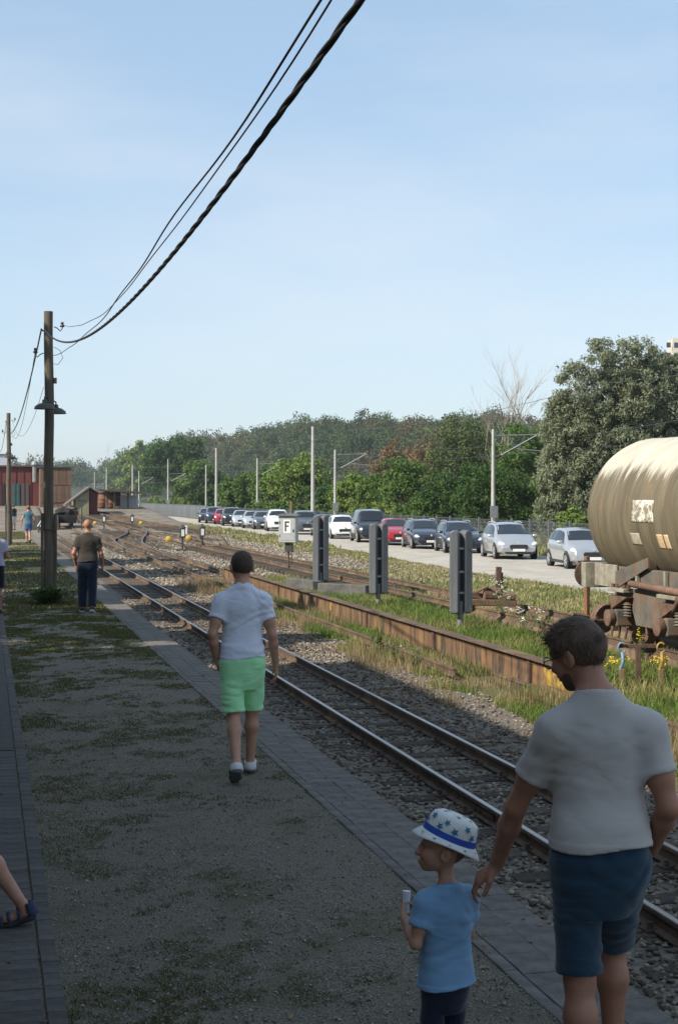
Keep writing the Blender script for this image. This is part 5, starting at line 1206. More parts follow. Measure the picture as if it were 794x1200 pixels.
# the big willow: several upright plumes
v, zc = PX(716, 37); 
t = thing('willow_tree', 'large grey-green willow towering behind the tank wagon', 'tree', (v.x, v.y, GZ))
kk = zc / F_PX; Vs = []; Fs = []; off = 0
plumes = [(704, 560, 42, 175, 401), (745, 560, 44, 185, 396), (672, 575, 38, 150, 428), (785, 570, 40, 170, 412), (655, 590, 26, 120, 470), (725, 590, 50, 150, 440), (690, 600, 36, 110, 500), (765, 590, 46, 160, 425), (815, 580, 44, 170, 415), (651, 600, 20, 70, 520), (845, 590, 44, 160, 425)]
rgw = np.random.default_rng(11)
for i, (cx, by, hw, hh, ty) in enumerate(plumes):
    nc = 230; u = rgw.random(nc) ** .8; ang = rgw.uniform(0, 6.28, nc); rr = rgw.random(nc) ** .5
    prof_ = np.interp(u, [0, .25, .55, .85, 1], [.75, 1., .95, .78, .42]) * hw * kk
    zb_ = ZH(630, zc) - GZ; zt_ = ZH(ty, zc) - GZ
    c = np.stack([(cx - 716) * kk / CS + np.cos(ang) * rr * prof_, np.sin(ang) * rr * prof_ + rgw.uniform(-.8, .8), zb_ + (zt_ - zb_) * u], -1)
    V_, F_ = leaves(c, np.full(nc, .50) * rgw.uniform(.45, 1.25, nc), 74, .085, 200 + i, asp=3.2, droop=-.9)
    Vs.append(V_); Fs.append(F_ + off); off += len(V_)
link('crown', fastmesh('willow_crown', np.concatenate(Vs), np.concatenate(Fs)), m_leafW, t)
lb = MB()
for i, (cx, by, hw, hh, ty) in enumerate(plumes):
    x1 = (cx - 716) * kk / CS; zt_ = ZH(ty, zc) - GZ
    lb.tube([(x1 * .12, 0, 0), (x1 * .35, .2, zt_ * .25), (x1 * .8, .1, zt_ * .55), (x1, 0, zt_ * .9)], [.3, .2, .12, .03], 7)
lb.build('trunk', m_bark, t, smooth=True)
TREES = [
 (585, 33.5, 541, 92, 'hornbeam_bush', 'broad dark green tree right behind the mast at the silver estate', m_leafB, 51, .02),
 (528, 34.5, 556, 66, 'hornbeam_bush', 'dark green bush left of the broad dark tree', m_leafB, 52, .02),
 (472, 36, 541, 62, 'maple_tree', 'rounded dark green tree above the red car', m_leafA, 53, .03),
 (437, 34, 556, 40, 'maple_tree', 'smaller green tree between the masts and the rounded dark tree', m_leafA, 54, .02),
 (412, 35, 556, 46, 'ash_tree', 'yellow-green tree right of the two close masts', m_leafC, 55, .03),
 (352, 36, 536, 62, 'ash_tree', 'fresh green tall tree left of the tall mast', m_leafC, 56, .05),
 (320, 35, 552, 50, 'ash_tree', 'mid green tree above the pale silver cars', m_leafA, 57, .03),
 (281, 36, 558, 50, 'hornbeam_bush', 'green bushy tree between the far masts', m_leafA, 58, .02),
 (232, 40, 546, 52, 'ash_tree', 'green tree behind the far end of the car row', m_leafA, 59, .03),
 (205, 46, 513, 62, 'lime_tree', 'tall full dark tree above the grey fence', m_leafB, 60, .08),
 (178, 60, 521, 24, 'spruce_tree', 'narrow dark conifer beside the tall full tree', m_leafB, 61, .02),
 (160, 62, 524, 34, 'birch_tree', 'light green tree left of the dark conifer', m_leafC, 62, .05),
 (141, 70, 540, 30, 'birch_tree', 'small pale tree at the left end of the tree belt', m_leafA, 63, .05),
 (612, 44, 505, 70, 'oak_tree', 'mid green tree below the bare trees', m_leafA, 64, .05),
 (549, 52, 487, 86, 'oak_tree', 'tall loose green tree in the middle of the slope', m_leafF, 65, .1),
 (632, 40, 570, 44, 'elder_bush', 'bright green bush left of the willow foot', m_leafC, 66, .02),
 (676, 30.5, 594, 40, 'elder_bush', 'low bright green shrub between willow and silver hatchback', m_leafC, 67, .0),
 (462, 64, 525, 44, 'copper_beech', 'left of two rusty brown trees on the slope', m_leafR, 68, .1),
 (496, 66, 528, 44, 'copper_beech', 'right of two rusty brown trees on the slope', m_leafR, 69, .1),
 (255, 38, 572, 60, 'hornbeam_bush', 'low dark bushes along the line behind the far cars', m_leafB, 70, .0),
 (380, 38, 565, 60, 'hornbeam_bush', 'low dark bushes behind the close masts', m_leafB, 71, .0),
 (500, 33.2, 585, 70, 'bramble_hedge', 'low green hedge behind the dark estate cars', m_leafA, 72, .0),
 (442, 33.0, 590, 80, 'bramble_hedge', 'low green hedge behind the black van', m_leafC, 73, .0),
 (340, 33.0, 588, 90, 'bramble_hedge', 'low green hedge behind the F box', m_leafA, 74, .0),
 (205, 33.0, 584, 80, 'bramble_hedge', 'low green hedge behind the grey board fence', m_leafC, 75, .0),
]
for (px, X, ty, wd, kind, lab, mt, seed, bs) in TREES:
    kw = dict(taper=.85, bottom=-.95, lob=.1) if 'spruce' in kind else dict(bottom=-.9 if bs < .06 else -.7)
    tr(px, X, ty, wd, kind, lab, mt, seed, nc=150 if wd > 40 else 90, npl=95, base=bs, cat='tree' if 'tree' in kind or 'beech' in kind else 'bush', **kw)
# bare trees
def bare(px, X, topy, label, seed, spread):
    v, zc = PX(px, X); H = ZH(topy, zc) - GZ; rg = random.Random(seed); t = thing('bare_tree', label, 'tree', (X, v.y, GZ), group='leafless trees')
    b = MB(); tw2 = MB()
    def grow(p, d, L_, r, depth):
        n = 4; pts = [p]
        for i in range(n): d = (d + Vector((rg.uniform(-.13, .13), rg.uniform(-.13, .13), .03))).normalized(); pts.append(pts[-1] + d * L_ / n)
        (b if depth < 2 else tw2).tube(pts, [r * (1 - .6 * i / n) for i in range(n + 1)], 6 if depth < 2 else 3, cap=False)
        if depth >= 4: return
        for k in range(rg.randint(3, 5)):
            q = pts[rg.randint(1, n)]; a = rg.uniform(0, 6.28); s = spread * rg.uniform(.6, 1.2)
            grow(q, (d + Vector((math.cos(a) * s * 1.25, math.sin(a) * s * .8, .0))).normalized(), L_ * rg.uniform(.48, .70), r * .42, depth + 1)
    grow(Vector((0, 0, 0)), Vector((0, 0, 1)), H * .62, .011 * H, 0)
    b.build('trunk', m_birch, t, smooth=True); tw2.build('twigs', m_birch, t)['kind'] = 'stuff'
bare(600, 47, 441, 'taller bare pale tree left of the willow', 1, .42)
bare(622, 46, 458, 'bare brownish tree close to the willow', 4, .40)
bare(588, 49, 470, 'slim bare tree left of the taller bare one', 6, .36)
bare(139, 80, 520, 'far bare tree at the left end of the tree belt', 8, .4)

# ---- wooded hill
def ridge(px): return float(np.interp(px, [-200, 60, 100, 135, 165, 185, 215, 260, 300, 340, 400, 440, 470, 520, 560, 640, 700, 900], [552, 549, 546, 549, 530, 520, 516, 512, 507, 498, 494, 496, 498, 497, 494, 496, 490, 480]))
def hill_pt(pxh, f):
    t_ = (pxh - 397) / F_PX; near = min(620, max(230, 88 / max(.02, t_ * CS + SN))); far = near + (330 if pxh > 140 else 700)
    zc = near + (far - near) * f; zt = ZH(ridge(pxh) + 19, far); z = GZ - 1 + (zt - GZ) * sstep(-.05, 1.05, f) ** .8
    return zc * (t_ * CS + SN), zc * (CS - t_ * SN), z, zc
hv = []; hf = []; cols = list(range(-200, 1001, 25)); rows = 9
for pxh in cols:
    for j in range(rows): hv.append(hill_pt(pxh, j / (rows - 1))[:3])
for i in range(len(cols) - 1):
    for j in range(rows - 1): a = i * rows + j; hf.append((a, a + rows, a + rows + 1, a + 1))
tag(link('hill', fastmesh('hill', hv, hf), M('hill_floor', (0.03, 0.045, 0.018), (0.045, 0.055, 0.022), scale=.1, rough=1), smooth=True), 'wooded hillside behind the railway', kind='structure')
rgf = np.random.default_rng(21); Vs = []; Fs = []; off = 0
protos = [crown(300 + i, 1, 1, 1.05, 46, 26, .105, bottom=-.3, clump=.36, asp=1.3) for i in range(6)]
def forest(n, pxr, fr, sz):
    global off
    for _ in range(n):
        pxh = rgf.uniform(*pxr); f = fr[0] + (fr[1] - fr[0]) * rgf.random() ** .6
        x, y_, z, zc = hill_pt(pxh, f); r = sz * rgf.uniform(.65, 1.3) * (zc / 480) ** .7
        V_, F_ = protos[rgf.integers(0, 6)]; a = rgf.uniform(0, 6.28)
        Rm = np.array([[math.cos(a), -math.sin(a), 0], [math.sin(a), math.cos(a), 0], [0, 0, rgf.uniform(.9, 1.4)]])
        Vs.append(V_ @ Rm.T * r + np.array([x, y_, z + r * .7])); Fs.append(F_ + off); off += len(V_)
forest(420, (130, 700), (.0, 1.0), 4.3); forest(70, (-60, 150), (.3, 1.0), 4.6)
ff = link('hill_forest', fastmesh('hill_forest', np.concatenate(Vs), np.concatenate(Fs)), M('forest_leaf', (0.055, 0.085, 0.038), (0.13, 0.10, 0.05), scale=.03, rough=.8, island=.3, transl=.2, spec=.1, lo=.46, hi=.66, detail=2, c3=(0.09, 0.125, 0.045), s3=.05, t3=(.5, .6)))
tag(ff, 'mixed summer woodland covering the hill behind the station', 'forest', kind='stuff')
# ------------------------------------------------------------------ people: implicit surfaces polygonised with surface nets
def A3(v): return np.array(v, dtype=np.float64)
def rc(a, b, r1, r2):
    a, b = A3(a), A3(b); ba = b - a; L2 = max(1e-9, ba @ ba)
    def f(p):
        h = np.clip(((p - a) @ ba) / L2, 0, 1)
        q = p - a - h[:, None] * ba
        return np.sqrt((q * q).sum(1)) - (r1 + (r2 - r1) * h)
    return f
def ec(a, b, r1, r2, side, ratio):
    """tapered capsule, wider along `side` by ratio"""
    a, b = A3(a), A3(b); ba = b - a; L2 = max(1e-9, ba @ ba); s = A3(side); s = s - ba * (s @ ba) / L2; s /= np.linalg.norm(s) + 1e-9
    def f(p):
        h = np.clip(((p - a) @ ba) / L2, 0, 1); q = p - a - h[:, None] * ba
        c = q @ s; q = q - c[:, None] * s + (c / ratio)[:, None] * s
        return np.sqrt((q * q).sum(1)) - (r1 + (r2 - r1) * h)
    return f
def el(c, r, Rm=None):
    c, r = A3(c), A3(r)
    def f(p):
        q = p - c
        if Rm is not None: q = q @ Rm
        k0 = np.sqrt(((q / r) ** 2).sum(1)); k1 = np.sqrt(((q / r ** 2) ** 2).sum(1)) + 1e-9
        return k0 * (k0 - 1) / k1
    return f
def loft(rows, tf=None, p_=2.2):
    """rows (z, rx, ry, cx, cy)"""
    rows = sorted(rows); z_ = [r[0] for r in rows]; zz = np.linspace(z_[0], z_[-1], 160); dzz = zz[1] - zz[0]; sg = .035 / dzz * (z_[-1] - z_[0]) / .72
    kk = np.exp(-.5 * (np.arange(-60, 61) / sg) ** 2); kk /= kk.sum()
    def sm(i): v = np.interp(zz, z_, [r[i] for r in rows]); v = np.concatenate([2 * v[0] - v[60:0:-1], v, 2 * v[-1] - v[-2:-62:-1]]); return np.convolve(v, kk, 'valid')
    T_ = [sm(i) for i in (1, 2, 3, 4)]
    def f(p):
        z = p[:, 2]; rx, ry, cx, cy = [np.interp(z, zz, q) for q in T_]; rx = np.maximum(rx, .005); ry = np.maximum(ry, .005)
        x = np.abs(p[:, 0] - cx) / rx; y = np.abs(p[:, 1] - cy) / ry
        d = ((x ** p_ + y ** p_) ** (1 / p_) - 1) * np.minimum(rx, ry)
        return np.maximum(d, np.maximum(z_[0] - z, z - z_[-1]))
    return f
def cutp(f, pt, n, band=.024):
    pt, n = A3(pt), A3(n); n = n / np.linalg.norm(n)
    def g_(p):
        h = (p - pt) @ n; return np.maximum(f(p) - .0028 * np.clip((h + band) / .004, 0, 1), h)     # sewn hem stands slightly proud
    return g_
def smin(a, b, k):
    if k <= 0: return np.minimum(a, b)
    h = np.clip(.5 + .5 * (b - a) / k, 0, 1); return b + (a - b) * h - k * h * (1 - h)
def uni(items):
    """items: list of (fn, k) or fn"""
    def f(p):
        d = None
        for it in items:
            fn, k = it if isinstance(it, tuple) else (it, .02)
            v = fn(p); d = v if d is None else smin(d, v, k)
        return d
    return f
def snets(name, fn, lo, hi, res):
    lo, hi = A3(lo), A3(hi); B = 8; nb = np.ceil((hi - lo) / (res * B)).astype(int); n = nb * B + 1
    cx = [lo[i] + (np.arange(nb[i]) + .5) * B * res for i in range(3)]
    C = np.stack(np.meshgrid(*cx, indexing='ij'), -1).reshape(-1, 3); dc = fn(C).reshape(nb)
    near = np.abs(dc) < B * res * .95 + .012
    # fill
    D = np.repeat(np.repeat(np.repeat(np.where(dc < 0, -1., 1.), B, 0), B, 1), B, 2)
    D = np.pad(D, ((0, 1),) * 3, mode='edge')
    mk = np.zeros(n, bool)
    idx = np.argwhere(near)
    for (i, j, k) in idx: mk[i * B:i * B + B + 1, j * B:j * B + B + 1, k * B:k * B + B + 1] = True
    pi = np.argwhere(mk); vals = np.empty(len(pi))
    for s in range(0, len(pi), 400000): vals[s:s + 400000] = fn(lo + pi[s:s + 400000] * res)
    D[mk] = vals
    # surface nets
    neg = D < 0
    s0 = neg[:-1, :-1, :-1]; cnt = np.zeros(s0.shape, np.int8)
    offs = [(a, b, c) for a in (0, 1) for b in (0, 1) for c in (0, 1)]
    for (a, b, c) in offs: cnt += neg[a:n[0] - 1 + a, b:n[1] - 1 + b, c:n[2] - 1 + c]
    act = (cnt > 0) & (cnt < 8); ci = np.argwhere(act); vid = -np.ones(act.shape, np.int64); vid[act] = np.arange(len(ci))
    cv = np.stack([D[ci[:, 0] + a, ci[:, 1] + b, ci[:, 2] + c] for (a, b, c) in offs], 1)
    acc = np.zeros((len(ci), 3)); num = np.zeros(len(ci))
    for i in range(8):
        for j in range(i + 1, 8):
            if sum(abs(offs[i][q] - offs[j][q]) for q in range(3)) != 1: continue
            v0, v1 = cv[:, i], cv[:, j]; m = (v0 < 0) != (v1 < 0); t = np.where(m, v0 / np.where(m, v0 - v1, 1), 0)
            acc += np.where(m[:, None], np.array(offs[i]) + t[:, None] * (np.array(offs[j]) - np.array(offs[i])), 0); num += m
    V = lo + (ci + acc / num[:, None]) * res
    Q = []
    for ax in range(3):
        o1, o2 = [(1, 2), (2, 0), (0, 1)][ax]
        sl0 = [slice(None)] * 3; sl1 = [slice(None)] * 3; sl0[ax] = slice(0, -1); sl1[ax] = slice(1, None)
        ch = neg[tuple(sl0)] != neg[tuple(sl1)]; e = np.argwhere(ch); e = e[(e[:, o1] > 0) & (e[:, o2] > 0) & (e[:, o1] < n[o1] - 1) & (e[:, o2] < n[o2] - 1)]
        s_ = neg[e[:, 0], e[:, 1], e[:, 2]]
        d1 = np.zeros(3, int); d1[o1] = 1; d2 = np.zeros(3, int); d2[o2] = 1
        g_ = lambda q: vid[q[:, 0], q[:, 1], q[:, 2]]
        a, b, c, d = g_(e - d1 - d2), g_(e - d2), g_(e), g_(e - d1)
        qd = np.stack([a, b, c, d], 1); qd[~s_] = qd[~s_][:, ::-1]; Q.append(qd)
    Q = np.concatenate(Q); Q = Q[(Q >= 0).all(1)]
    me = fastmesh(name, V, Q); me.shade_smooth(); return me
def rotm(yaw=0, pitch=0, roll=0):
    """columns: right, forward, up. yaw + turns left (ccw), pitch + looks up, roll + tilts to the right"""
    return np.array(Euler((pitch, roll, yaw), 'XYZ').to_matrix())
def folds(amp, seed, fx=None):
    """cloth folds: narrow ridges along slanted, wandering lines, plus a slow swell"""
    rg = random.Random(seed); W = []
    for i in range(7):
        a = rg.uniform(-.9, .9); W.append((math.cos(a), math.sin(a), rg.uniform(18, 42), rg.uniform(0, 6.28), rg.uniform(.5, 1.0), rg.uniform(4, 9), rg.uniform(0, 6.28)))
    def f(p):
        u = p[:, 0] + .35 * p[:, 1]; z = p[:, 2]; d = 0
        wx = .045 * np.sin(z * 8 + u * 6 + W[0][3]) + .03 * np.sin(z * 17 - u * 11 + W[1][3])
        for (cz, cu, fq, ph, s, mf, mp_) in W:
            v = np.sin(((z + wx) * cz + u * cu) * fq + ph); msk = .5 + .5 * np.sin(u * mf + z * mf * .6 + mp_)
            d = d + s * msk * (np.abs(v) ** .6 * np.sign(v) * .35 - np.maximum(0, v - .55) * 1.6)
        return amp * d / 2.2
    return f
def wr(fn, fo): return lambda p: fn(p) + fo(p)
def unit(v): v = A3(v); return v / np.linalg.norm(v)

def hand(W, d, nrm, curl=(.5, .5, .5), s=1.0, thumb_side=1, spread=.0, thumb_curl=.4):
    """prims of a hand: W wrist, d to the fingers, nrm palm normal, thumb_side along cross(d, nrm)"""
    d = unit(d); nrm = A3(nrm); nrm = unit(nrm - d * (nrm @ d)); sd = np.cross(d, nrm) * thumb_side; W = A3(W); o = []
    kn = []
    for i, (off, ln) in enumerate(((.030, .088), (.010, .092), (-.010, .088), (-.029, .080))):
        K = W + d * ln * s + sd * off * s; kn.append(K); o.append((rc(W + sd * off * .55 * s + d * .01 * s, K, .0145 * s, .0125 * s), .012 * s))
    lens = [(.042, .026, .020), (.047, .029, .021), (.043, .027, .020), (.033, .021, .018)]
    for i, K in enumerate(kn):
        ang = 0; p = K; rr = (.0092, .0095, .0090, .0080)[i] * s
        for j, ln in enumerate(lens[i]):
            ang += curl[min(j, len(curl) - 1)] * (1 + .12 * i); sp = spread * (1.5 - i) * .08
            dirv = d * math.cos(ang) + nrm * math.sin(ang) + sd * sp; q = p + unit(dirv) * ln * s
            o.append((rc(p, q, rr, rr * .9), .004 * s)); p = q; rr *= .92
    T0 = W + d * .022 * s + sd * .022 * s; dt = unit(d * .75 + sd * .75 + nrm * .25 * (1 + thumb_curl)); T1 = T0 + dt * .042 * s; dt2 = unit(d * .95 + sd * .2 + nrm * .5 * thumb_curl * 2); T2 = T1 + dt2 * .034 * s; T3 = T2 + unit(d + nrm * thumb_curl) * .024 * s
    o += [(rc(T0, T1, .0165 * s, .0115 * s), .014 * s), (rc(T1, T2, .0112 * s, .010 * s), .005 * s), (rc(T2, T3, .010 * s, .0085 * s), .004 * s)]
    return o
def head_prims(C, Rm, s, child=False):
    """C head centre, Rm columns right/forward/up"""
    C = A3(C); g_ = lambda x, y, z: C + Rm @ (A3((x, y, z)) * s); m = Rm
    r3 = lambda a, b, c: A3((a, b, c)) * s
    jw = .8 if child else 1.0; ch = 1.12 if child else 1.0
    o = [(el(g_(0, -.012, .028), r3(.076 * ch, .098, .092 * (1.03 if child else 1)), m), 0), (el(g_(0, .028, -.045), r3(.058 * (1.08 if child else 1), .066, .066 * jw), m), .035 * s),
         (el(g_(0, .066, -.092 * (.88 if child else 1)), r3(.024, .02, .018), m), .03 * s), (ec(g_(-.036, .076, .034), g_(.036, .076, .034), .013 * s, .013 * s, Rm[:, 2], 1), .02 * s),
         (rc(g_(0, .092, .022), g_(0, .113 if not child else .108, -.022), .008 * s, .013 * s), .012 * s), (el(g_(0, .108, -.024), r3(.017, .014, .012), m), .01 * s),
         (el(g_(0, .094, -.056), r3(.024, .010, .007), m), .008 * s), (el(g_(0, .093, -.066), r3(.021, .010, .007), m), .008 * s), (el(g_(.038, .066, -.02), r3(.028, .026, .026), m), .025 * s), (el(g_(-.038, .066, -.02), r3(.028, .026, .026), m), .025 * s)]
    for sx in (-1, 1):
        o.append((el(g_(sx * .080 * ch, -.012, -.006), r3(.009, .026, .034), m), .008 * s)); o.append((el(g_(sx * .086 * ch, -.022, .004), r3(.008, .018, .026), m), .006 * s))
    base = uni(o)
    ey = [el(g_(sx * .033, .098, .012), r3(.019, .016, .011), m) for sx in (-1, 1)] + [el(g_(sx * .094 * ch, -.004, -.006), r3(.009, .011, .017), m) for sx in (-1, 1)]
    def f(p):
        d = base(p)
        for e in ey: d = -smin(-d, e(p), .008 * s)
        return d
    return f, g_
SKIN = M('skin', (0.45, 0.245, 0.165), (0.38, 0.19, 0.125), scale=14, rough=.55, bump=.06, bscale=180); SKIN.node_tree.nodes['Principled BSDF'].inputs['Subsurface Weight'].default_value = .08
SKIN2 = M('skin_tan', (0.36, 0.17, 0.105), (0.30, 0.135, 0.085), scale=14, rough=.55, bump=.06, bscale=180)
def shoe(ank, toe_dir, pitch, s, mats, t, sandal=False):
    """shoe as part: ankle position, yaw dir, pitch (heel lifted > 0)"""
    f0 = unit((toe_dir[0], toe_dir[1], 0)); up0 = A3((0, 0, 1)); f = f0 * math.cos(pitch) - up0 * math.sin(pitch); up = up0 * math.cos(pitch) + f0 * math.sin(pitch); sd = np.cross(f, up)
    O = A3(ank) - up * .085 * s - f * .045 * s          # heel bottom centre
    g_ = lambda a, b, c: O + (f * a + sd * b + up * c) * s
    pr = uni([(rc(g_(.035, 0, .045), g_(.06, 0, .085), .040 * s, .038 * s), 0), (ec(g_(.035, 0, .035), g_(.17, 0, .034), .036 * s, .038 * s, sd, 1.15), .03 * s), (ec(g_(.17, .0, .030), g_(.235, .0, .024), .038 * s, .026 * s, sd, 1.25), .03 * s), (rc(g_(.06, 0, .08), g_(.14, 0, .055), .036 * s, .030 * s), .03 * s)])
    fn = lambda p: np.maximum(np.maximum(pr(p), -((p - O) @ up) + .012 * s), ((p - O) @ up) - .078 * s - .12 * np.clip(.06 * s - (p - O) @ f, 0, .06))
    lo = np.minimum(O, g_(.28, 0, .1)) - .09 * s; hi = np.maximum(O, g_(.28, 0, .1)) + .09 * s
    up_o = link('shoe', snets('shoe', fn, lo, hi, .006 * s), mats[0], t)
    so = uni([(ec(g_(.03, 0, .03), g_(.15, 0, .03), .041 * s, .042 * s, sd, 1.12), 0), (ec(g_(.15, 0, .03), g_(.235, 0, .028), .044 * s, .032 * s, sd, 1.2), .02)])
    fs = lambda p: np.maximum(so(p), np.maximum(-((p - O) @ up), ((p - O) @ up) - .028 * s))
    link('sole', snets('sole', fs, lo, hi, .006 * s), mats[1], up_o)
    if len(mats) > 2:   # side stripe
        for b in (-1, 1): MB().tube([g_(.075, b * .043, .05), g_(.11, b * .047, .035), g_(.15, b * .046, .05)], .007 * s, 5).build('stripe', mats[2], up_o)

def person(label, loc, rz, H, J, skin, shirt=None, lower=None, hair=None, shoes=None, res=.008, seed=1, name='person', child=False, build=1.0, extra=None, hdrot=(0, 0, 0), hands=(None, None), chest_rot=0, bald=False, cat='person', cloth_fold=1.0):
    """J joints in metres for a 1.80 m figure facing +Y (left = -x)"""
    s = H / 1.80; t = thing(name, label, cat, loc, rz); S = lambda v: A3(v) * s
    j = {k: S(v) for k, v in J.items() if k not in ('tdz', 'hs')}
    bw = build; tdz = J.get('tdz', 0); ch_ = lambda v: v + tdz
    tz = [(.80, .10, .09, 0, -.01), (.86, .155, .115, 0, -.012), (.95, .172, .122, 0, -.014), (1.04, .158, .110, 0, 0), (1.14, .150, .105, 0, .008), (1.26, .165, .116, 0, .004), (1.36, .172, .120, 0, -.006), (1.43, .135, .100, 0, -.014), (1.48, .095, .075, 0, -.018), (1.53, .06, .055, 0, -.016)]
    if child: tz = [(z, rx * .98, ry * 1.12, cx, cy) for z, rx, ry, cx, cy in tz]
    lean = J.get('lean', (0, 0))         # x, y shift at shoulder height
    def tors(k, dz=0, grow=0): return [((z + dz + tdz) * s, (rx * bw + grow) * s * k, (ry * bw + grow) * s * k, (cx + lean[0] * max(0, (z - .95) / .5)) * s, (cy + lean[1] * max(0, (z - .95) / .5)) * s) for z, rx, ry, cx, cy in tz]
    HS = J.get('hs', 1.06 if not child else 1.5); hf, hg = head_prims(j['head'], rotm(*hdrot), s * HS, child)
    b = [(loft(tors(.93)), 0)]
    nk = j['neck']; b.append((rc(nk, j['head'] + rotm(*hdrot) @ S((0, -.025, -.05)) * (1 if not child else 1), .060 * s * (1 if not child else .85), .056 * s * (1 if not child else .95)), .03 * s)); b.append((hf, .02 * s))
    for sd in 'LR':
        sh, eb, wr_ = j['sh' + sd], j['el' + sd], j['wr' + sd]
        b.append((rc(nk + S((0, -.02, .01)), sh + S((0, -.01, .0)), .050 * s, .050 * s * bw), .05 * s))
        mid = eb + (wr_ - eb) * .3
        b += [(rc(sh, sh + (eb - sh) * .25, .057 * s * bw, .053 * s * bw), .05 * s), (rc(sh, eb, .054 * s * bw, .041 * s * bw), .03 * s), (rc(sh + (eb - sh) * .35, sh + (eb - sh) * .6, .052 * s * bw, .050 * s * bw), .03 * s), (rc(eb, mid, .041 * s * bw, .044 * s * bw), .02 * s), (rc(mid, wr_, .043 * s * bw, .028 * s), .02 * s)]
        h = hands[0 if sd == 'L' else 1]
        if h: b += [(f_, k_) for f_, k_ in hand(wr_, h[0], h[1], h[2], s * (1.0 if not child else 1.05), h[3], h[4] if len(h) > 4 else 0, h[5] if len(h) > 5 else .4)]
        hp, kn, an = j['hp' + sd], j['kn' + sd], j['an' + sd]; cm = kn + (an - kn) * .3 + S((0, -.018, 0))
        b += [(rc(hp, kn, .082 * s * bw, .054 * s * bw), .05 * s), (rc(kn, cm, .053 * s * bw, .058 * s * bw), .04 * s), (rc(cm, an, .057 * s * bw, .034 * s), .04 * s)]
        ft = J['ft' + sd]; f0 = unit((ft[0], ft[1], 0)); pt = ft[2]; ff_ = f0 * math.cos(pt) - A3((0, 0, 1)) * math.sin(pt); uu = A3((0, 0, 1)) * math.cos(pt) + f0 * math.sin(pt)
        b.append((rc(an - uu * .045 * s, an + (ff_ * .13 - uu * .055) * s, .032 * s, .026 * s), .02 * s))
        b.append((rc(an - uu * .05 * s - ff_ * .02 * s, an - uu * .0 * s, .03 * s, .032 * s), .02 * s))
    bf = uni(b)
    allp = np.array([v for k, v in j.items() if k in ('head', 'neck', 'shL', 'shR', 'elL', 'elR', 'wrL', 'wrR', 'hpL', 'hpR', 'knL', 'knR', 'anL', 'anR') and np.ndim(v) == 1 and len(v) == 3]); pad = .22 * s
    lo = allp.min(0) - pad; hi = allp.max(0) + pad; lo[2] = min(lo[2], -.02)
    link('body', snets('body', bf, lo, hi, res), skin, t)
    # shirt
    if shirt:
        hem, slv, grow, mat_, amp = shirt; sp = [(loft([r for r in tors(1.0, 0, grow + .004) if r[0] > (hem - .12) * s] , p_=2.3), 0)]
        drop = [((hem - .02) * s, (.172 * bw + grow + .012) * s, (.124 * bw + grow + .012) * s, 0, -.010 * s)]
        rows = [r for r in tors(1.0, 0, grow) if r[0] > (hem + .12) * s]
        rows = drop + [((hem + .09) * s, (.168 * bw + grow + .006) * s, (.122 * bw + grow + .004) * s, lean[0] * s * .1, -.004 * s)] + rows
        rows = [(z, max(rx, (.158 * bw + grow) * s) if z < (1.3 + tdz) * s else rx, max(ry, (.112 * bw + grow) * s) if z < (1.3 + tdz) * s else ry, cx, cy) for z, rx, ry, cx, cy in rows]
        sp = [(loft(rows, p_=2.3), 0)]
        for sd in 'LR':
            sh, eb = j['sh' + sd], j['el' + sd]; en = sh + (eb - sh) * slv; dv = (eb - sh)
            sp.append((rc(nk + S((0, -.02, .008)), sh + S((0, -.01, .002)), (.048 + grow * .5) * s, (.052 * bw + grow * .8) * s), .05 * s))
            sp.append((cutp(rc(sh + (eb - sh) * -.05, en, (.058 * bw + grow * .8) * s, (.053 * bw + grow * 1.15) * s), en - unit(dv) * .004, dv), .05 * s))
        fo = folds(amp * s * cloth_fold, seed, ); shf = uni(sp)
        nkc = nk + S((0, .01, .035)); cutr = .082 * s
        fn = lambda p: np.maximum(np.maximum(shf(p) + fo(p) - .0028 * np.clip(((hem + .026) * s - p[:, 2]) / .004, 0, 1), hem * s - p[:, 2] + .012 * np.sin(p[:, 0] * 14) * s), -(np.sqrt(((p - nkc) ** 2).sum(1)) - cutr))
        so_ = link('shirt', snets('shirt', fn, lo, hi, res), mat_, t)
        # neckband
        ring = [tuple(nkc + S((.069 * math.cos(a) * 1.02, .066 * math.sin(a) - .004, -.040 + .018 * -math.sin(a)))) for a in np.linspace(0, 2 * math.pi, 29)]
        MB().tube(ring, .0075 * s, 6, cap=False).build('neckband', mat_, so_, smooth=True)
    if lower:
        wz, frac, grow, mat_, amp, flare = lower; lp = [(loft([((wz - .30) * s, .10 * s, .10 * s, 0, -.01 * s), ((.84 + tdz) * s, (.165 * bw + grow) * s, (.118 * bw + grow) * s, 0, -.012 * s), ((.94 + tdz) * s, (.176 * bw + grow) * s, (.128 * bw + grow) * s, 0, -.014 * s), (wz * s, (.164 * bw + grow * .6) * s, (.116 * bw + grow * .6) * s, 0, -.004 * s)], p_=2.3), 0)]
        for sd in 'LR':
            hp, kn, an = j['hp' + sd], j['kn' + sd], j['an' + sd]
            r0 = .088 * bw + grow
            if frac <= 1: en = hp + (kn - hp) * frac; lp.append((cutp(rc(hp, en, r0 * s, (.070 * bw + grow + flare) * s), en, kn - hp), .03 * s))
            else:
                en = kn + (an - kn) * (frac - 1); lp.append((rc(hp, kn, r0 * s, (.062 * bw + grow + flare) * s), .03 * s)); lp.append((cutp(rc(kn, en, (.062 * bw + grow + flare) * s, (.048 + grow + flare) * s), en, an - kn), .02 * s))
        fo2 = folds(amp * s * cloth_fold, seed + 5); lf = uni(lp)
        fn2 = lambda p: np.maximum(lf(p) + fo2(p), p[:, 2] - wz * s)
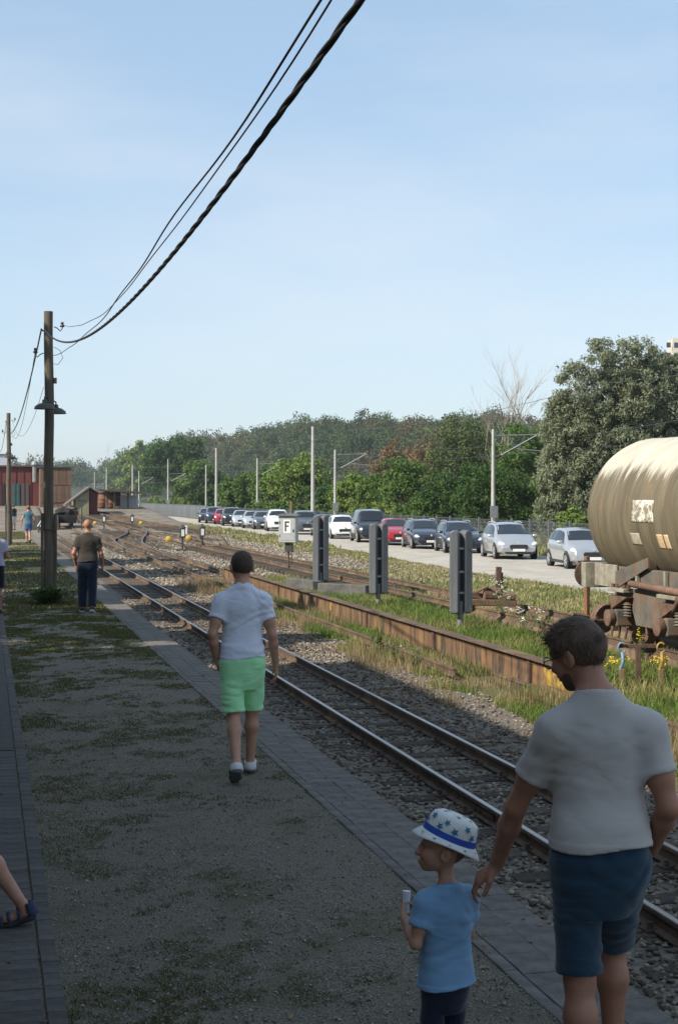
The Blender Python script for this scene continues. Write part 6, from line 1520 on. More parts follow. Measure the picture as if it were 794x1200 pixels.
        lo_o = link('shorts' if frac <= 1 else 'trousers', snets('lower', fn2, lo, hi, res), mat_, t)
        for sd, sx in (('L', -1), ('R', 1)):
            yb_ = -(.128 * bw + grow) * s * .86
            MB().tube([(sx * .155 * s, yb_ * .35 , (wz - .07) * s), (sx * .125 * s, yb_ * .80, (wz - .115) * s), (sx * .055 * s, yb_ * 1.03 - .012 * s, (wz - .115) * s)], .0035 * s, 5).build('pocket_seam', mat_, lo_o)
    if hair: hair(t, j, hg, rotm(*hdrot), s * HS, res)
    if shoes:
        for sd in 'LR':
            ft = J['ft' + sd]; shoe(j['an' + sd], (ft[0], ft[1], 0), ft[2], s * 1.06, shoes, t)
    if extra: extra(t, j, hg, rotm(*hdrot), s * HS)
    return t
# ------------------------------------------------------------------ the people of the photograph
def cloth(name, c, c2=None, fine=420, rough=.85, wrk=.4):
    m = M(name, c, c2 or tuple(v * .84 for v in c), scale=3.5, rough=rough, bump=.25, bscale=fine, spec=.12, lo=.3, hi=.7)
    n = m.node_tree; b = n.nodes['Principled BSDF']; b.inputs['Sheen Weight'].default_value = .25; b.inputs['Sheen Roughness'].default_value = .5
    tcn = n.nodes.new('ShaderNodeTexCoord'); mp = n.nodes.new('ShaderNodeMapping'); mp.inputs['Rotation'].default_value = (.3, .5, .2); mp.inputs['Scale'].default_value = (1, 1, 2.1); n.links.new(tcn.outputs['Object'], mp.inputs[0])
    t = n.nodes.new('ShaderNodeTexNoise'); t.inputs['Scale'].default_value = 5.5; t.inputs['Detail'].default_value = 2; t.inputs['Distortion'].default_value = .5; n.links.new(mp.outputs[0], t.inputs['Vector'])
    bn2 = n.nodes.new('ShaderNodeBump'); bn2.inputs['Strength'].default_value = wrk; bn2.inputs['Distance'].default_value = .035; n.links.new(t.outputs[0], bn2.inputs['Height'])
    old = b.inputs['Normal'].links[0].from_node; n.links.new(bn2.outputs[0], old.inputs['Normal']); return m
c_grey = cloth('tee_grey', (0.50, 0.465, 0.44), wrk=.22); c_navy = cloth('shorts_navy', (0.022, 0.052, 0.085)); c_kid = cloth('tee_kid_blue', (0.20, 0.36, 0.56)); c_kpants = cloth('pants_kid', (0.015, 0.02, 0.045))
c_white = cloth('tee_white', (0.70, 0.73, 0.84)); c_green = cloth('shorts_green', (0.42, 0.86, 0.46)); c_brown = cloth('shirt_brown', (0.05, 0.042, 0.034)); c_jean = cloth('jeans', (0.012, 0.018, 0.036))
c_lav = cloth('shirt_lavender', (0.40, 0.40, 0.52)); c_blk = cloth('shorts_black', (0.012, 0.012, 0.016)); c_teal = cloth('top_teal', (0.07, 0.16, 0.22)); c_blue2 = cloth('shorts_blue', (0.05, 0.10, 0.22)); c_dark = cloth('top_dark', (0.03, 0.035, 0.045)); c_wsh = cloth('shorts_white', (0.55, 0.55, 0.54))
m_hairb = M('hair_brown', (0.125, 0.08, 0.05), (0.06, 0.038, 0.025), scale=30, rough=.55, bump=.5, bscale=160, stretch=(1, 1, .3), spec=.3); m_haird = M('hair_dark', (0.085, 0.058, 0.042), (0.045, .032, .024), scale=60, rough=.6, bump=.6, bscale=180, spec=.25); m_hairr = M('hair_auburn', (0.20, 0.09, 0.04), (0.13, 0.06, .03), scale=20, rough=.6); m_hairblond = M('hair_dark_blond', (0.13, 0.085, 0.045), (0.09, .06, .035), scale=40, rough=.6, bump=.5, bscale=160)
m_solew = M('sole_white', (0.6, 0.6, 0.58), rough=.7); m_shw = M('shoe_white', (0.58, 0.58, 0.57), (.48, .48, .47), scale=20, rough=.7); m_shb = M('shoe_black', (0.018, 0.018, 0.022), rough=.7); m_shn = M('sandal_navy', (0.02, 0.03, 0.075), rough=.75); m_soled = M('sole_dark', (0.03, .03, .03), rough=.9)
def hair_fn(mat, thick=.016, front=.062, nape=-.072, tuft=0, short=0, ear=.03):
    def h(t, j, hg, Rm, s, res):
        C = hg(0, -.014, .032); e = el(C, A3((.080 + thick * .6, .102 + thick * .7, .094 + thick)) * s, Rm); e_in = el(C, A3((.071, .093, .086)) * s, Rm); H0 = hg(0, 0, 0); rg = random.Random(3)
        fo = folds(.004 * s if tuft else .0014 * s, 9)
        def f(p):
            q = (p - H0) @ Rm / s
            # hairline height as a function of y
            line = np.interp(q[:, 1], [-.12, -.06, -.035, -.005, .012, .045, .075, .11], [nape, nape, -.035, ear - .01, ear - .012, .045, front, front + .006])
            d = np.maximum(e(p) + fo(p) * (1 + 2 * tuft), (line - q[:, 2]) * s * .8)
            return np.maximum(d, -e_in(p))
        pad = .16 * s; o = link('hair', snets('hair', f, H0 - pad, H0 + pad, min(res, .006)), mat, t)
        if tuft:
            b = []; rg = np.random.default_rng(4); n = 5200; d = rg.normal(0, 1, (n, 3)); d /= np.linalg.norm(d, axis=1)[:, None]
            d = d[(d[:, 2] > -.8)]; q = d * np.array([.083, .106, .100]) + np.array([0, -.014, .032]); line = np.interp(q[:, 1], [-.12, -.06, -.035, -.005, .012, .045, .075, .11], [nape, nape, -.03, ear, ear, .05, front, front]); k = q[:, 2] > line + .004; q, d = q[k], d[k]; n = len(q)
            # combed forward-up with disorder
            flow = np.where(q[:, 2:3] > .075, np.array([[-.1, .75, .25]]), np.array([[0., -.15, -.9]])) + rg.normal(0, .24, (n, 3)); tg = flow - d * (flow * d).sum(1)[:, None] * .72; tg /= np.linalg.norm(tg, axis=1)[:, None]
            L_ = rg.uniform(.022, .055, n)[:, None] * np.where(q[:, 2:3] > .05, 1.2, .62); sd = np.cross(tg, d); sd /= np.linalg.norm(sd, axis=1)[:, None] + 1e-9; wv = .0016
            p0 = q - sd * wv; p1 = q + sd * wv; m = q + tg * L_ * .55 + d * L_ * .12; p2 = m + sd * wv * .8; p3 = m - sd * wv * .8; p4 = q + tg * L_ + d * L_ * .10
            V = np.stack([p0, p1, p2, p3, p4], 1).reshape(-1, 3) * s @ Rm.T + H0; oo = np.arange(n)[:, None] * 5
            F3 = np.concatenate([oo + np.array([[0, 1, 2]]), oo + np.array([[0, 2, 3]]), oo + np.array([[3, 2, 4]])], 0)
            link('hair_strands', fastmesh('strands', V, F3), mat, o)['kind'] = 'stuff'
    return h
def stand(**kw):
    J = dict(head=(0, .01, 1.685), neck=(0, -.012, 1.50), shL=(-.170, -.01, 1.40), shR=(.170, -.01, 1.40), elL=(-.222, -.03, 1.14), elR=(.222, -.03, 1.14), wrL=(-.245, .04, .89), wrR=(.245, .04, .89),
             hpL=(-.088, 0, .91), hpR=(.088, 0, .91), knL=(-.10, .015, .50), knR=(.10, .015, .50), anL=(-.105, -.02, .085), anR=(.105, -.02, .085), ftL=(-.08, 1, 0), ftR=(.08, 1, 0), lean=(0, 0))
    J.update(kw); return J
DN = (0, .12, -1)

# 1 -- man in grey tee, left hand on the child's shoulder, looking down at him
m_frame = M('spectacle_frame', (0.03, 0.025, 0.02), rough=.3, metal=.5); m_lens = M('lens', (0.55, 0.5, 0.35), rough=.05, spec=.6)
m_lens.node_tree.nodes['Principled BSDF'].inputs['Alpha'].default_value = .12
def man1_extra(t, j, hg, Rm, s):
    fr = MB()
    for sx in (-1, 1):
        ring = [hg(sx * .036 + .027 * math.cos(a), .112 - .006 * abs(math.cos(a)), .008 + .022 * math.sin(a)) for a in np.linspace(0, 2 * math.pi, 23)]
        MB().tube(ring, .0021, 5, cap=False).build('spectacle_rim', m_frame, t)
        MB().add([hg(sx * .036, .112, .008)] + ring[:-1], [(0, i, i % 22 + 1) for i in range(1, 23)]).build('lens', m_lens, t)
        MB().tube([hg(sx * .062, .106, .014), hg(sx * .079, .06, .014), hg(sx * .083, -.01, .016), hg(sx * .083, -.03, -.002)], .0021, 5).build('temple_arm', m_frame, t)
        for (r_, mt, dy) in ((.0115, M('eye_white', (.22, .2, .18), rough=.2) if 'eye_white' not in MATS else MATS['eye_white'], .0),): MB().lathe([(0, -r_), (r_ * .7, -r_ * .7), (r_, 0), (r_ * .7, r_ * .7), (0, r_)], hg(sx * .033, .080, .012), (0, 0, 1), 10).build('eye', mt, t, smooth=True)
    MB().tube([hg(-.010, .113, .012), hg(0, .117, .016), hg(.010, .113, .012)], .002, 5).build('spectacle_bridge', m_frame, t)
    # beard
    H0 = hg(0, 0, 0); fo = folds(.002, 4); e = uni([(el(hg(0, .028, -.047), A3((.0590, .0665, .068)) * s, Rm), 0), (el(hg(0, .066, -.095), A3((.025, .020, .019)) * s, Rm), .03), (el(hg(0, .096, -.050), A3((.026, .011, .008)) * s, Rm), .008)])
    def f(p):
        q = (p - H0) @ Rm / s; line = np.interp(q[:, 1], [-.02, .0, .03, .07, .09, .12], [.012, .005, -.035, -.050, -.043, -.043])
        d = np.maximum(e(p) + fo(p), (q[:, 2] - line) * s); d = np.maximum(d, (-.006 - q[:, 1]) * s)
        mo = el(hg(0, .108, -.062), A3((.022, .02, .006)) * s, Rm)(p); return np.maximum(d, -mo)
    link('beard', snets('beard', f, H0 - .15, H0 + .15, .0055), m_hairb, t)
p1 = Vector((2.17, 5.05, 0)); kid = Vector((1.745, 5.56, 0))
rz1 = R(-17)
def to_local(pw, loc, rz): return Euler((0, 0, -rz)).to_matrix() @ (Vector(pw) - Vector(loc))
s1 = 1.81 / 1.8
hw = to_local((kid.x + .165, kid.y - .12, .835), p1, rz1) / s1      # wrist target near the child's right shoulder
shL = A3((-.166, -.005, 1.385)); wrL = A3(hw); mid_ = (shL + wrL) / 2 + A3((-.035, -.03, -.02))
J = stand(head=(-.075, .085, 1.655), neck=(-.015, .01, 1.50), hs=1.0, shL=tuple(shL), elL=tuple(mid_), wrL=tuple(wrL), elR=(.232, -.065, 1.135), wrR=(.200, .12, .945), shR=(.168, -.005, 1.39), lean=(-.01, .02),
          hpR=(.088, 0, .91), knR=(.07, .27, .55), anR=(.075, .25, .14), knL=(-.075, -.01, .50), anL=(-.075, -.05, .085), ftR=(.12, 1, -.1))
dirh = unit(A3(to_local((kid.x + .03, kid.y - .06, .715), p1, rz1)) / s1 - wrL)
person('man in grey T-shirt and navy shorts with glasses, reaching down to the child', p1, rz1, 1.81, J, SKIN2, shirt=(.985, .58, .011, c_grey, .010), lower=(1.04, .92, .006, c_navy, .014, .006), hair=hair_fn(m_hairb, .013, .062, -.060, tuft=1), shoes=(m_shb, m_solew), res=.007, seed=3, extra=man1_extra, hdrot=(R(52), R(-20), R(-4)),
       hands=((dirh, (.2, .25, -.95), (.45, .5, .4), 1, .2, .5), ((-.35, .9, -.25), (-1, -.3, 0), (.4, .5, .4), 1)), build=.94)

# 2 -- child with starry hat
m_hat = M('hat_cloth', (0.66, 0.67, 0.64), (.6, .6, .57), scale=30, rough=.85); m_star = M('hat_star', (0.01, 0.16, 0.28), rough=.8); m_band = M('hat_band', (0.02, 0.07, 0.40), rough=.7)
def kid_extra(t, j, hg, Rm, s):
    ax = unit(Rm @ A3((0, -.30, 1))); C = hg(0, -.024, .056)
    u = unit(np.cross(ax, A3(Rm[:, 1]))); v = np.cross(ax, u) * -1          # u right-ish, v forward-ish
    def ring(r, h, sx=1.0, sy=1.12, wob=0.0, n=40):
        o = []
        for i in range(n):
            a = 2 * math.pi * i / n; x, y_ = math.cos(a), math.sin(a)
            o.append(C + (u * r * sx * x + v * r * sy * y_ + ax * (h + wob * (math.cos(2 * a) * .5))) * s)
        return o
    rings = [ring(.146, -.026, wob=.026), ring(.134, -.015, wob=.016), ring(.118, -.001, wob=.004), ring(.108, .008), ring(.106, .034), ring(.101, .068), ring(.093, .092), ring(.070, .106), ring(.035, .103), ring(.004, .096)]
    vs = [p for r in rings for p in r]; n = 40
    fs = [(a * n + i, a * n + (i + 1) % n, (a + 1) * n + (i + 1) % n, (a + 1) * n + i) for a in range(len(rings) - 1) for i in range(n)]
    hb = thing('sun_hat', 'small white sun hat with blue stars and band on the child', 'hat', (0, 0, 0)); hb.matrix_world = t.matrix_basis.copy()
    ho = MB().add(vs, fs).build('crown_and_brim', m_hat, hb, smooth=True); so = ho.modifiers.new('s', 'SOLIDIFY'); so.thickness = .003; so.offset = 1
    bd = ring(.1145, .004) + ring(.1130, .036); MB().add(bd, [(i, (i + 1) % n, n + (i + 1) % n, n + i) for i in range(n)]).build('band', m_band, hb, smooth=True)
    rg = random.Random(12); k = 0
    def star(a, h, sz, rbase, tilt):
        cpt = (u * math.cos(a) * rbase + v * math.sin(a) * rbase * 1.12 + ax * h); nr = unit(u * math.cos(a) + v * math.sin(a) + ax * tilt); e1 = unit(np.cross(ax, nr)); e2 = np.cross(nr, e1); pts = [C + (cpt + nr * .0075) * s]; r0 = rg.uniform(0, 6)
        for q in range(10):
            rr = sz if q % 2 == 0 else sz * .45; an = r0 + q * math.pi / 5; pts.append(C + (cpt + nr * .0068 + e1 * rr * math.cos(an) + e2 * rr * math.sin(an)) * s)
        MB().add(pts, [(0, i, i % 10 + 1) for i in range(1, 11)]).build('star', m_star, hb)
    for row, (h, rb, n_, tl) in enumerate(((.052, .1045, 9, .15), (.080, .098, 8, .6))):
        for i in range(n_): star(2 * math.pi * i / n_ + row * .35 + rg.uniform(-.1, .1), h + rg.uniform(-.004, .004), rg.uniform(.017, .023), rb, tl)
    for i in range(5): star(2 * math.pi * i / 5, .106, .014, .055, 3.0)
    for i in range(12): star(2 * math.pi * i / 12, -.010, .010, .132, 4.5)
    for sx in (-1, 1): MB().lathe([(0, -.012), (.009, -.008), (.012, 0), (.009, .008), (0, .012)], hg(sx * .033, .0745, .012), (0, 0, 1), 10).build('eye', MATS['eye_white'], t, smooth=True)
    bt = thing('paper_cup', 'small white paper item held in the hands of the child', 'paper', (0, 0, 0)); bt.matrix_world = t.matrix_basis.copy()
    hc = (j['wrL'] + unit((.45, .75, .45)) * .085 * (1.06 / 1.8) + A3((0.012, 0, .012)))
    MB().cyl(hc + A3((-.002, 0, -.035)), hc + A3((.004, .004, .05)), .013, .016, 10).build('paper', M('paper_white', (.75, .77, .8), rough=.7), bt, smooth=True, angle=40)
rzk = R(14)
J = stand(head=(-.012, .03, 1.525), neck=(0, -.01, 1.265), shL=(-.165, -.005, 1.185), shR=(.165, -.005, 1.185), elL=(-.245, -.02, .93), wrL=(-.205, .22, 1.05), elR=(.215, .05, .92), wrR=(.05, .25, 1.03), hpL=(-.085, 0, .69), hpR=(.085, 0, .69), knL=(-.095, .02, .38), knR=(.09, .05, .38), anL=(-.1, -.03, .085), anR=(.1, .04, .085), tdz=-.235)
J['lean'] = (0, 0)
person('small child in light blue T-shirt and navy trousers wearing a starry hat', kid, rzk, 1.03, J, SKIN, shirt=(.625, .60, .022, c_kid, .016), lower=(.74, 1.8, .006, c_kpants, .008, .012), hair=hair_fn(m_hairblond, .004, .06, -.085), shoes=(m_shb, m_solew), res=.0055, seed=8, child=True, extra=kid_extra, hdrot=(R(62), R(6), 0),
       hands=(((.45, .75, .45), (.8, -.5, 0), (.7, .7, .5), 1, .2, .6), ((-.5, .7, .35), (-.6, -.6, .2), (.6, .6, .5), -1, .2, .6)), build=.97)

# 3 -- man in white tee and green shorts
J = stand(head=(-.004, .03, 1.675), neck=(0, 0, 1.505), hs=1.1, elL=(-.245, -.07, 1.15), wrL=(-.205, .03, .93), elR=(.238, -.035, 1.135), wrR=(.275, .055, .89), knL=(-.075, -.05, .50), anL=(-.07, -.37, .165), ftL=(-.03, 1, .5), hpL=(-.088, -.02, .90), knR=(.085, .12, .51), anR=(.075, .17, .09), ftR=(.1, 1, -.06), lean=(0, .015))
p3 = P(284, 909, 0); 
m_sl3 = (m_shw, M('sole_grey', (.12, .12, .12), rough=.9), m_shb)
person('man in white T-shirt and bright green shorts walking away', (p3.x, p3.y, 0), R(-6), 1.80, J, SKIN, shirt=(.955, .52, .012, c_white, .020), lower=(1.0, .93, .014, c_green, .018, .012), hair=hair_fn(m_haird, .003, .05, -.075), shoes=m_sl3, res=.008, seed=11, hdrot=(R(6), R(-4), 0),
       hands=(((.25, .35, -.9), (1, .1, .2), (.5, .5, .4), 1), ((.05, .25, -1), (-1, .2, 0), (.25, .35, .3), 1, .8)), build=.91)

# 4 -- bald man in brown shirt and jeans by the pole
J = stand(head=(.0, .04, 1.68), neck=(0, .0, 1.50), elL=(-.265, -.06, 1.15), wrL=(-.225, .05, .90), elR=(.26, -.03, 1.14), wrR=(.285, .06, .90), knR=(.085, -.03, .50), anR=(.085, -.16, .10), ftR=(.2, 1, .35), knL=(-.10, .03, .5), anL=(-.105, .02, .085))
p4 = P(103, 717, 0)
person('bald man in dark brown shirt and jeans walking beside the pole', p4, R(-4), 1.80, J, SKIN2, shirt=(.985, .60, .022, c_brown, .007), lower=(1.03, 1.95, .018, c_jean, .007, .012), hair=None, shoes=(m_shb, m_solew), res=.0105, seed=14, hdrot=(R(-3), 0, 0), hands=(((.1, .2, -1), (1, 0, 0), (.4, .5, .4), 1), ((.08, .2, -1), (-1, 0, 0), (.4, .4, .3), 1)), build=1.02)

# 5 -- auburn-haired woman far ahead
J = stand(head=(0, .03, 1.685), elL=(-.29, -.05, 1.16), wrL=(-.33, .05, .93), elR=(.285, -.04, 1.16), wrR=(.30, .12, .95), knR=(.07, -.02, .5), anR=(.07, -.25, .15), ftR=(.05, 1, .5), knL=(-.08, .08, .5), anL=(-.08, .06, .085))
p5 = P(33.5, 636.5, 0)
person('auburn-haired woman in teal top and blue shorts far down the platform', p5, R(-3), 1.80, J, SKIN, shirt=(.90, .40, .012, c_teal, .006), lower=(1.0, .70, .016, c_blue2, .006, .02), hair=hair_fn(m_hairr, .02, .06, -.06), shoes=(m_shb, m_soled), res=.013, seed=16, hdrot=(0, R(-6), 0), hands=(((-.1, .3, -1), (1, 0, 0), (.4, .5, .4), 1), ((.1, .4, -1), (-1, 0, 0), (.4, .5, .4), 1)), build=.93)

# 6 -- man cut by the left edge, arms folded in front
J = stand(elL=(-.25, -.02, 1.15), wrL=(.03, .20, 1.13), elR=(.25, -.03, 1.15), wrR=(-.02, .24, 1.08))
p6 = P(-6.5, 719, 0)
person('person in pale lavender shirt and black shorts cut off by the left edge', p6, R(4), 1.72, J, SKIN2, shirt=(.95, .62, .022, c_lav, .007), lower=(1.02, .95, .02, c_blk, .006, .02), hair=hair_fn(m_haird, .008), shoes=(m_soled, m_soled), res=.0115, seed=18, hands=(((.9, .2, 0), (0, -.6, -.6), (.4, .4, .3), 1), ((-.9, .2, 0), (0, -.6, -.6), (.4, .4, .3), 1)), build=1.05)

# 7 -- leg with a navy sandal entering at the lower left
p7 = P(22, 1085, 0)
J = stand(knR=(.09, -.20, .53), anR=(.09, -.52, .20), ftR=(.05, 1, .30), knL=(-.08, .22, .51), anL=(-.08, .24, .085), hpR=(.088, -.03, .90))
J['anR'] = (.09, -.50, .125); J['knR'] = (.09, -.22, .50)
rz7 = R(84)
off7 = Euler((0, 0, rz7)).to_matrix() @ Vector((.09, -.47, 0)) * (1.5 / 1.8)
def sandal7(t, j, hg, Rm, s):
    for sd in 'LR':
        an = j['an' + sd]; ft = J['ft' + sd]; f0 = unit((ft[0], ft[1], 0)); f = f0 * math.cos(ft[2]) - A3((0, 0, 1)) * math.sin(ft[2]); up = A3((0, 0, 1)) * math.cos(ft[2]) + f0 * math.sin(ft[2]); sdv = np.cross(f, up)
        O = an - up * .085 * s - f * .045 * s; g_ = lambda a, b, c: O + (f * a + sdv * b + up * c) * s
        so = uni([(ec(g_(.03, 0, .02), g_(.15, 0, .02), .043 * s, .044 * s, sdv, 1.1), 0), (ec(g_(.15, 0, .02), g_(.24, 0, .02), .046 * s, .036 * s, sdv, 1.2), .02)])
        fs = lambda p: np.maximum(so(p), np.maximum(-((p - O) @ up) - .012 * s, ((p - O) @ up) - .022 * s)); lo = np.minimum(O, g_(.28, 0, .1)) - .1 * s; hi = np.maximum(O, g_(.28, 0, .1)) + .1 * s
        o = link('sandal_sole', snets('sole', fs, lo, hi, .006), m_soled, t)
        for (a, w_, h) in ((.075, .020, .075), (.14, .018, .062), (.19, .016, .050)): 
            MB().tube([g_(a, -.045, .02), g_(a, -.043, h * .7), g_(a + .005, 0, h + .012), g_(a, .043, h * .7), g_(a, .045, .02)], .0095 * s * (w_ / .018), 6).build('strap', m_shn, o)
        hc = uni([(rc(g_(.012, 0, .03), g_(.022, 0, .095), .043 * s, .041 * s), 0)]); hi_ = rc(g_(.022, 0, .03), g_(.035, 0, .1), .036 * s, .036 * s)
        fh = lambda p: np.maximum(np.maximum(hc(p), -hi_(p)), np.maximum(-((p - O) @ up) + .02 * s, ((p - O) @ up) - .10 * s)); link('heel_cup', snets('heel', fh, lo, hi, .0055), m_shn, o)
person('bare lower leg with navy sandal stepping in at the lower left', (p7.x - off7.x, p7.y - off7.y, 0), rz7, 1.5, J, SKIN, shirt=(.95, .5, .016, c_kid, .006), lower=(1.0, .8, .02, c_navy, .006, .02), hair=hair_fn(m_hairb, .012), shoes=None, res=.0095, seed=20, extra=sandal7, hands=(((0, .2, -1), (1, 0, 0), (.4, .4, .3), 1), ((0, .2, -1), (-1, 0, 0), (.4, .4, .3), 1)))

# 8 -- person behind the farther pole
p8 = P(16, 623, 0)
J = stand(elL=(-.26, .02, 1.14), wrL=(-.1, .2, 1.1)); p8 = PX(16, 1.9)[0]
person('person in dark top and white shorts half hidden by the farther pole', p8, R(30), 1.72, J, SKIN, shirt=(.95, .5, .016, c_dark, .006), lower=(1.0, .9, .02, c_wsh, .006, .02), hair=hair_fn(m_haird, .012), shoes=(m_shb, m_soled), res=.014, seed=22, hands=(((.9, .2, 0), (0, -.6, -.6), (.4, .4, .3), 1), ((0, .2, -1), (-1, 0, 0), (.4, .4, .3), 1)))
# ------------------------------------------------------------------ grass and weeds
def blades(x, y, z, h, wd, seed, lean=.5):
    rg = np.random.default_rng(seed); n = len(x); a = rg.uniform(0, 6.28, n); b = rg.uniform(0, 6.28, n); le = lean * rg.uniform(.2, 1.2, n) * h
    dx, dy = np.cos(a) * wd, np.sin(a) * wd; lx_, ly_ = np.cos(b) * le, np.sin(b) * le
    P0 = np.stack([x - dx, y - dy, z], -1); P1 = np.stack([x + dx, y + dy, z], -1)
    P2 = np.stack([x + dx * .7 + lx_ * .35, y + dy * .7 + ly_ * .35, z + h * .6], -1); P3 = np.stack([x - dx * .7 + lx_ * .35, y - dy * .7 + ly_ * .35, z + h * .6], -1)
    P4 = np.stack([x + lx_, y + ly_, z + h * rg.uniform(.85, 1.05, n)], -1)
    V = np.stack([P0, P1, P2, P3, P4], 1).reshape(-1, 3); o = np.arange(n)[:, None] * 5
    F3 = np.concatenate([o + np.array([[0, 1, 2]]), o + np.array([[0, 2, 3]]), o + np.array([[3, 2, 4]])], 0)
    return fastmesh('blades', V, F3)
def vnoise(x, y, seed, sc):
    rg = np.random.default_rng(seed); g_ = rg.random((64, 64)); u = x * sc; v = y * sc; i = np.floor(u).astype(int); j = np.floor(v).astype(int); fx = u - i; fy = v - j; fx = fx * fx * (3 - 2 * fx); fy = fy * fy * (3 - 2 * fy)
    def G(a, b): return g_[a % 64, b % 64]
    return (G(i, j) * (1 - fx) + G(i + 1, j) * fx) * (1 - fy) + (G(i, j + 1) * (1 - fx) + G(i + 1, j + 1) * fx) * fy
m_gr = M('grass_blade', (0.12, 0.175, 0.04), (0.27, 0.235, 0.10), scale=.5, rough=.8, island=.4, transl=.25, spec=.15, lo=.45, hi=.62)
m_grd = M('grass_dry', (0.30, 0.265, 0.13), (0.16, 0.19, 0.06), scale=.6, rough=.85, island=.35, transl=.2, spec=.1, lo=.42, hi=.62)
m_grp = M('grass_platform', (0.09, 0.105, 0.035), (0.145, 0.13, 0.055), scale=2, rough=.85, island=.35, transl=.2, spec=.1)
rg = np.random.default_rng(77)
def field(n, xr, yr, hr, wr, seed, dens=None, thr=.45, lean=.6, yb=1.0):
    x = rg.uniform(*xr, n); y = yr[0] + (yr[1] - yr[0]) * rg.random(n) ** yb
    if dens: k = .6 * vnoise(x, y, seed, dens) + .4 * vnoise(x + 31, y + 7, seed + 1, dens * 2.7) > thr; x, y = x[k], y[k]
    h = rg.uniform(*hr, len(x)) * rg.uniform(.5, 1.2, len(x)); wv = rg.uniform(*wr, len(x))
    return x, y, h, wv
# platform patches (low, flattened; cross-wise streaks)
x, y, h, wv = field(260000, (PATH1, KIN + .02), (6.2, 34), (.008, .020), (.0016, .0034), 5, None, yb=1.5)
xr_ = x * .82 - y * .57; yr_ = x * .57 + y * .82
nz_ = .42 * vnoise(xr_, yr_, 5, 1.9) + .30 * vnoise(yr_ + 5, xr_ * 1.3, 6, 5.1) + .28 * vnoise(xr_ * 1.1, yr_, 8, 14) + .12 * np.clip((y - 8) / 14, 0, 1)
k = nz_ + rg.normal(0, .045, len(x)) > .612; x, y, h, wv = x[k], y[k], h[k], wv[k]; sc_ = 1 + np.clip((y - 9) / 8, 0, 3.5)
o = link('platform_grass', blades(x, y, np.full(len(x), -.012), h * (1 + .5 * np.clip((y - 14) / 10, 0, 1)), wv * sc_, 3, 1.6), m_grp); tag(o, 'low grass and moss patches on the gravel platform', 'grass', kind='stuff')
x, y, h, wv = field(26000, (PATH1 + .1, KIN), (30, 98), (.03, .06), (.012, .022), 9, .5, .40)
o = link('platform_grass_far', blades(x, y, np.full(len(x), -.012), h, wv, 4, 1.0), m_grp); tag(o, 'thin grass over the far end of the platform', 'grass', kind='stuff')
m_lf = M('fallen_leaf', (0.20, 0.13, 0.06), (0.12, 0.07, 0.035), scale=20, rough=.9, island=.4)
nl = 420; rl_ = np.random.default_rng(8); cx_ = rl_.uniform(-.5, EDGE - .02, nl); cy_ = 6.3 + 16 * rl_.random(nl) ** 1.4; aa = rl_.uniform(0, 6.28, nl); sz_ = rl_.uniform(.010, .028, nl)
d1 = np.stack([np.cos(aa), np.sin(aa), rl_.uniform(-.3, .3, nl)], -1) * sz_[:, None]; d2 = np.stack([-np.sin(aa), np.cos(aa), rl_.uniform(-.5, .5, nl)], -1) * sz_[:, None] * .55; cc_ = np.stack([cx_, cy_, np.full(nl, .006)], -1)
o = link('fallen_leaves', fastmesh('leaf', np.stack([cc_ - d1, cc_ + d2, cc_ + d1, cc_ - d2], 1).reshape(-1, 3), np.arange(nl * 4).reshape(-1, 4)), m_lf); tag(o, 'dry fallen leaves scattered over the platform', 'leaves', kind='stuff')
# fringe between platform edge and ballast
x, y, h, wv = field(9000, (EDGE + .01, EDGE + .24), (6, 30), (.04, .14), (.002, .005), 15, 1.1, .52)
o = link('edge_grass', blades(x, y, np.full(len(x), BZ - .05), h, wv, 5, .6), m_gr); tag(o, 'tufts of grass along the foot of the platform edge', 'grass', kind='stuff')
# strip between ballast and girder
x, y, h, wv = field(80000, (5.75, GXg - .1), (9, 42), (.05, .19), (.003, .007), 21, .55, .34, yb=1.2)
kk_ = x > 5.9 + .5 * vnoise(x * 0, y, 3, .8); x, y, h, wv = x[kk_], y[kk_], h[kk_], wv[kk_]
o = link('strip_grass', blades(x, y, np.full(len(x), GZ - .01), h, wv, 6, .6), m_gr); tag(o, 'grass and dry stalks between ballast and girder', 'grass', kind='stuff')
m_stalk = M('dry_stalk', (0.30, 0.235, 0.13), (0.17, 0.12, 0.07), scale=.8, rough=.9, island=.35, spec=.1)
x, y, h, wv = field(26000, (5.6, GXg - .2), (13, 46), (.14, .42), (.0018, .004), 41, .5, .5, yb=1.1)
o = link('dry_stalks', blades(x, y, np.full(len(x), GZ - .01), h, wv, 41, .35), m_stalk); tag(o, 'dry brown stalks standing along the edge of the ballast', 'grass', kind='stuff')
# green between girder and wagon track
x, y, h, wv = field(85000, (GXg + .12, BX[0] - .1), (13, 48), (.05, .20), (.004, .009), 25, .4, .30, yb=1.3)
o = link('yard_grass', blades(x, y, np.full(len(x), GZ - .01), h, wv, 7, .7), m_gr); tag(o, 'green grass between the girder and the wagon track', 'grass', kind='stuff')
x, y, h, wv = field(14000, (BX[0] + .1, BX[1] - .1), (14, 50), (.05, .2), (.005, .01), 27, .6, .42)
o = link('track_grass', blades(x, y, np.full(len(x), GZ - .01), h, wv, 8, .7), m_grd); tag(o, 'grass growing between the rails of the wagon track', 'grass', kind='stuff')
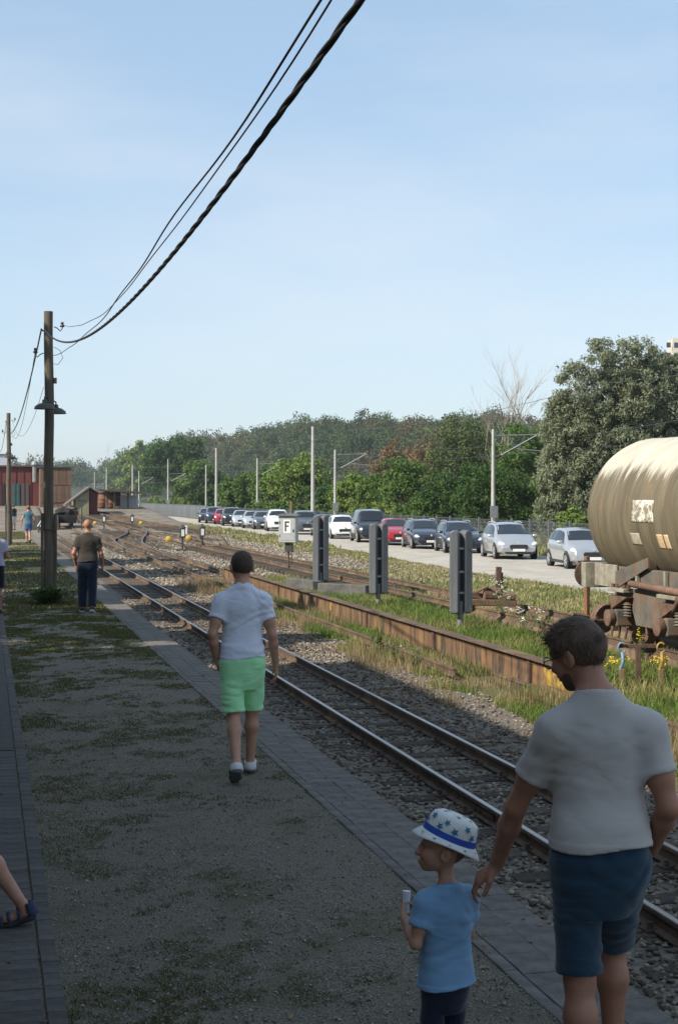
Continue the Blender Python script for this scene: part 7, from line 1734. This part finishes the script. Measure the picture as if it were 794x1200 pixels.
# dry verge before the gravel lot
x, y, h, wv = field(90000, (BX[1] + .1, 19.3), (16, 75), (.04, .14), (.006, .012), 29, .35, .30)
ed = np.array([lot_edge(v) for v in y]) + .5 * vnoise(x, y, 4, .9) - .25; kk_ = x < ed; x, y, h, wv = x[kk_], y[kk_], h[kk_], wv[kk_]
kk_ = (y < 52) | (x > 15); x, y, h, wv = x[kk_], y[kk_], h[kk_], wv[kk_]
o = link('verge_grass', blades(x, y, np.full(len(x), GZ - .01), h, wv * (1 + y / 60), 9, .7), m_grd); tag(o, 'dry yellowish grass verge before the gravel lot', 'grass', kind='stuff')
x, y, h, wv = field(30000, (24.3, 33), (24, 140), (.15, .5), (.015, .03), 31, .3, .35)
o = link('fence_grass', blades(x, y, np.full(len(x), GZ - .01), h, wv * (1 + y / 80), 10, .6), m_grd); tag(o, 'tall dry grass along the fence behind the cars', 'grass', kind='stuff')
x, y, h, wv = field(16000, (15, 21.5), (75, 190), (.1, .25), (.03, .05), 33, .3, .35)
ed = np.array([lot_edge(v) for v in y]); kk_ = x < ed + .2; x, y, h, wv = x[kk_], y[kk_], h[kk_], wv[kk_]
o = link('far_verge_grass', blades(x, y, np.full(len(x), GZ - .01), h, wv, 12, .7), m_grd); tag(o, 'far grass verge along the gravel lot', 'grass', kind='stuff')

# weeds: separate little plants
m_weed = M('weed_leaf', (0.085, 0.15, 0.03), (0.13, 0.17, 0.04), scale=6, rough=.7, island=.35, transl=.25)
m_fw_ = M('flower_white', (0.7, 0.7, 0.62), rough=.8); m_fy = M('flower_yellow', (0.7, 0.5, 0.02), rough=.8)
def weed(loc, H, n, spread, label, flower=None, seed=0, leafs=.06, dens=16):
    rg = random.Random(seed); t = thing('weed', label, 'plant', loc, 0, 'weeds in the yard'); st = MB(); V = []; fl = MB()
    for k in range(n):
        a = rg.uniform(0, 6.28); s = spread * rg.uniform(.1, 1); h = H * rg.uniform(.6, 1.05); bx_, by_ = math.cos(a) * s * .3, math.sin(a) * s * .3
        tip = Vector((math.cos(a) * s, math.sin(a) * s, h)); p0 = Vector((bx_, by_, 0)); pm = p0.lerp(tip, .5) + Vector((0, 0, h * .08))
        st.tube([p0, pm, tip], [.005, .004, .002], 4, cap=False)
        for q in range(dens):
            u = rg.uniform(.1, 1); p = p0.lerp(pm, u * 2) if u < .5 else pm.lerp(tip, u * 2 - 1)
            b = rg.uniform(0, 6.28); L_ = leafs * rg.uniform(.5, 1.2) * (1.2 - .6 * u); d = Vector((math.cos(b), math.sin(b), rg.uniform(-.2, .7))).normalized() * L_; sd_ = Vector((-math.sin(b), math.cos(b), 0)) * L_ * .28
            V += [p, p + d * .5 + sd_, p + d, p + d * .5 - sd_]
        if flower:
            for q in range(6):
                c = tip + Vector((rg.uniform(-.04, .04), rg.uniform(-.04, .04), rg.uniform(-.05, .02))); fl.lathe([(0, -.008), (.016, 0), (0, .01)], c, (0, 0, 1), 6)
    st.build('stem', m_weed, t); me = fastmesh('leaves', [tuple(v) for v in V], np.arange(len(V)).reshape(-1, 4)); link('leaves', me, m_weed, t)['kind'] = 'stuff'
    if flower: fl.build('flowers', flower, t)['kind'] = 'stuff'
WD = [((586, 728), .85, 12, .35, 'tall white-flowering weed by the rusty machinery', m_fw_), ((612, 748), .6, 12, .4, 'bushy weed with pale flowers right of the tall white-flowering one', m_fw_), ((560, 742), .55, 10, .35, 'leafy weed at the foot of the nearest double board', None),
      ((443, 765), .75, 7, .16, 'tall slim weed leaning against the girder', None), ((438, 768), .42, 7, .14, 'upright green weed left of the slim one at the girder', None), ((488, 788), .42, 8, .16, 'green weed before the rail stub', None), ((462, 782), .5, 9, .2, 'green weed at the edge of the ballast', None),
      ((770, 775), .75, 10, .22, 'yellow-flowering weed right of the T-stand', m_fy), ((754, 778), .6, 6, .2, 'yellow-flowering weed behind the T-stand', m_fy), ((712, 800), .35, 12, .35, 'low leafy weed left of the T-stand', m_fy), ((785, 800), .4, 14, .4, 'low leafy weed at the right edge before the wagon', m_fy),
      ((372, 672), .4, 12, .4, 'green weed clump right of the F box', None), ((402, 712), .3, 8, .15, 'small weed behind the girder', None), ((470, 715), .4, 10, .3, 'green weed clump right of the middle double board', None), ((490, 712), .35, 10, .3, 'green weed clump beside the bearer', None), ((640, 745), .5, 12, .4, 'leafy weed behind the dark-haired man', None)]
for i, (pp_, H, n, sp_, lab, fl_) in enumerate(WD): weed(P(*pp_), H, n, sp_, lab, fl_, i, .07 if H > .4 else .055, 18)
# weed tuft round the pole
weed(pb_ + Vector((0, -.05, 0)), .42, 90, .62, 'dense green weed tuft round the foot of the tall pole', None, 99, .14, 14)

# ------------------------------------------------------------------ summer haze
hz = MB().box2((-1000, -320, GZ - 1.2), (1300, 3600, 78)).build('haze', None); hm = bpy.data.materials.new('haze'); hm.use_nodes = True; hm.node_tree.nodes.clear()
ho_ = hm.node_tree.nodes.new('ShaderNodeOutputMaterial'); pv = hm.node_tree.nodes.new('ShaderNodeVolumePrincipled'); pv.inputs['Color'].default_value = (.86, .92, 1, 1); pv.inputs['Density'].default_value = .00017; pv.inputs['Anisotropy'].default_value = .25
hm.node_tree.links.new(pv.outputs[0], ho_.inputs['Volume']); hz.data.materials.clear(); hz.data.materials.append(hm); tag(hz, 'thin bluish summer haze over the whole yard', 'haze', kind='stuff')
